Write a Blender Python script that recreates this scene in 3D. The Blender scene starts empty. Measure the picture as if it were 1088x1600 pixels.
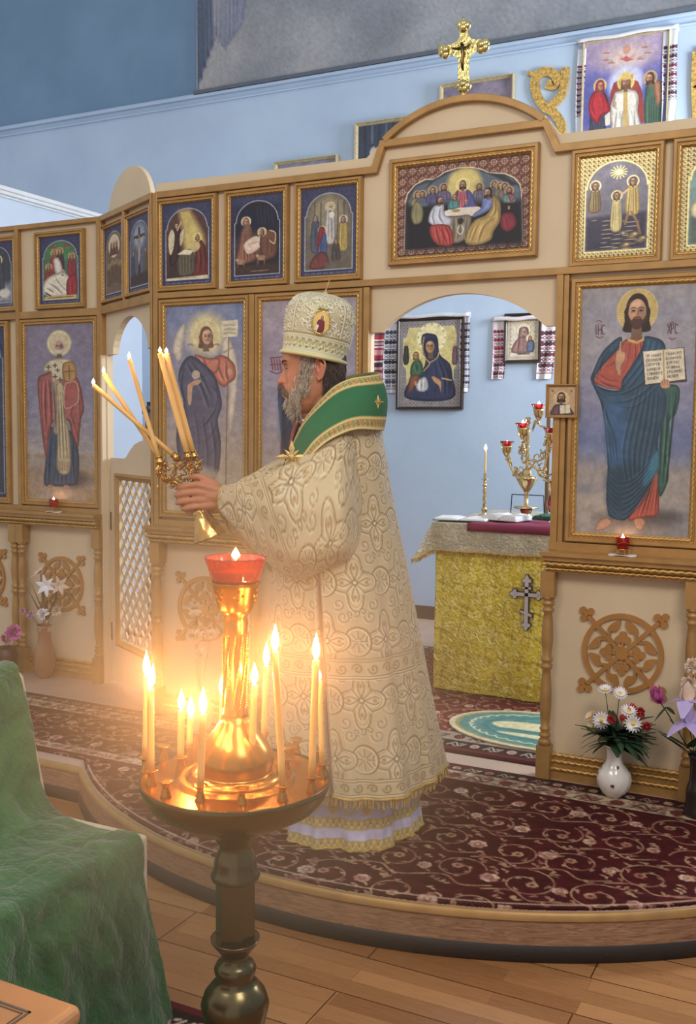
import bpy, bmesh, math, random
import numpy as np
from mathutils import Vector, Matrix

random.seed(7)
rng = np.random.default_rng(7)
scene = bpy.context.scene
COL = scene.collection
PI = math.pi

# ---------------------------------------------------------------- camera
FPX, YAW, PITCH, ROLL, CAMZ = 1578.0, 26.67, 4.66, 0.60, 1.59
def _cam_axes():
    y, p, r = map(math.radians, (YAW, PITCH, ROLL))
    f = Vector((-math.sin(y)*math.cos(p), math.cos(y)*math.cos(p), -math.sin(p)))
    rt = Vector((math.cos(y), math.sin(y), 0)); dn = f.cross(rt)
    return rt*math.cos(r)-dn*math.sin(r), rt*math.sin(r)+dn*math.cos(r), f
RT, DN, FW = _cam_axes()
CPOS = Vector((0, 0, CAMZ))
cd = bpy.data.cameras.new('camera'); cam = bpy.data.objects.new('camera', cd); COL.objects.link(cam)
cd.sensor_fit = 'VERTICAL'; cd.sensor_height = 24.0; cd.sensor_width = 24.0*1088/1600; cd.lens = FPX/1600*24
cd.clip_start = 0.05; cd.clip_end = 60
M = Matrix.Identity(4)
for i in range(3):
    M[i][0] = RT[i]; M[i][1] = -DN[i]; M[i][2] = -FW[i]; M[i][3] = CPOS[i]
cam.matrix_world = M
scene.camera = cam

# ---------------------------------------------------------------- exposure, world, room light
scene.view_settings.view_transform = 'Standard'
scene.view_settings.look = 'None'
scene.view_settings.gamma = 1.0
scene.view_settings.use_curve_mapping = False
scene.view_settings.exposure = EXPOSURE = 0.0
scene.cycles.use_denoising = True
scene.cycles.max_bounces = 6
scene.cycles.volume_bounces = 0
scene.cycles.sample_clamp_indirect = 4.0
world = bpy.data.worlds.new('world'); scene.world = world; world.use_nodes = True
bg = world.node_tree.nodes['Background']
bg.inputs['Color'].default_value = (0.88, 0.92, 1.0, 1); bg.inputs['Strength'].default_value = 0.60

def area_light(name, loc, target, sx, sy, power, col):
    l = bpy.data.lights.new(name, 'AREA'); l.shape = 'RECTANGLE'; l.size = sx; l.size_y = sy
    l.energy = power; l.color = col
    o = bpy.data.objects.new(name, l); COL.objects.link(o); o.location = loc
    d = Vector(target)-Vector(loc); o.rotation_euler = d.to_track_quat('-Z', 'Y').to_euler()
    return o
# nave ceiling lamps, high behind and to the right of the viewer
area_light('nave_light', (1.6, 0.2, 4.3), (-1.6, 4.2, 1.2), 1.6, 1.2, 95, (1.0, 0.93, 0.82))
area_light('nave_light', (-2.2, -0.6, 4.2), (-2.2, 4.2, 1.0), 1.4, 1.0, 42, (1.0, 0.94, 0.86))
# altar room window and lamp, out of sight on the right behind the screen
area_light('altar_light', (1.2, 5.9, 3.0), (-2.2, 6.9, 1.6), 1.2, 1.6, 230, (0.90, 0.95, 1.0))

# ---------------------------------------------------------------- pixel -> place on a known plane
def ray(px, py): return RT*((px-544)/FPX)+DN*((py-800)/FPX)+FW
def onY(px, py, Y): d = ray(px, py); return CPOS+d*(Y/d.y)
def onZ(px, py, Z): d = ray(px, py); return CPOS+d*((Z-CAMZ)/d.z)
def onP(px, py, p, n):
    d = ray(px, py); return CPOS+d*((Vector(p)-CPOS).dot(n)/d.dot(n))

# ---------------------------------------------------------------- materials
def lin(c): return tuple(((x/12.92) if x <= .04045 else ((x+.055)/1.055)**2.4) for x in c)
def rgb(r, g, b): return lin((r/255, g/255, b/255))
class NT:
    def __init__(s, name):
        s.m = bpy.data.materials.new(name); s.m.use_nodes = True; s.t = s.m.node_tree
        s.b = s.t.nodes['Principled BSDF']; s._c = None
    def n(s, typ, **kw):
        nd = s.t.nodes.new(typ)
        for k, v in kw.items():
            if k.startswith('i_'):
                key = k[2:]; nd.inputs[int(key) if key.isdigit() else key.replace('_', ' ')].default_value = v
            else: setattr(nd, k, v)
        return nd
    def l(s, a, b): s.t.links.new(a, b)
    def coord(s, kind='Object'):
        if s._c is None: s._c = s.n('ShaderNodeTexCoord')
        return s._c.outputs[kind]
    def math(s, op, a, b=None, c=None):
        nd = s.n('ShaderNodeMath', operation=op)
        for i, v in enumerate((a, b, c)):
            if v is None: continue
            if isinstance(v, (int, float)): nd.inputs[i].default_value = v
            else: s.l(v, nd.inputs[i])
        return nd.outputs[0]
    def mixc(s, f, a, b, blend='MIX'):
        nd = s.n('ShaderNodeMix', data_type='RGBA', blend_type=blend)
        for i, v in ((0, f), (6, a), (7, b)):
            if isinstance(v, (int, float)): nd.inputs[i].default_value = v
            elif isinstance(v, tuple): nd.inputs[i].default_value = (*v, 1)
            else: s.l(v, nd.inputs[i])
        return nd.outputs[2]
    def noise(s, scale, vec=None, detail=3, rough=.5, dist=0, stretch=None):
        nd = s.n('ShaderNodeTexNoise'); nd.inputs['Scale'].default_value = scale
        nd.inputs['Detail'].default_value = detail; nd.inputs['Roughness'].default_value = rough
        nd.inputs['Distortion'].default_value = dist
        v = vec or s.coord()
        if stretch:
            mp = s.n('ShaderNodeMapping'); mp.inputs['Scale'].default_value = stretch; s.l(v, mp.inputs[0]); v = mp.outputs[0]
        s.l(v, nd.inputs['Vector']); return nd.outputs['Fac']
    def ramp(s, f, stops):
        nd = s.n('ShaderNodeValToRGB'); cr = nd.color_ramp
        while len(cr.elements) < len(stops): cr.elements.new(.5)
        for e, (p, c) in zip(cr.elements, stops):
            e.position = p; e.color = (*c, 1) if isinstance(c, tuple) else (c, c, c, 1)
        s.l(f, nd.inputs[0]); return nd.outputs[0]
    def bump(s, h, strength=.3, dist=.01):
        nd = s.n('ShaderNodeBump'); nd.inputs['Strength'].default_value = strength; nd.inputs['Distance'].default_value = dist
        s.l(h, nd.inputs['Height']); s.l(nd.outputs[0], s.b.inputs['Normal'])
    def col(s, v):
        if isinstance(v, tuple): s.b.inputs['Base Color'].default_value = (*v, 1)
        else: s.l(v, s.b.inputs['Base Color'])
    def set(s, **kw):
        for k, v in kw.items(): s.b.inputs[k.replace('_', ' ')].default_value = v
        return s

def simple(name, c, rough=.5, metal=0.0, var=.06, scale=8, bump=0.0, bscale=60, **kw):
    t = NT(name)
    n = t.noise(scale, detail=4)
    dark = tuple(x*(1-var*2) for x in c); light = tuple(min(1, x*(1+var*1.5)) for x in c)
    t.col(t.ramp(n, [(.3, dark), (.7, light)]))
    t.set(Roughness=rough, Metallic=metal, **kw)
    if bump: t.bump(t.noise(bscale, detail=3), bump, .004)
    return t.m
def vcol(name, rough=.5, metal=0.0, bump=0.0, bscale=150, **kw):
    t = NT(name)
    a = t.n('ShaderNodeAttribute', attribute_name='Col'); t.l(a.outputs['Color'], t.b.inputs['Base Color'])
    t.set(Roughness=rough, Metallic=metal, **kw)
    if bump: t.bump(t.noise(bscale, detail=2), bump, .002)
    return t.m
def emis(name, c, strength):
    t = NT(name); t.set(Emission_Strength=strength); t.b.inputs['Emission Color'].default_value = (*c, 1)
    t.col(c); return t.m
def glass(name, c, rough=.05, tr=.9):
    t = NT(name); t.col(c); t.set(Roughness=rough, Transmission_Weight=tr, IOR=1.45); return t.m

MAT = {}
MAT['cream'] = simple('cream_paint', rgb(214, 192, 158), .62, var=.03, scale=3, bump=.12, bscale=90)
MAT['gold'] = simple('gold_paint', rgb(172, 131, 76), .42, .25, var=.07, scale=14, bump=.1, bscale=40)
MAT['gold2'] = simple('gold_rope', rgb(204, 162, 92), .32, .55, var=.08, scale=30)
MAT['goldleaf'] = simple('gold_relief', rgb(176, 124, 66), .45, .2, var=.05, scale=10)
MAT['brass'] = simple('polished_brass', rgb(206, 156, 88), .24, 1.0, var=.15, scale=30, bump=.3, bscale=55)
MAT['brass_dark'] = simple('aged_brass', rgb(104, 90, 62), .26, 1.0, var=.2, scale=7, bump=.06, bscale=20)
MAT['brass_pale'] = simple('pale_brass', rgb(214, 190, 140), .22, 1.0, var=.08, scale=12)
MAT['giltmetal'] = simple('gilt_metal', rgb(218, 198, 130), .22, 1.0, var=.1, scale=20, bump=.35, bscale=70)
MAT['palegold'] = simple('pale_gold_frame', rgb(186, 172, 138), .45, .2, var=.1, scale=40)
MAT['darkwood'] = simple('dark_frame_wood', rgb(52, 38, 34), .35, var=.15, scale=12)
MAT['white'] = simple('white_paint', rgb(232, 234, 236), .5, var=.02)
MAT['wax'] = NT('beeswax').set(Roughness=.4, Subsurface_Weight=.35, Subsurface_Scale=.02).m
MAT['wax'].node_tree.nodes['Principled BSDF'].inputs['Base Color'].default_value = (*rgb(238, 190, 116), 1)
MAT['wax'].node_tree.nodes['Principled BSDF'].inputs['Subsurface Radius'].default_value = (1, .5, .2)
MAT['wick'] = simple('burnt_wick', rgb(40, 28, 22), .9)
MAT['flame'] = emis('flame', (1.0, .62, .22), 26)
MAT['flame_small'] = emis('small_flame', (1.0, .66, .34), 12)
MAT['redglass'] = glass('ruby_glass', rgb(190, 30, 40), .06, .75)
MAT['pinkglass'] = glass('pink_fluted_glass', rgb(236, 110, 96), .08, .7)
MAT['picture'] = vcol('icon_print', .55)
MAT['picture_gloss'] = vcol('icon_gilt_print', .3, .35)
MAT['paint2'] = vcol('painted_surface', .6)
MAT['cloth_vc'] = vcol('woven_cloth', .8, bump=.15)

# ---------------------------------------------------------------- mesh building
class MB:
    def __init__(s): s.v = []; s.f = []; s.mi = []; s.sm = []
    def add(s, vs, fs, mi=0, smooth=False):
        n = len(s.v); s.v.extend([tuple(v) for v in vs])
        for f in fs: s.f.append(tuple(i+n for i in f)); s.mi.append(mi); s.sm.append(smooth)
        return s
    def box(s, x0, x1, y0, y1, z0, z1, mi=0, X=None):
        vs = [(x, y, z) for x in (x0, x1) for y in (y0, y1) for z in (z0, z1)]
        if X: vs = [X(*v) for v in vs]
        return s.add(vs, [(0, 1, 3, 2), (4, 6, 7, 5), (0, 4, 5, 1), (2, 3, 7, 6), (0, 2, 6, 4), (1, 5, 7, 3)], mi)
    def prism(s, poly, X, n0, n1, mi=0, smooth=False):
        """2-D polygon (u, z) extruded from depth n0 to n1 through the map X(u, z, n)."""
        k = len(poly); vs = [X(a, b, n0) for a, b in poly]+[X(a, b, n1) for a, b in poly]
        fs = [tuple(range(k)), tuple(range(2*k-1, k-1, -1))]
        fs += [(i, (i+1) % k, k+(i+1) % k, k+i) for i in range(k)]
        return s.add(vs, fs, mi, smooth)
    def grid(s, P, mi=0, smooth=True, cu=False, cv=False):
        nu, nv = len(P), len(P[0]); vs = [p for r in P for p in r]; fs = []
        for i in range(nu if cu else nu-1):
            for j in range(nv if cv else nv-1):
                a, b = i, (i+1) % nu; c, d = j, (j+1) % nv
                fs.append((a*nv+c, b*nv+c, b*nv+d, a*nv+d))
        return s.add(vs, fs, mi, smooth)
    def tube(s, pts, rad, n=8, mi=0, cap=True, smooth=True, closed=False, twist=None):
        pts = [Vector(p) for p in pts]; m = len(pts)
        rad = [rad]*m if isinstance(rad, (int, float)) else list(rad)
        t0 = (pts[1]-pts[0]).normalized()
        up = Vector((0, 0, 1)) if abs(t0.z) < .9 else Vector((0, 1, 0))
        a = t0.cross(up).normalized(); rows = []
        for i, p in enumerate(pts):
            if closed: t = (pts[(i+1) % m]-pts[i-1]).normalized()
            else: t = (pts[min(i+1, m-1)]-pts[max(i-1, 0)]).normalized()
            a = (a-t*a.dot(t)).normalized(); b = t.cross(a)
            r = rad[i]; row = []
            for k in range(n):
                th = 2*PI*k/n
                rr = r if twist is None else r*(1+.28*math.cos(2*th-twist*i))
                row.append(p+a*(math.cos(th)*rr)+b*(math.sin(th)*rr))
            rows.append(row)
        s.grid(rows, mi, smooth, cu=closed, cv=True)
        if cap and not closed:
            L = len(s.v); base = L-m*n
            s.f.append(tuple(range(base+n-1, base-1, -1))); s.mi.append(mi); s.sm.append(False)
            s.f.append(tuple(range(L-n, L))); s.mi.append(mi); s.sm.append(False)
        return s
    def lathe(s, prof, n=24, c=(0, 0, 0), mi=0, axis=None, smooth=True, phase=0, rmod=None):
        """prof: (radius, height) pairs turned about a vertical (or given) axis through c."""
        c = Vector(c); ax = Vector(axis).normalized() if axis else Vector((0, 0, 1))
        a = ax.orthogonal().normalized() if axis else Vector((1, 0, 0)); b = ax.cross(a)
        rows = []
        for r, h in prof:
            row = []
            for k in range(n):
                th = 2*PI*k/n+phase; rr = max(r, 1e-5)
                if rmod: rr *= rmod(th, h)
                row.append(c+ax*h+a*(math.cos(th)*rr)+b*(math.sin(th)*rr))
            rows.append(row)
        s.grid(rows, mi, smooth, cv=True)
        L = len(s.v); m = len(prof); base = L-m*n
        if prof[0][0] > 1e-4: s.f.append(tuple(range(base+n-1, base-1, -1))); s.mi.append(mi); s.sm.append(False)
        if prof[-1][0] > 1e-4: s.f.append(tuple(range(L-n, L))); s.mi.append(mi); s.sm.append(False)
        return s
    def ball(s, c, r, n=10, m=6, mi=0, sc=(1, 1, 1)):
        rows = []
        for i in range(m+1):
            ph = PI*i/m
            rows.append([(c[0]+r*sc[0]*math.sin(ph)*math.cos(2*PI*k/n), c[1]+r*sc[1]*math.sin(ph)*math.sin(2*PI*k/n),
                          c[2]-r*sc[2]*math.cos(ph)) for k in range(n)])
        return s.grid(rows, mi, True, cv=True)
    def build(s, name, mats, parent=None, base=None, bevel=0, seg=2, cols=None):
        if not isinstance(mats, (list, tuple)): mats = [mats]
        mats = [MAT[m] if isinstance(m, str) else m for m in mats]
        org = Vector(base) if base is not None else Vector((0, 0, 0))
        if parent is not None: org = WPOS[parent.name] if parent.name in WPOS else Vector((0, 0, 0))
        me = bpy.data.meshes.new(name)
        V = np.array([tuple(v) for v in s.v], dtype=np.float64)-np.array(tuple(org))
        me.from_pydata(V.tolist(), [], s.f)
        for m in mats: me.materials.append(m)
        me.polygons.foreach_set('material_index', s.mi); me.polygons.foreach_set('use_smooth', s.sm)
        bm = bmesh.new(); bm.from_mesh(me)
        if len(bm.verts) < 60000: bmesh.ops.remove_doubles(bm, verts=bm.verts, dist=1e-6)
        bmesh.ops.recalc_face_normals(bm, faces=bm.faces); bm.to_mesh(me); bm.free()
        me.update()
        o = bpy.data.objects.new(name, me); COL.objects.link(o)
        if parent is not None: o.parent = parent; WPOS[o.name] = org
        else: o.location = org; WPOS[o.name] = org
        if bevel:
            b = o.modifiers.new('bevel', 'BEVEL'); b.width = bevel; b.segments = seg; b.limit_method = 'ANGLE'; b.angle_limit = math.radians(40)
        return o
WPOS = {}
def link_np(name, V, F, C, mat, parent=None, base=None, smooth=False):
    """mesh straight from numpy arrays: V (n,3), F (m,4) and per-vertex linear colours C (n,3)."""
    org = Vector((0, 0, 0))
    if parent is not None: org = WPOS.get(parent.name, org)
    elif base is not None: org = Vector(base)
    V = np.asarray(V, float)-np.array(tuple(org))
    me = bpy.data.meshes.new(name)
    me.vertices.add(len(V)); me.vertices.foreach_set('co', V.astype(np.float32).ravel())
    k = F.shape[1]; me.loops.add(F.size); me.loops.foreach_set('vertex_index', F.astype(np.int32).ravel())
    me.polygons.add(len(F)); me.polygons.foreach_set('loop_start', np.arange(0, F.size, k, dtype=np.int32))
    me.polygons.foreach_set('use_smooth', np.full(len(F), smooth))
    me.update(calc_edges=True); me.validate()
    if C is not None:
        at = me.color_attributes.new('Col', 'FLOAT_COLOR', 'POINT')
        rgba = np.ones((len(V), 4), np.float32); rgba[:, :3] = C; at.data.foreach_set('color', rgba.ravel())
    me.materials.append(MAT[mat] if isinstance(mat, str) else mat)
    o = bpy.data.objects.new(name, me); COL.objects.link(o)
    if parent is not None: o.parent = parent
    else: o.location = org
    WPOS[o.name] = org
    return o
def grid_faces(h, w, keep=None):
    i = np.arange(h*w).reshape(h, w)
    F = np.stack([i[:-1, :-1], i[1:, :-1], i[1:, 1:], i[:-1, 1:]], -1).reshape(-1, 4)
    if keep is not None: F = F[keep[:-1, :-1].ravel() & keep[1:, 1:].ravel() & keep[1:, :-1].ravel() & keep[:-1, 1:].ravel()]
    return F
def tag(o, label, cat, group=None, kind=None):
    o['label'] = label; o['category'] = cat
    if group: o['group'] = group
    if kind: o['kind'] = kind
    return o
def thing(name, loc, label=None, cat=None, group=None):
    o = bpy.data.objects.new(name, None); o.empty_display_size = .05; COL.objects.link(o); o.location = loc
    WPOS[o.name] = Vector(loc)
    if label: tag(o, label, cat, group)
    return o
def struct(o): o['kind'] = 'structure'; return o
def kids(o): return [c for c in bpy.data.objects if c.parent == o]
def dup(root, loc=None, rotz=None, label=None):
    r = root.copy(); COL.objects.link(r)
    for ch in kids(root):
        c = ch.copy(); COL.objects.link(c); c.parent = r
        for g in kids(ch):
            d = g.copy(); COL.objects.link(d); d.parent = c
    if loc is not None: r.location = loc
    if rotz is not None: r.rotation_euler.z = rotz
    if label: r['label'] = label
    WPOS[r.name] = Vector(r.location)
    return r
class Fr:
    """a vertical working plane: u along it, z up, n outward to the nave"""
    def __init__(s, ox, oy, ux, uy):
        L = math.hypot(ux, uy); s.o = Vector((ox, oy, 0)); s.u = Vector((ux/L, uy/L, 0)); s.n = Vector((uy/L, -ux/L, 0))
    def __call__(s, u, z, n=0): p = s.o+s.u*u+s.n*n; return Vector((p.x, p.y, z))
    def uz(s, px, py, n=0):
        p = onP(px, py, s.o+s.n*n, s.n); return (p-s.o).dot(s.u), p.z
def crom(pts, k=6, closed=False):
    """Catmull-Rom through the points"""
    P = [tuple(p) for p in pts]; n = len(P); out = []; D = len(P[0])
    rngi = range(n if closed else n-1)
    for i in rngi:
        p0 = P[(i-1) % n] if closed or i > 0 else P[0]; p1 = P[i]; p2 = P[(i+1) % n]
        p3 = P[(i+2) % n] if closed or i+2 < n else P[-1]
        for j in range(k):
            t = j/k
            out.append(tuple(.5*((2*p1[d])+(-p0[d]+p2[d])*t+(2*p0[d]-5*p1[d]+4*p2[d]-p3[d])*t*t+(-p0[d]+3*p1[d]-3*p2[d]+p3[d])*t**3) for d in range(D)))
    if not closed: out.append(P[-1])
    return out
# ---------------------------------------------------------------- a small 2-D painter for prints, embroidery and carpets
def s2l(a): a = np.clip(a, 0, 1); return np.where(a <= .04045, a/12.92, ((a+.055)/1.055)**2.4)
class Cv:
    """canvas in user units (0..W, 0..H, y down), res samples per unit"""
    def __init__(s, W, H, res, col):
        s.W, s.H, s.r = W, H, res; s.w = max(2, int(W*res)+1); s.h = max(2, int(H*res)+1)
        s.a = np.ones((s.h, s.w, 3))*np.array(col)/255.
        ys, xs = np.mgrid[0:s.h, 0:s.w]; s.X = xs*W/(s.w-1); s.Y = ys*H/(s.h-1)
    def _bb(s, x0, x1, y0, y1, m):
        i0 = int(max(0, (x0-m)/s.W*(s.w-1))); i1 = int(min(s.w, (x1+m)/s.W*(s.w-1)+2))
        j0 = int(max(0, (y0-m)/s.H*(s.h-1))); j1 = int(min(s.h, (y1+m)/s.H*(s.h-1)+2))
        return (slice(j0, j1), slice(i0, i1)) if i1 > i0 and j1 > j0 else None
    def put(s, sl, al, col, al0=1):
        al = np.clip(al*al0, 0, 1)[..., None]; c = np.array(col, float)
        if c.ndim == 1: c = c/255.
        s.a[sl] = s.a[sl]*(1-al)+c*al
    def inside(s, pts, sl):
        X, Y = s.X[sl], s.Y[sl]; r = np.zeros(X.shape, bool); d2 = np.full(X.shape, 1e9); n = len(pts)
        for i in range(n):
            (x1, y1), (x2, y2) = pts[i], pts[(i+1) % n]
            if y1 != y2:
                c = ((y1 > Y) != (y2 > Y)) & (X < (x2-x1)*(Y-y1)/(y2-y1)+x1); r ^= c
            dx, dy = x2-x1, y2-y1; L = dx*dx+dy*dy+1e-12
            t = np.clip(((X-x1)*dx+(Y-y1)*dy)/L, 0, 1)
            d2 = np.minimum(d2, (X-x1-t*dx)**2+(Y-y1-t*dy)**2)
        return np.where(r, 1, -1)*np.sqrt(d2)
    def poly(s, pts, col, sm=0, soft=None, al=1, edge=None, col2=None, ang=0):
        if sm: pts = crom(pts, sm, True)
        xs = [p[0] for p in pts]; ys = [p[1] for p in pts]; px = 1/s.r; soft = soft or px*.7
        sl = s._bb(min(xs), max(xs), min(ys), max(ys), soft)
        if sl is None: return s
        d = s.inside(pts, sl); A = np.clip(d/soft+.5, 0, 1)
        c = np.array(col, float)/255.
        if col2 is not None:
            ca, sa = math.cos(ang), math.sin(ang)
            q = (s.X[sl]*ca+s.Y[sl]*sa); pr = [x*ca+y*sa for x, y in pts]
            t = np.clip((q-min(pr))/(max(pr)-min(pr)+1e-9), 0, 1)[..., None]
            c = c*(1-t)+np.array(col2)/255.*t
        c = np.ones(d.shape+(3,))*c
        if edge is not None:
            t = np.clip(1-d/edge[1], 0, 1)[..., None]*edge[2] if len(edge) > 2 else np.clip(1-d/edge[1], 0, 1)[..., None]
            c = c*(1-t)+np.array(edge[0])/255.*t
        s.put(sl, A, c, al); return s
    def ell(s, cx, cy, rx, ry, col, soft=None, al=1, ring=None, rot=0):
        m = max(rx, ry); sl = s._bb(cx-m, cx+m, cy-m, cy+m, (soft or 0)+1/s.r)
        if sl is None: return s
        X, Y = s.X[sl]-cx, s.Y[sl]-cy
        if rot: X, Y = X*math.cos(rot)+Y*math.sin(rot), -X*math.sin(rot)+Y*math.cos(rot)
        q = np.sqrt((X/rx)**2+(Y/ry)**2); mr = min(rx, ry); soft = soft or .7/s.r
        d = (1-q)*mr
        if ring: A = np.clip((ring/2-np.abs(d))/soft+.5, 0, 1)
        else: A = np.clip(d/soft+.5, 0, 1)
        s.put(sl, A, col, al); return s
    def line(s, pts, w, col, al=1, sm=0, taper=False, soft=None):
        if sm: pts = crom(pts, sm)
        xs = [p[0] for p in pts]; ys = [p[1] for p in pts]; soft = soft or .7/s.r
        sl = s._bb(min(xs), max(xs), min(ys), max(ys), w+soft)
        if sl is None: return s
        X, Y = s.X[sl], s.Y[sl]; A = np.zeros(X.shape); n = len(pts)-1
        for i in range(n):
            (x1, y1), (x2, y2) = pts[i][:2], pts[i+1][:2]
            dx, dy = x2-x1, y2-y1; L = dx*dx+dy*dy+1e-12
            t = np.clip(((X-x1)*dx+(Y-y1)*dy)/L, 0, 1); d = np.sqrt((X-x1-t*dx)**2+(Y-y1-t*dy)**2)
            ww = w/2
            if taper: ww = w/2*(1-abs(2*(i+t)/n-1)**2*.8)
            A = np.maximum(A, np.clip((ww-d)/soft+.5, 0, 1))
        s.put(sl, A, col, al); return s
    def cloud(s, amp, sc=8, seed=0, col=None, y0=None, y1=None, al=.6, stretch=1):
        r = np.random.default_rng(seed); N = np.zeros(s.X.shape); a = 1.; tot = 0
        for k in range(4):
            g = r.random((64, 64)); f = sc/(2**k)
            u = (s.X/f/stretch) % 63; v = (s.Y/f) % 63
            i, j = u.astype(int), v.astype(int); fu, fv = u-i, v-j; fu = fu*fu*(3-2*fu); fv = fv*fv*(3-2*fv)
            N += a*((g[j, i]*(1-fu)+g[j, (i+1) % 64]*fu)*(1-fv)+(g[(j+1) % 64, i]*(1-fu)+g[(j+1) % 64, (i+1) % 64]*fu)*fv); tot += a; a *= .5
        N = N/tot
        if col is None: s.a *= (1+(N-.5)*amp)[..., None]
        else:
            m = np.clip((N-.42)*4, 0, 1)
            if y0 is not None: m = m*np.clip((s.Y-y0)/((y1-y0)+1e-6), 0, 1)
            s.put((slice(None), slice(None)), m, col, al)
        return s
    def vgrad(s, stops):
        ys = [p for p, _ in stops]
        for c in range(3): s.a[..., c] = np.interp(s.Y, ys, [q[c]/255 for _, q in stops])
        return s
    # --- figures, in units where the head radius is h
    def face(s, x, y, h, skin=(196, 142, 108), hair=(84, 54, 38), beard=None, halo=(214, 184, 110), hr=2.0, turn=0., long=True, ring=True, scarf=None):
        if halo is not None:
            s.ell(x, y, h*hr*1.12, h*hr*1.12, halo, soft=h*.5, al=.45)
            s.ell(x, y, h*hr, h*hr, halo, al=.85)
            if ring: s.ell(x, y, h*hr, h*hr, tuple(min(255, int(c*1.2)+18) for c in halo), ring=h*.14)
            for k in range(20):
                a = 2*PI*k/20; s.line([(x+math.cos(a)*h*1.25, y+math.sin(a)*h*1.25), (x+math.cos(a)*h*hr*.93, y+math.sin(a)*h*hr*.93)], h*.07, (170, 128, 62), .5)
        if scarf: s.poly([(x-h*1.05, y+h*1.5), (x-h*1.1, y-h*.2), (x-h*.6, y-h*1.2), (x, y-h*1.42), (x+h*.65, y-h*1.15), (x+h*1.1, y-h*.2), (x+h*1.05, y+h*1.5)], scarf, sm=4, edge=((20, 24, 44), h*.35, .6))
        else:
            s.ell(x, y-h*.2, h*.84, h*1.06, hair)
            if long: s.poly([(x-h*.84, y-h*.3), (x-h*.92, y+h*.7), (x-h*1.05, y+h*1.35), (x-h*.45, y+h*1.5), (x+h*.45, y+h*1.5), (x+h*1.05, y+h*1.35), (x+h*.92, y+h*.7), (x+h*.84, y-h*.3)], hair, sm=3)
        dk = tuple(int(c*.62) for c in skin)
        s.poly([(x-h*.34, y+h*.7), (x-h*.42, y+h*1.9), (x+h*.42, y+h*1.9), (x+h*.34, y+h*.7)], dk)
        fx = x+turn*h*.25
        s.ell(fx, y+h*.08, h*.66, h*.93, skin)
        s.ell(fx+h*.38, y+h*.2, h*.3, h*.6, dk, soft=h*.3, al=.55)
        s.ell(fx-h*.12, y-h*.45, h*.4, h*.25, tuple(min(255, c+30) for c in skin), soft=h*.3, al=.7)
        if beard:
            s.poly([(fx-h*.64, y+h*.3), (fx-h*.5, y+h*.85), (fx-h*.2, y+h*1.25), (fx+h*.2, y+h*1.25), (fx+h*.5, y+h*.85), (fx+h*.64, y+h*.3), (fx+h*.42, y+h*.62), (fx+h*.2, y+h*.38), (fx-h*.2, y+h*.38), (fx-h*.42, y+h*.62)], beard, sm=3, al=.9)
        for sg in (-1, 1):
            ex = fx+sg*h*.28+turn*h*.08
            s.line([(ex-h*.17, y-h*.2), (ex, y-h*.27), (ex+h*.17, y-h*.2)], h*.08, tuple(int(c*.4) for c in skin))
            s.ell(ex, y-h*.04, h*.15, h*.07, (60, 38, 28))
            s.ell(ex, y+h*.06, h*.18, h*.07, dk, soft=h*.1, al=.5)
        s.line([(fx+turn*h*.1+h*.04, y-h*.15), (fx+turn*h*.16+h*.07, y+h*.22), (fx+turn*h*.14-h*.06, y+h*.27)], h*.08, dk)
        s.line([(fx-h*.18, y+h*.5), (fx, y+h*.47), (fx+h*.18, y+h*.5)], h*.11, (150, 74, 62))
        return s
    def drape(s, pts, col, folds=(), sm=4, dark=None, light=None, fw=.8, n=0, seed=1):
        """garment shape with painted folds"""
        dark = dark or tuple(int(c*.52) for c in col); light = light or tuple(min(255, int(c*1.28)+14) for c in col)
        s.poly(pts, col, sm=sm, edge=(dark, fw*3.2, .75))
        for k, f in enumerate(folds):
            v = .6+.9*((k*7.31+f[0][0]*.37) % 1); w_ = .5+.5*((k*3.7+f[0][1]*.21) % 1)
            s.line(f, fw*1.6*v, dark, .35+.4*w_, sm=5, taper=True, soft=fw*1.4)
            s.line([(a-fw*1.5*v, b+fw) for a, b in f], fw*1.2*w_, light, .25+.4*v*.6, sm=5, taper=True, soft=fw*1.3)
        return s
    def hand(s, x, y, r, skin=(196, 142, 108), up=True, a=0):
        s.ell(x, y, r*.75, r, skin, rot=a)
        for k in range(4):
            b = a+(-.45+.3*k)+(-PI/2 if up else PI/2)
            s.line([(x, y), (x+math.cos(b)*r*1.9, y+math.sin(b)*r*1.9)], r*.36, skin)
        return s
    def mesh(s, name, X, u0, u1, z0, z1, n, mat, parent, keep=None):
        """hang the canvas on the map X(u, z, n)"""
        if mat in ('picture', 'picture_gloss'):
            s.cloud(.20, s.W/14, 21); s.cloud(.16, s.W/30, 22); g_ = s.a.mean(-1, keepdims=True); s.a = s.a*.84+g_*.16*np.array([1.03, 1., .95])
            s.a *= 1+np.random.default_rng(1).normal(0, .03, s.a.shape[:2])[..., None]
        W = np.linspace(u0, u1, s.w); H = np.linspace(z1, z0, s.h)
        o = np.array(tuple(X(0, 0, n))); du = np.array(tuple(X(1, 0, n)))-o; dz = np.array(tuple(X(0, 1, n)))-o
        V = o+W[None, :, None]*du+H[:, None, None]*dz
        return link_np(name, V.reshape(-1, 3), grid_faces(s.h, s.w, keep), s2l(s.a.reshape(-1, 3)), mat, parent)
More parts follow.
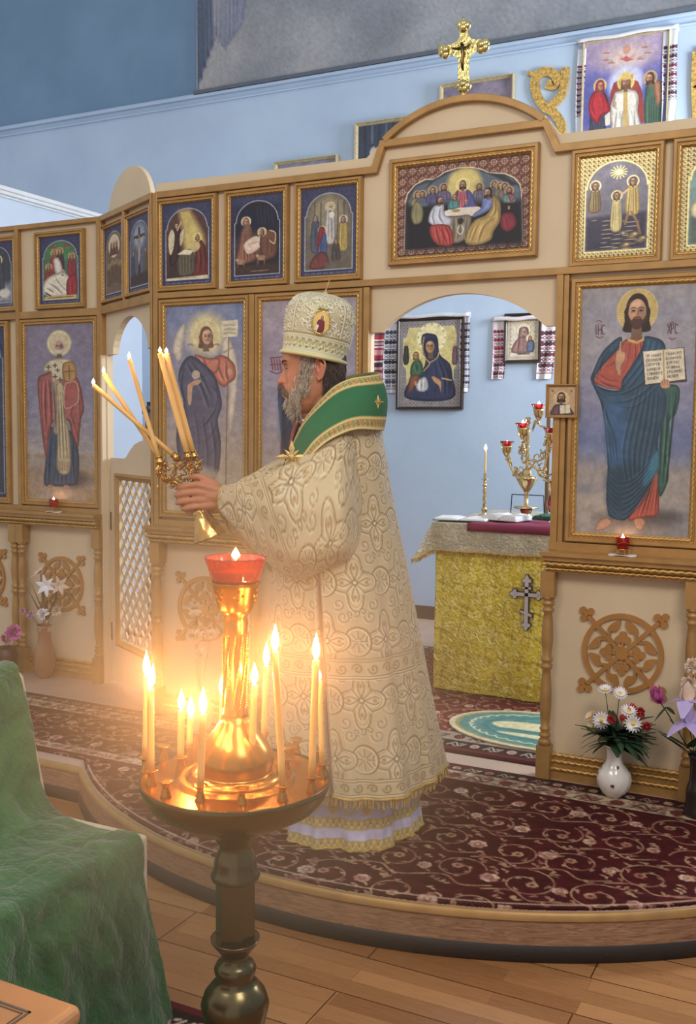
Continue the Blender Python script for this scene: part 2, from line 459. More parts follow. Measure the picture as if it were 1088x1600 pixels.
# stroke letters (unit box, y down)
GL = {'П': [[(0, 1), (0, 0), (1, 0), (1, 1)]], 'Р': [[(0, 1), (0, 0), (.8, .1), (.8, .45), (0, .5)]], 'И': [[(0, 0), (0, 1), (1, 0), (1, 1)]],
      'Д': [[(0, 1), (.1, .8), (.9, .8), (1, 1)], [(.2, .8), (.5, 0), (.8, .8)]], 'Т': [[(0, 0), (1, 0)], [(.5, 0), (.5, 1)]],
      'Е': [[(1, 0), (0, 0), (0, 1), (1, 1)], [(0, .5), (.8, .5)]], 'К': [[(0, 0), (0, 1)], [(1, 0), (0, .5), (1, 1)]],
      'О': [[(.5, 0), (0, .5), (.5, 1), (1, .5), (.5, 0)]], 'М': [[(0, 1), (0, 0), (.5, .6), (1, 0), (1, 1)]], 'Н': [[(0, 0), (0, 1)], [(1, 0), (1, 1)], [(0, .5), (1, .5)]],
      'В': [[(0, 0), (0, 1), (.9, .85), (.7, .5), (0, .5), (.8, .4), (.7, .05), (0, 0)]], 'С': [[(1, .1), (.3, 0), (0, .5), (.3, 1), (1, .9)]],
      'У': [[(0, 0), (.5, .5)], [(1, 0), (.3, 1)]], 'Ж': [[(.5, 0), (.5, 1)], [(0, 0), (.5, .5), (0, 1)], [(1, 0), (.5, .5), (1, 1)]], 'А': [[(0, 1), (.5, 0), (1, 1)], [(.2, .65), (.8, .65)]],
      'Ю': [[(0, 0), (0, 1)], [(0, .5), (.4, .5)], [(.7, 0), (.4, .5), (.7, 1), (1, .5), (.7, 0)]], 'Щ': [[(0, 0), (0, 1), (1, 1), (1, 0)], [(.5, 0), (.5, 1)]],
      'Я': [[(1, 1), (1, 0), (.2, .1), (.2, .45), (1, .5)], [(.4, .5), (0, 1)]], 'Х': [[(0, 0), (1, 1)], [(1, 0), (0, 1)]], 'І': [[(.5, 0), (.5, 1)]],
      'Б': [[(1, 0), (0, 0), (0, 1), (.9, .95), (.9, .55), (0, .5)]], 'Ч': [[(0, 0), (0, .5), (1, .5)], [(1, 0), (1, 1)]], 'Г': [[(0, 1), (0, 0), (1, 0)]], 'Л': [[(0, 1), (.5, 0), (1, 1)]]}
def write(c, txt, x, y, hw, hh, col, w, gap=1.35):
    for i, ch in enumerate(txt):
        for st in GL.get(ch, []):
            c.line([(x+i*hw*gap+a*hw, y+b*hh) for a, b in st], w, col)
# ================================================================ THE SETTING
PZ = 0.15                                   # height of the solea platform above the nave floor
YB = 7.12                                   # altar back wall
def laminate():
    t = NT('laminate_planks'); co = t.coord()
    br = t.n('ShaderNodeTexBrick', offset=.37, offset_frequency=2, squash=1.0)
    t.l(co, br.inputs['Vector']); br.inputs['Scale'].default_value = 1
    br.inputs['Brick Width'].default_value = .62; br.inputs['Row Height'].default_value = .068
    br.inputs['Mortar Size'].default_value = .0011; br.inputs['Mortar Smooth'].default_value = .1; br.inputs['Bias'].default_value = 0
    br.inputs['Color1'].default_value = (*rgb(184, 134, 86), 1); br.inputs['Color2'].default_value = (*rgb(128, 82, 46), 1)
    br.inputs['Mortar'].default_value = (*rgb(120, 78, 44), 1)
    b2 = t.n('ShaderNodeTexBrick', offset=.5, offset_frequency=2); t.l(co, b2.inputs['Vector']); b2.inputs['Scale'].default_value = 1
    b2.inputs['Brick Width'].default_value = 1.25; b2.inputs['Row Height'].default_value = .204; b2.inputs['Mortar Size'].default_value = .0022
    b2.inputs['Color1'].default_value = (1, 1, 1, 1); b2.inputs['Color2'].default_value = (.92, .9, .88, 1); b2.inputs['Mortar'].default_value = (.22, .14, .08, 1)
    g = t.noise(9, stretch=(1.4, 16, 1), detail=6, rough=.65, dist=1.2)
    c = t.mixc(.32, br.outputs[0], t.ramp(g, [(.32, rgb(128, 80, 44)), (.5, rgb(162, 114, 72)), (.7, rgb(186, 138, 90))]), 'MIX')
    c = t.mixc(1.0, c, b2.outputs[0], 'MULTIPLY')
    k = t.noise(30, stretch=(1, 3, 1), detail=2); c = t.mixc(t.ramp(k, [(.68, 0.), (.74, .5)]), c, rgb(104, 62, 34))
    t.col(c); t.set(Roughness=.34); t.bump(b2.outputs[1], -.3, .002); return t.m
MAT['laminate'] = laminate()
def veneer():
    t = NT('oak_veneer'); g = t.noise(6, stretch=(1.5, 1.5, 14), detail=5, rough=.6, dist=2.5)
    t.col(t.ramp(g, [(.3, rgb(112, 78, 58)), (.5, rgb(150, 112, 84)), (.72, rgb(176, 138, 106))])); t.set(Roughness=.45); return t.m
MAT['veneer'] = veneer()
def plaster(name, c1, c2, sc=1.4):
    t = NT(name); n = t.noise(sc, detail=5, rough=.55)
    t.col(t.ramp(n, [(.3, c1), (.7, c2)])); t.set(Roughness=.75); t.bump(t.noise(28, detail=4), .16, .006); return t.m
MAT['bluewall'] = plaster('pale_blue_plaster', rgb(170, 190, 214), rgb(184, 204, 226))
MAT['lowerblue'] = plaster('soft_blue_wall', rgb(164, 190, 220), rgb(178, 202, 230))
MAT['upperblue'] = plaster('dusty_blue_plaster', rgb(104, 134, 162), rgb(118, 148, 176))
MAT['palewall'] = plaster('white_blue_plaster', rgb(200, 214, 232), rgb(212, 224, 240))

# nave floor
struct(MB().box(-7, 4, -2.5, 3.5, -.06, 0).build('floor', 'laminate'))
# solea: straight step with a round ambo in front of the royal doors
AC = (-1.57, 4.60, 1.90); YS = 3.22
def edge_line(x0, x1, off=0.0, n=60):
    cx, cy, R = AC; R = R+off; ys = YS-off; out = []
    for i in range(n+1):
        x = x0+(x1-x0)*i/n; dx = abs(x-cx); y = ys
        if dx < R: y = min(ys, cy-math.sqrt(R*R-dx*dx))
        out.append((x, y))
    return out
def platform(name, off, z0, z1, m, yb=9.0, x0=-7, x1=4):
    e = edge_line(x0, x1, off, 240); X = lambda a, b, n: Vector((a, b, n))
    return MB().prism(e+[(x1, yb), (x0, yb)], X, z0, z1).build(name, m)
struct(platform('floor.001', 0, 0.0, PZ-.012, 'veneer', yb=YB+.3))
struct(platform('floor.002', -.012, PZ-.012, PZ, simple('pale_platform_boards', rgb(176, 150, 132), .5, scale=5), yb=YB+.3))
e0 = edge_line(-7, 4, 0.006, 400)
m = MB(); m.grid([[Vector((x, y, z)) for z, y in ((PZ-.02, y0), (PZ+.004, y0), (PZ+.006, y0+.008), (PZ+.002, y0+.022))] for x, y0 in e0]); struct(m.build('trim_1', 'gold'))
e1 = edge_line(-7, 4, 0.008, 400)
m = MB(); m.grid([[Vector((x, y+.006, 0)), Vector((x, y, 0.004)), Vector((x, y, .042)), Vector((x, y+.008, .052))] for x, y in e1])
for k in range(14): px_ = -3+.24*k; yy = np.interp(px_, [p[0] for p in e1], [p[1] for p in e1]); m.ball((px_, yy, .026), .004)
struct(m.build('trim_2', simple('dark_skirting', rgb(44, 34, 28), .65)))

# altar back wall with a picture rail; the painted canvas of the sky hangs above the rail
FB = Fr(0, YB, 1, 0)
zr = [FB.uz(px, py)[1] for px, py in ((155, 174), (600, 96), (1000, 27))]; ZR = sum(zr)/3
xm = FB.uz(310, 140)[0]
struct(MB().box(-9, 4, YB, YB+.2, PZ, ZR).build('wall_back', 'bluewall'))
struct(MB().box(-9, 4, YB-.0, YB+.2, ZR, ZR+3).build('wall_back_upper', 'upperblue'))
m = MB(); m.box(-9, 4, YB-.035, YB, ZR-.045, ZR-.02).box(-9, 4, YB-.02, YB, ZR-.1, ZR-.085); struct(m.build('trim_3', 'bluewall', bevel=.006))
struct(MB().box(-9, 4, YB-.02, YB, PZ, PZ+.1).build('baseboard_back', simple('brown_skirting', rgb(78, 60, 56), .5)))
# partition on the left with a white crown moulding
a = FB  # crown line: a depth line through two picture points
XW = -5.6
FW_ = Fr(XW, 0, 0, 1)   # normal +x
za = [onP(px, py, FW_.o, FW_.n).z for px, py in ((0, 312), (157, 347))]; ZW = sum(za)/2
struct(MB().box(XW-.12, XW, 4.6, YB, PZ, ZW).build('wall_left', 'palewall'))
m = MB()
for d, h0, h1 in ((.02, .02, .035), (.045, .035, .06), (.06, .06, .09)): m.box(XW-.12, XW+d, 4.6, YB, ZW+h0-.02, ZW+h1-.02)
struct(m.build('trim_4', 'white', bevel=.004))
struct(MB().box(3.3, 3.4, -2.5, YB, 0, 4.6).build('wall_right', 'lowerblue'))

# painted canvas of the sky
c = Cv(100, 46, 4.2, (112, 120, 138))
c.vgrad([(0, (100, 118, 160)), (18, (122, 132, 156)), (34, (140, 146, 160)), (46, (130, 138, 150))])
c.cloud(.3, 22, 3); c.cloud(0, 24, 5, (196, 190, 184), al=.8, stretch=1.3); c.cloud(0, 7, 15, (170, 168, 172), al=.4); c.cloud(0, 16, 8, (76, 100, 156), y0=40, y1=0, al=.6)
for k in range(6): c.poly([(.3+k*.55, 26), (1.3+k*.5, 27), (.95+k*.46, 40-k*.5), (.3+k*.44, 45.8-k*1.0), (.1+k*.42, 42-k*.6)], (84+k*6, 98+k*6, 124+k*5), sm=4, edge=((50, 62, 88), .3, .8))
for k in range(8): c.poly([(1.6+k*.62, 27), (2.4+k*.62, 28), (2.7+k*.5, 38), (2.5+k*.42, 42.3-abs(k-3)*.45), (2.1+k*.42, 39)], (158-k*3, 158-k*2, 170), sm=4, edge=((96, 102, 126), .3, .8))
c.ell(8, 12, 6, 4, (150, 150, 160), soft=2, al=.6)
for k in range(7): c.poly([(70+k*2.5, 30), (73+k*2.5, 31), (64+k*2.6, 42-k*.6), (62+k*2.6, 41-k*.6)], (146, 146, 152), sm=4, al=.6, edge=((110, 114, 126), .5, .7))
mural = thing('sky_mural', (xm, YB-.03, ZR), 'large painted canvas of a grey-blue cloudy sky with feathered wings, mounted above the wall rail', 'painting')
x1m = 2.6; hm = (x1m-xm)*.46
MB().box(xm, x1m, YB-.03, YB-.002, ZR, ZR+hm).build('backing', 'upperblue', mural)
c.mesh('canvas', FB, xm+.004, x1m-.004, ZR+.004, ZR+hm-.004, .032, 'picture', mural)
m = MB(); m.box(xm-.02, x1m, YB-.045, YB-.001, ZR-.018, ZR+.008); m.build('bottom_batten', simple('grey_batten', rgb(92, 100, 112), .6), mural)

# ================================================================ THE ICON SCREEN
F0 = Fr(0, 4.085, 1, 0); FL = Fr(0, 4.425, 1, 0); FR = Fr(-3.74, 4.425, .62, -.34); LR = .707
F0.n0 = .027
def zof(F, px, py, n=.027): return F.uz(px, py, n)[1]
def uof(F, px, py, n=.027): return F.uz(px, py, n)[0]
def FX(F): return lambda u, z, n=0: F(u, z, n)
def slab(m, F, u0, u1, z0, z1, n0, n1, mi=0):
    vs = [F(u, z, n) for u in (u0, u1) for n in (n0, n1) for z in (z0, z1)]
    return m.add(vs, [(0, 1, 3, 2), (4, 6, 7, 5), (0, 4, 5, 1), (2, 3, 7, 6), (0, 2, 6, 4), (1, 5, 7, 3)], mi)
def rope(m, F, pts, n, r=.006, mi=0, step=.0045):
    P = []
    for (a, b), (c_, d) in zip(pts[:-1], pts[1:]):
        L = math.hypot(c_-a, d-b); k = max(2, int(L/step))
        P += [F(a+(c_-a)*i/k, b+(d-b)*i/k, n) for i in range(k)]
    P.append(F(pts[-1][0], pts[-1][1], n))
    m.tube(P, r, n=7, mi=mi, twist=1.35)
def ring_frame(m, F, u0, u1, z0, z1, prof, mi=0):
    """mitred moulding: prof = [(inset, n), ...] swept round the rectangle"""
    rows = []
    for ins, n in prof:
        rows.append([F(u0+ins, z0+ins, n), F(u1-ins, z0+ins, n), F(u1-ins, z1-ins, n), F(u0+ins, z1-ins, n)])
    return m.grid(rows, mi, False, cv=True)
def framed(name, F, u0, u1, z0, z1, fw, nb, canvas, label, cat='icon', ropes=True, mats=('gold', 'gold2'), pm='picture', depth=.028, group=None):
    """u0..z1 = outer edge of the frame; nb = where its back sits"""
    t = thing(name, F((u0+u1)/2, z0, nb), label, cat, group)
    m = MB(); d = depth
    ring_frame(m, F, u0, u1, z0, z1, [(0, nb), (0, nb+d*.75), (fw*.12, nb+d), (fw*.42, nb+d), (fw*.5, nb+d*.72), (fw*.62, nb+d*.72), (fw*.95, nb+d*.5), (fw, nb+d*.42), (fw, nb)])
    if ropes:
        q = fw*.74
        for a in ([(u0+q, z0+q), (u1-q, z0+q)], [(u0+q, z1-q), (u1-q, z1-q)], [(u0+q, z0+q), (u0+q, z1-q)], [(u1-q, z0+q), (u1-q, z1-q)]):
            rope(m, F, a, nb+d*.66, fw*.15, mi=1)
    m.build('frame', list(mats), t)
    b = MB(); slab(b, F, u0+fw*.6, u1-fw*.6, z0+fw*.6, z1-fw*.6, nb, nb+d*.3); b.build('backing', 'darkwood', t)
    canvas.mesh('picture', F, u0+fw*.97, u1-fw*.97, z0+fw*.97, z1-fw*.97, nb+d*.34, pm, t)
    return t

Z_TRIM0, Z_TRIM1, Z_TOP = 2.702, 2.733, 2.778
Z_B0, Z_B1 = zof(F0, 570, 447.5), zof(F0, 570, 437)
Z_LEDGE1, Z_LEDGE0 = 1.106, 1.022
XD0, XD1 = uof(F0, 576, 520), uof(F0, 868, 520)      # royal door opening
XC = -3.12; XE = .08
def baluster(m, F, u, z0, z1, n, r=.021, mi=0):
    b0, b1 = z0+.165, z1-.115; H = b1-b0
    slab(m, F, u-r*1.35, u+r*1.35, z0, b0-.02, n-r*1.3, n+r*1.3, mi); slab(m, F, u-r*1.35, u+r*1.35, b1+.01, z1, n-r*1.3, n+r*1.3, mi)
    pr = [(1.25, -.02/H), (1.2, 0), (.8, .015), (1.15, .03), (1.15, .045), (.75, .06), (1.05, .075), (1.05, .09), (.8, .1), (1.0, .16), (1.15, .26), (1.1, .36), (.85, .46), (.75, .5),
          (1.15, .515), (1.15, .535), (.8, .55), (1.15, .565), (1.15, .58), (.85, .6), (1.1, .68), (1.15, .75), (1.0, .85), (.8, .9), (1.15, .915), (1.15, .93), (.8, .945), (1.2, .96), (1.2, .98), (.8, .99), (1.2, 1.0), (1.3, 1+.01/H)]
    c = F(u, 0, n); m.lathe([(r*a, b0+H*b) for a, b in pr], n=18, c=(c.x, c.y, 0), mi=mi)
def ledge(m, F, u0, u1, mi=0):
    slab(m, F, u0, u1, Z_LEDGE1-.016, Z_LEDGE1, 0, .105, mi); slab(m, F, u0+.006, u1-.006, Z_LEDGE1-.036, Z_LEDGE1-.016, 0, .09, mi)
    slab(m, F, u0+.012, u1-.012, Z_LEDGE1-.058, Z_LEDGE1-.036, 0, .074, mi); slab(m, F, u0+.018, u1-.018, Z_LEDGE0, Z_LEDGE1-.058, 0, .06, mi)
    rope(m, F, [(u0+.006, Z_LEDGE1-.05), (u1-.006, Z_LEDGE1-.05)], .078, .009, mi=mi+1, step=.007)
    rope(m, F, [(u0+.012, Z_LEDGE0+.012), (u1-.012, Z_LEDGE0+.012)], .064, .007, mi=mi+1, step=.006)
def plinth(m, F, u0, u1, z=PZ, mi=0):
    slab(m, F, u0, u1, z, z+.035, 0, .03, mi); slab(m, F, u0, u1, z+.035, z+.07, 0, .022, mi); slab(m, F, u0, u1, z+.07, z+.10, 0, .016, mi)
    for zz, nn in ((.045, .03), (.075, .022), (.1, .016)): rope(m, F, [(u0, z+zz), (u1, z+zz)], nn, .008, mi=mi+1, step=.006)
def rosette(m, F, cu, cz, R, n=.002, mi=0):
    t = .011; cnt = [0]
    def T(): cnt[0] += 1; return n+.009+.0022*((cnt[0]*.618) % 1)
    def ringp(r0, r1, k=48):
        for i in range(k):
            a, b = 2*PI*i/k, 2*PI*(i+1)/k
            m.prism([(cu+r0*math.cos(a), cz+r0*math.sin(a)), (cu+r1*math.cos(a), cz+r1*math.sin(a)), (cu+r1*math.cos(b), cz+r1*math.sin(b)), (cu+r0*math.cos(b), cz+r0*math.sin(b))], F, n, n+t, mi)
    ringp(R*.88, R)
    def P(r, a, s=0): return (cu+r*math.cos(a)-s*math.sin(a), cz+r*math.sin(a)+s*math.cos(a))
    def disc(x, y, r, k=14): m.prism([(x+r*math.cos(2*PI*i/k), y+r*math.sin(2*PI*i/k)) for i in range(k)], F, n-.0005, T(), mi)
    for q in range(4):
        a = PI/4+q*PI/2; w = R*.05
        m.prism([P(0, a, -w), P(R*1.22, a, -w), P(R*1.22, a, w), P(0, a, w)], F, n, n+t+.001, mi)
        for dr, ds, rr in ((1.27, .12, .088), (1.27, -.12, .088), (1.42, 0, .09), (1.3, 0, .06)):
            x, y = P(R*dr, a, R*ds); disc(x, y, R*rr)
        b = q*PI/2
        m.prism([P(0, b, -R*.03), P(R*.4, b, -R*.03), P(R*.4, b, R*.03), P(0, b, R*.03)], F, n, T(), mi)
        for dr, ds, rr in ((.34, .105, .092), (.34, -.105, .092), (.46, 0, .095)):
            x, y = P(R*dr, b, R*ds); disc(x, y, R*rr)
        for sg in (-1, 1):   # leaf on a curled stalk
            lf = crom([P(R*.60, a+sg*.20), P(R*.60, a+sg*.36), P(R*.57, a+sg*.52), P(R*.66, a+sg*.66), P(R*.83, a+sg*.70), P(R*.79, a+sg*.48), P(R*.74, a+sg*.30), P(R*.66, a+sg*.18)], 4, True)
            m.prism([P(R*.46, a+sg*.06), P(R*.56, a+sg*.10), P(R*.66, a+sg*.26), P(R*.61, a+sg*.28), P(R*.52, a+sg*.18)], F, n, T(), mi)
            m.prism(lf, F, n, T(), mi)
    for x in (-1, 1):
        for y in (-1, 1): disc(cu+x*R*.085, cz+y*R*.085, R*.06)
    m.prism([(cu+R*.15*math.cos(q*PI/8), cz+R*.15*math.sin(q*PI/8)) for q in range(16)], F, n, n+.0145, mi)
# --- main section: one cream sheet with the royal-door opening, arched crown and gold mouldings
main = thing('icon_screen', (-1.52, 4.085, PZ), 'long cream and gold icon screen section with the wide arched doorway and rounded crown', 'icon screen')
def arc(cu, cz, ru, rz, a0, a1, k): return [(cu+ru*math.cos(a0+(a1-a0)*i/k), cz+rz*math.sin(a0+(a1-a0)*i/k)) for i in range(k+1)]
ul, zl = F0.uz(597, 214, .027); ur, zr_ = F0.uz(853, 183, .027); ua, zapx = F0.uz(735, 146, .027); zsh = (zl+zr_)/2
ul0, ur0 = uof(F0, 583, 262), uof(F0, 872, 232); um = (ul+ur)/2; sag = zapx-zsh; hw = (ur-ul)/2
Rc = (hw*hw+sag*sag)/(2*sag); th = math.asin(hw/Rc)
crown = [(um+Rc*math.sin(t_), zapx-Rc+Rc*math.cos(t_)) for t_ in [-th+2*th*i/30 for i in range(31)]]
u2a, _ = F0.uz(599, 516); u2b, _ = F0.uz(853, 506); zsp = 2.02; zap = 2.170; ucd = (XD0+XD1)/2; h2 = ucd-XD0-.05
sg2 = zap-zsp; R2 = (h2*h2+sg2*sg2)/(2*sg2); t2 = math.asin(h2/R2)
door = [(ucd+R2*math.sin(t_), zap-R2+R2*math.cos(t_)) for t_ in [t2-2*t2*i/30 for i in range(31)]]
outline = [(XC, PZ), (XC, Z_TOP), (ul0-.045, Z_TOP)]+crown+[(ur0+.0, Z_TOP), (XE, Z_TOP), (XE, PZ), (XD1, PZ), (XD1, zsp)]+door+[(XD0, zsp), (XD0, PZ)]
MB().prism(outline, F0, -.035, 0).build('panel', 'cream', main)
def tri(F, pts, w, n0, n1, m, mi=0):
    """mitred flat batten along a polyline (u,z)"""
    L, Rr = [], []
    for i, p in enumerate(pts):
        a = pts[max(i-1, 0)]; b = pts[min(i+1, len(pts)-1)]
        d1 = Vector((p[0]-a[0], p[1]-a[1])) if i else Vector((b[0]-p[0], b[1]-p[1])); d2 = Vector((b[0]-p[0], b[1]-p[1])) if i < len(pts)-1 else d1
        d1.normalize(); d2.normalize(); n1_ = Vector((-d1.y, d1.x)); n2_ = Vector((-d2.y, d2.x)); nn = (n1_+n2_).normalized(); k = w/2/max(.4, nn.dot(n1_))
        L.append((p[0]+nn.x*k, p[1]+nn.y*k)); Rr.append((p[0]-nn.x*k, p[1]-nn.y*k))
    for i in range(len(pts)-1): m.prism([L[i], L[i+1], Rr[i+1], Rr[i]], F, n0, n1, mi)
m = MB(); zt = (Z_TRIM0+Z_TRIM1)/2; bw = Z_TRIM1-Z_TRIM0
zch = F0.uz(597, 222, .027)[1]-.003; zch2 = F0.uz(852, 193, .027)[1]; zch = (zch+zch2)/2
cr2 = [(um+(Rc-.014)*math.sin(t_), zapx-Rc+(Rc-.014)*math.cos(t_)) for t_ in [-th+2*th*i/30 for i in range(31)]]
tri(F0, [(XC+.012, zt), (ul0+.005, zt), (ul+.0, zch), (ur, zch), (ur0-.005, zt), (XE, zt)], bw, 0, .028, m)
tri(F0, cr2, bw*.95, 0, .03, m)
tri(F0, [(XC+.02, (Z_B0+Z_B1)/2), (XE, (Z_B0+Z_B1)/2)], Z_B1-Z_B0, 0, .029, m)
for u, z0, z1 in ((XC+.012, Z_LEDGE1, Z_TRIM1), (XD0-.012, PZ+.1, Z_B0), (uof(F0, 393, 640), Z_LEDGE1, Z_B0)): slab(m, F0, u-.014, u+.014, z0, z1-.004, -.0, .031)
m.build('moulding', 'gold', main, bevel=.003)
m = MB(); slab(m, F0, XD1-.0, XD1+.028, Z_LEDGE1, Z_B0, -.035, .03); slab(m, F0, XD1+.028, XD1+.05, Z_LEDGE1, Z_B0, 0, .022); m.build('door_post', 'gold', main, bevel=.003)
m = MB(); slab(m, F0, XD1-.004, XE, Z_LEDGE1, Z_LEDGE1+.035, 0, .028); ledge(m, F0, XD1-.02, XE); m.build('ledge', ['gold', 'gold2'], main, bevel=0)
m = MB(); slab(m, F0, XC, XD0, Z_LEDGE1, Z_LEDGE1+.03, 0, .028); ledge(m, F0, XC-.02, XD0+.02); m.build('ledge', ['gold', 'gold2'], main)
m = MB(); plinth(m, F0, XD1+.03, XE); m.build('plinth', ['gold', 'gold2'], main)
m = MB(); plinth(m, F0, XC, XD0); m.build('plinth', ['gold', 'gold2'], main)
for u in (XD1+.006, XD1+.575, XD0-.02, XD0-.575, XC+.03):
    m = MB(); baluster(m, F0, u, PZ, Z_LEDGE0, .045); m.build('baluster', 'gold', main)
ur1, zr1 = F0.uz(973, 1021, .005)
RR = .162
for u in (ur1, ur1+.59, -2.83, -2.26):
    m = MB(); rosette(m, F0, u, zr1, RR); m.build('rosette', 'goldleaf', main)

# --- left wing
wing = thing('icon_screen', (-4.3, 4.425, PZ), 'cream and gold icon screen wing at the far left, set back beyond the angled doorway', 'icon screen')
XL0 = -5.55; XL1 = -3.74
MB().prism([(XL0, PZ), (XL1, PZ), (XL1, Z_TRIM1), (XL0, Z_TRIM1)], FL, -.035, 0).build('panel', 'cream', wing)
m = MB(); tri(FL, [(XL0, Z_TRIM1-.012), (XL1, Z_TRIM1-.012)], .026, 0, .03, m)
tri(FL, [(XL0, (Z_B0+Z_B1)/2-.01), (XL1, (Z_B0+Z_B1)/2-.01)], .04, 0, .028, m)
for u in (XL1-.014, uof(FL, 26, 420), uof(FL, 26, 420)-.6): slab(m, FL, u-.013, u+.013, Z_LEDGE1, Z_TRIM1-.004, 0, .031)
m.build('moulding', 'gold', wing, bevel=.003)
m = MB(); slab(m, FL, XL0, XL1, Z_LEDGE1, Z_LEDGE1+.025, 0, .028); ledge(m, FL, XL0, XL1+.0); m.build('ledge', ['gold', 'gold2'], wing)
m = MB(); plinth(m, FL, XL0, XL1); m.build('plinth', ['gold', 'gold2'], wing)
ub = uof(FL, 154, 950, .045); ub2 = uof(FL, 36, 950, .045)
for u in (ub, ub2, ub2-.055, ub2-.62): m = MB(); baluster(m, FL, u, PZ, Z_LEDGE0, .045); m.build('baluster', 'gold', wing)
cu, cz = FL.uz(97, 912, .005)
for u in (cu, cu-.6): m = MB(); rosette(m, FL, u, cz, RR*.98); m.build('rosette', 'goldleaf', wing)

# --- angled section with the deacon's door
ret = thing('icon_screen', FR(LR/2, PZ, 0), 'narrow angled icon screen section with a pointed arch above the side door', 'icon screen')
def rarch():
    pts = []
    for t_ in [i/16 for i in range(17)]:
        a = PI*t_; pts.append((.36+.235*math.cos(a)*(1-.12*math.sin(a)**2), 1.985+.185*math.sin(a)))
    return pts
z_s = 1.985
lo = [(0, PZ), (0, Z_TRIM1), (LR, Z_TRIM1), (LR, PZ), (LR-.02, PZ), (LR-.02, z_s+.005), (.6, z_s+.005)]+rarch()+[(.11, z_s), (.035, z_s), (.035, PZ)]
MB().prism(lo, FR, -.035, 0).build('panel', 'cream', ret)
hump = arc(.31, Z_TRIM1-.02, .29, .23, 0, PI, 20)
MB().prism(hump, FR, -.045, -.02).build('crest', 'cream', ret, bevel=.003)
m = MB(); tri(FR, [(0, Z_TRIM1-.014), (LR, Z_TRIM1-.014)], .03, 0, .03, m); tri(FR, [(0, (Z_B0+Z_B1)/2-.005), (LR, (Z_B0+Z_B1)/2-.005)], .045, 0, .028, m)
for u, w in ((.012, .026), (LR-.012, .024), (.345, .02)): slab(m, FR, u-w/2, u+w/2, Z_B1 if w == .02 else PZ if u > .5 else z_s, Z_TRIM1-.004, 0, .0285)
m.build('moulding', ['gold', 'gold2'], ret, bevel=.003)
m = MB(); slab(m, FR, 0, .03, PZ, z_s, -.035, .03); m.build('door_post', 'cream', ret, bevel=.003)

# low lattice door in the angled section
dr = thing('side_door', FR(.36, PZ, -.012), 'low cream door with a white diamond lattice and shaped top in the angled doorway', 'door')
D0, D1 = .04, LR-.022
ztop0 = FR.uz(180, 716, 0)[1]; ztop1 = FR.uz(232, 689, 0)[1]
half = [(D0, ztop0-.05), (D0+.02, ztop0-.02), (D0+.03, ztop0), (.23, ztop0)]+[(.23+.15*math.sin(t_*PI/2), ztop0+(ztop1-ztop0)*(1-math.cos(t_*PI/2))) for t_ in (.3, .6, .8)]
half = [(D0, ztop0-.06), (D0+.012, ztop0-.03), (D0+.012, ztop0), (.24, ztop0), (.27, ztop0+.01), (.32, ztop0+.045), (.38, ztop0+.078), (.46, ztop0+.098), (.54, ztop0+.104), (.61, ztop0+.1), (D1, ztop0+.09), (D1, ztop0-.06)]
L0, L1, LZ0, LZ1 = .165, D1-.03, .42, FR.uz(200, 752, 0)[1]
X0, X1, ZZ0, ZZ1 = D0, D1, PZ+.02, ztop0-.06
m = MB()
m.prism([(D0, ZZ0), (L0, ZZ0), (L0, ztop0-.06), (D0, ztop0-.06)], FR, -.035, -.012)
m.prism([(L1, ZZ0), (D1, ZZ0), (D1, ztop0-.06), (L1, ztop0-.06)], FR, -.035, -.012)
m.prism([(L0, ZZ0), (L1, ZZ0), (L1, LZ0), (L0, LZ0)], FR, -.035, -.012)
m.prism([(L0, LZ1), (L1, LZ1), (L1, ztop0-.06), (L0, ztop0-.06)], FR, -.035, -.012)
m.prism(half+[], FR, -.035, -.012)
m.build('door_leaf', 'cream', dr)
m = MB(); pit = .098; hh = LZ1-LZ0
def clipseg(u0, z0, u1, z1):
    t0, t1 = 0, 1; du, dz = u1-u0, z1-z0
    for p, q in ((-du, u0-L0), (du, L1-u0), (-dz, z0-LZ0), (dz, LZ1-z0)):
        if abs(p) < 1e-9:
            if q < 0: return None
        else:
            r = q/p
            if p < 0: t0 = max(t0, r)
            else: t1 = min(t1, r)
    return None if t0 >= t1 else ((u0+t0*du, z0+t0*dz), (u0+t1*du, z0+t1*dz))
for sg in (-1, 1):
    for k in range(-8, 24):
        zc_ = LZ0+k*pit; ln = 1.2
        s_ = clipseg(L0-.3, zc_-sg*.3*1.12, L0+.9, zc_+sg*.9*1.12)
        if s_: tri(FR, [s_[0], s_[1]], .016, -.032+(.004 if sg > 0 else 0), -.022+(.004 if sg > 0 else 0), m)
m.build('lattice', simple('beige_lattice', rgb(214, 188, 150), .5), dr)
m = MB(); ring_frame(m, FR, L0-.035, L1+.02, LZ0-.035, LZ1+.035, [(0, -.012), (0, .002), (.012, .006), (.022, -.004), (.035, -.012)])
m.build('moulding', 'gold', dr)
m = MB(); slab(m, FR, D0+.008, D0+.014, 1.02, 1.12, -.014, -.006); slab(m, FR, D0+.008, D0+.014, .4, .5, -.014, -.006); m.build('hinge', 'darkwood', dr)
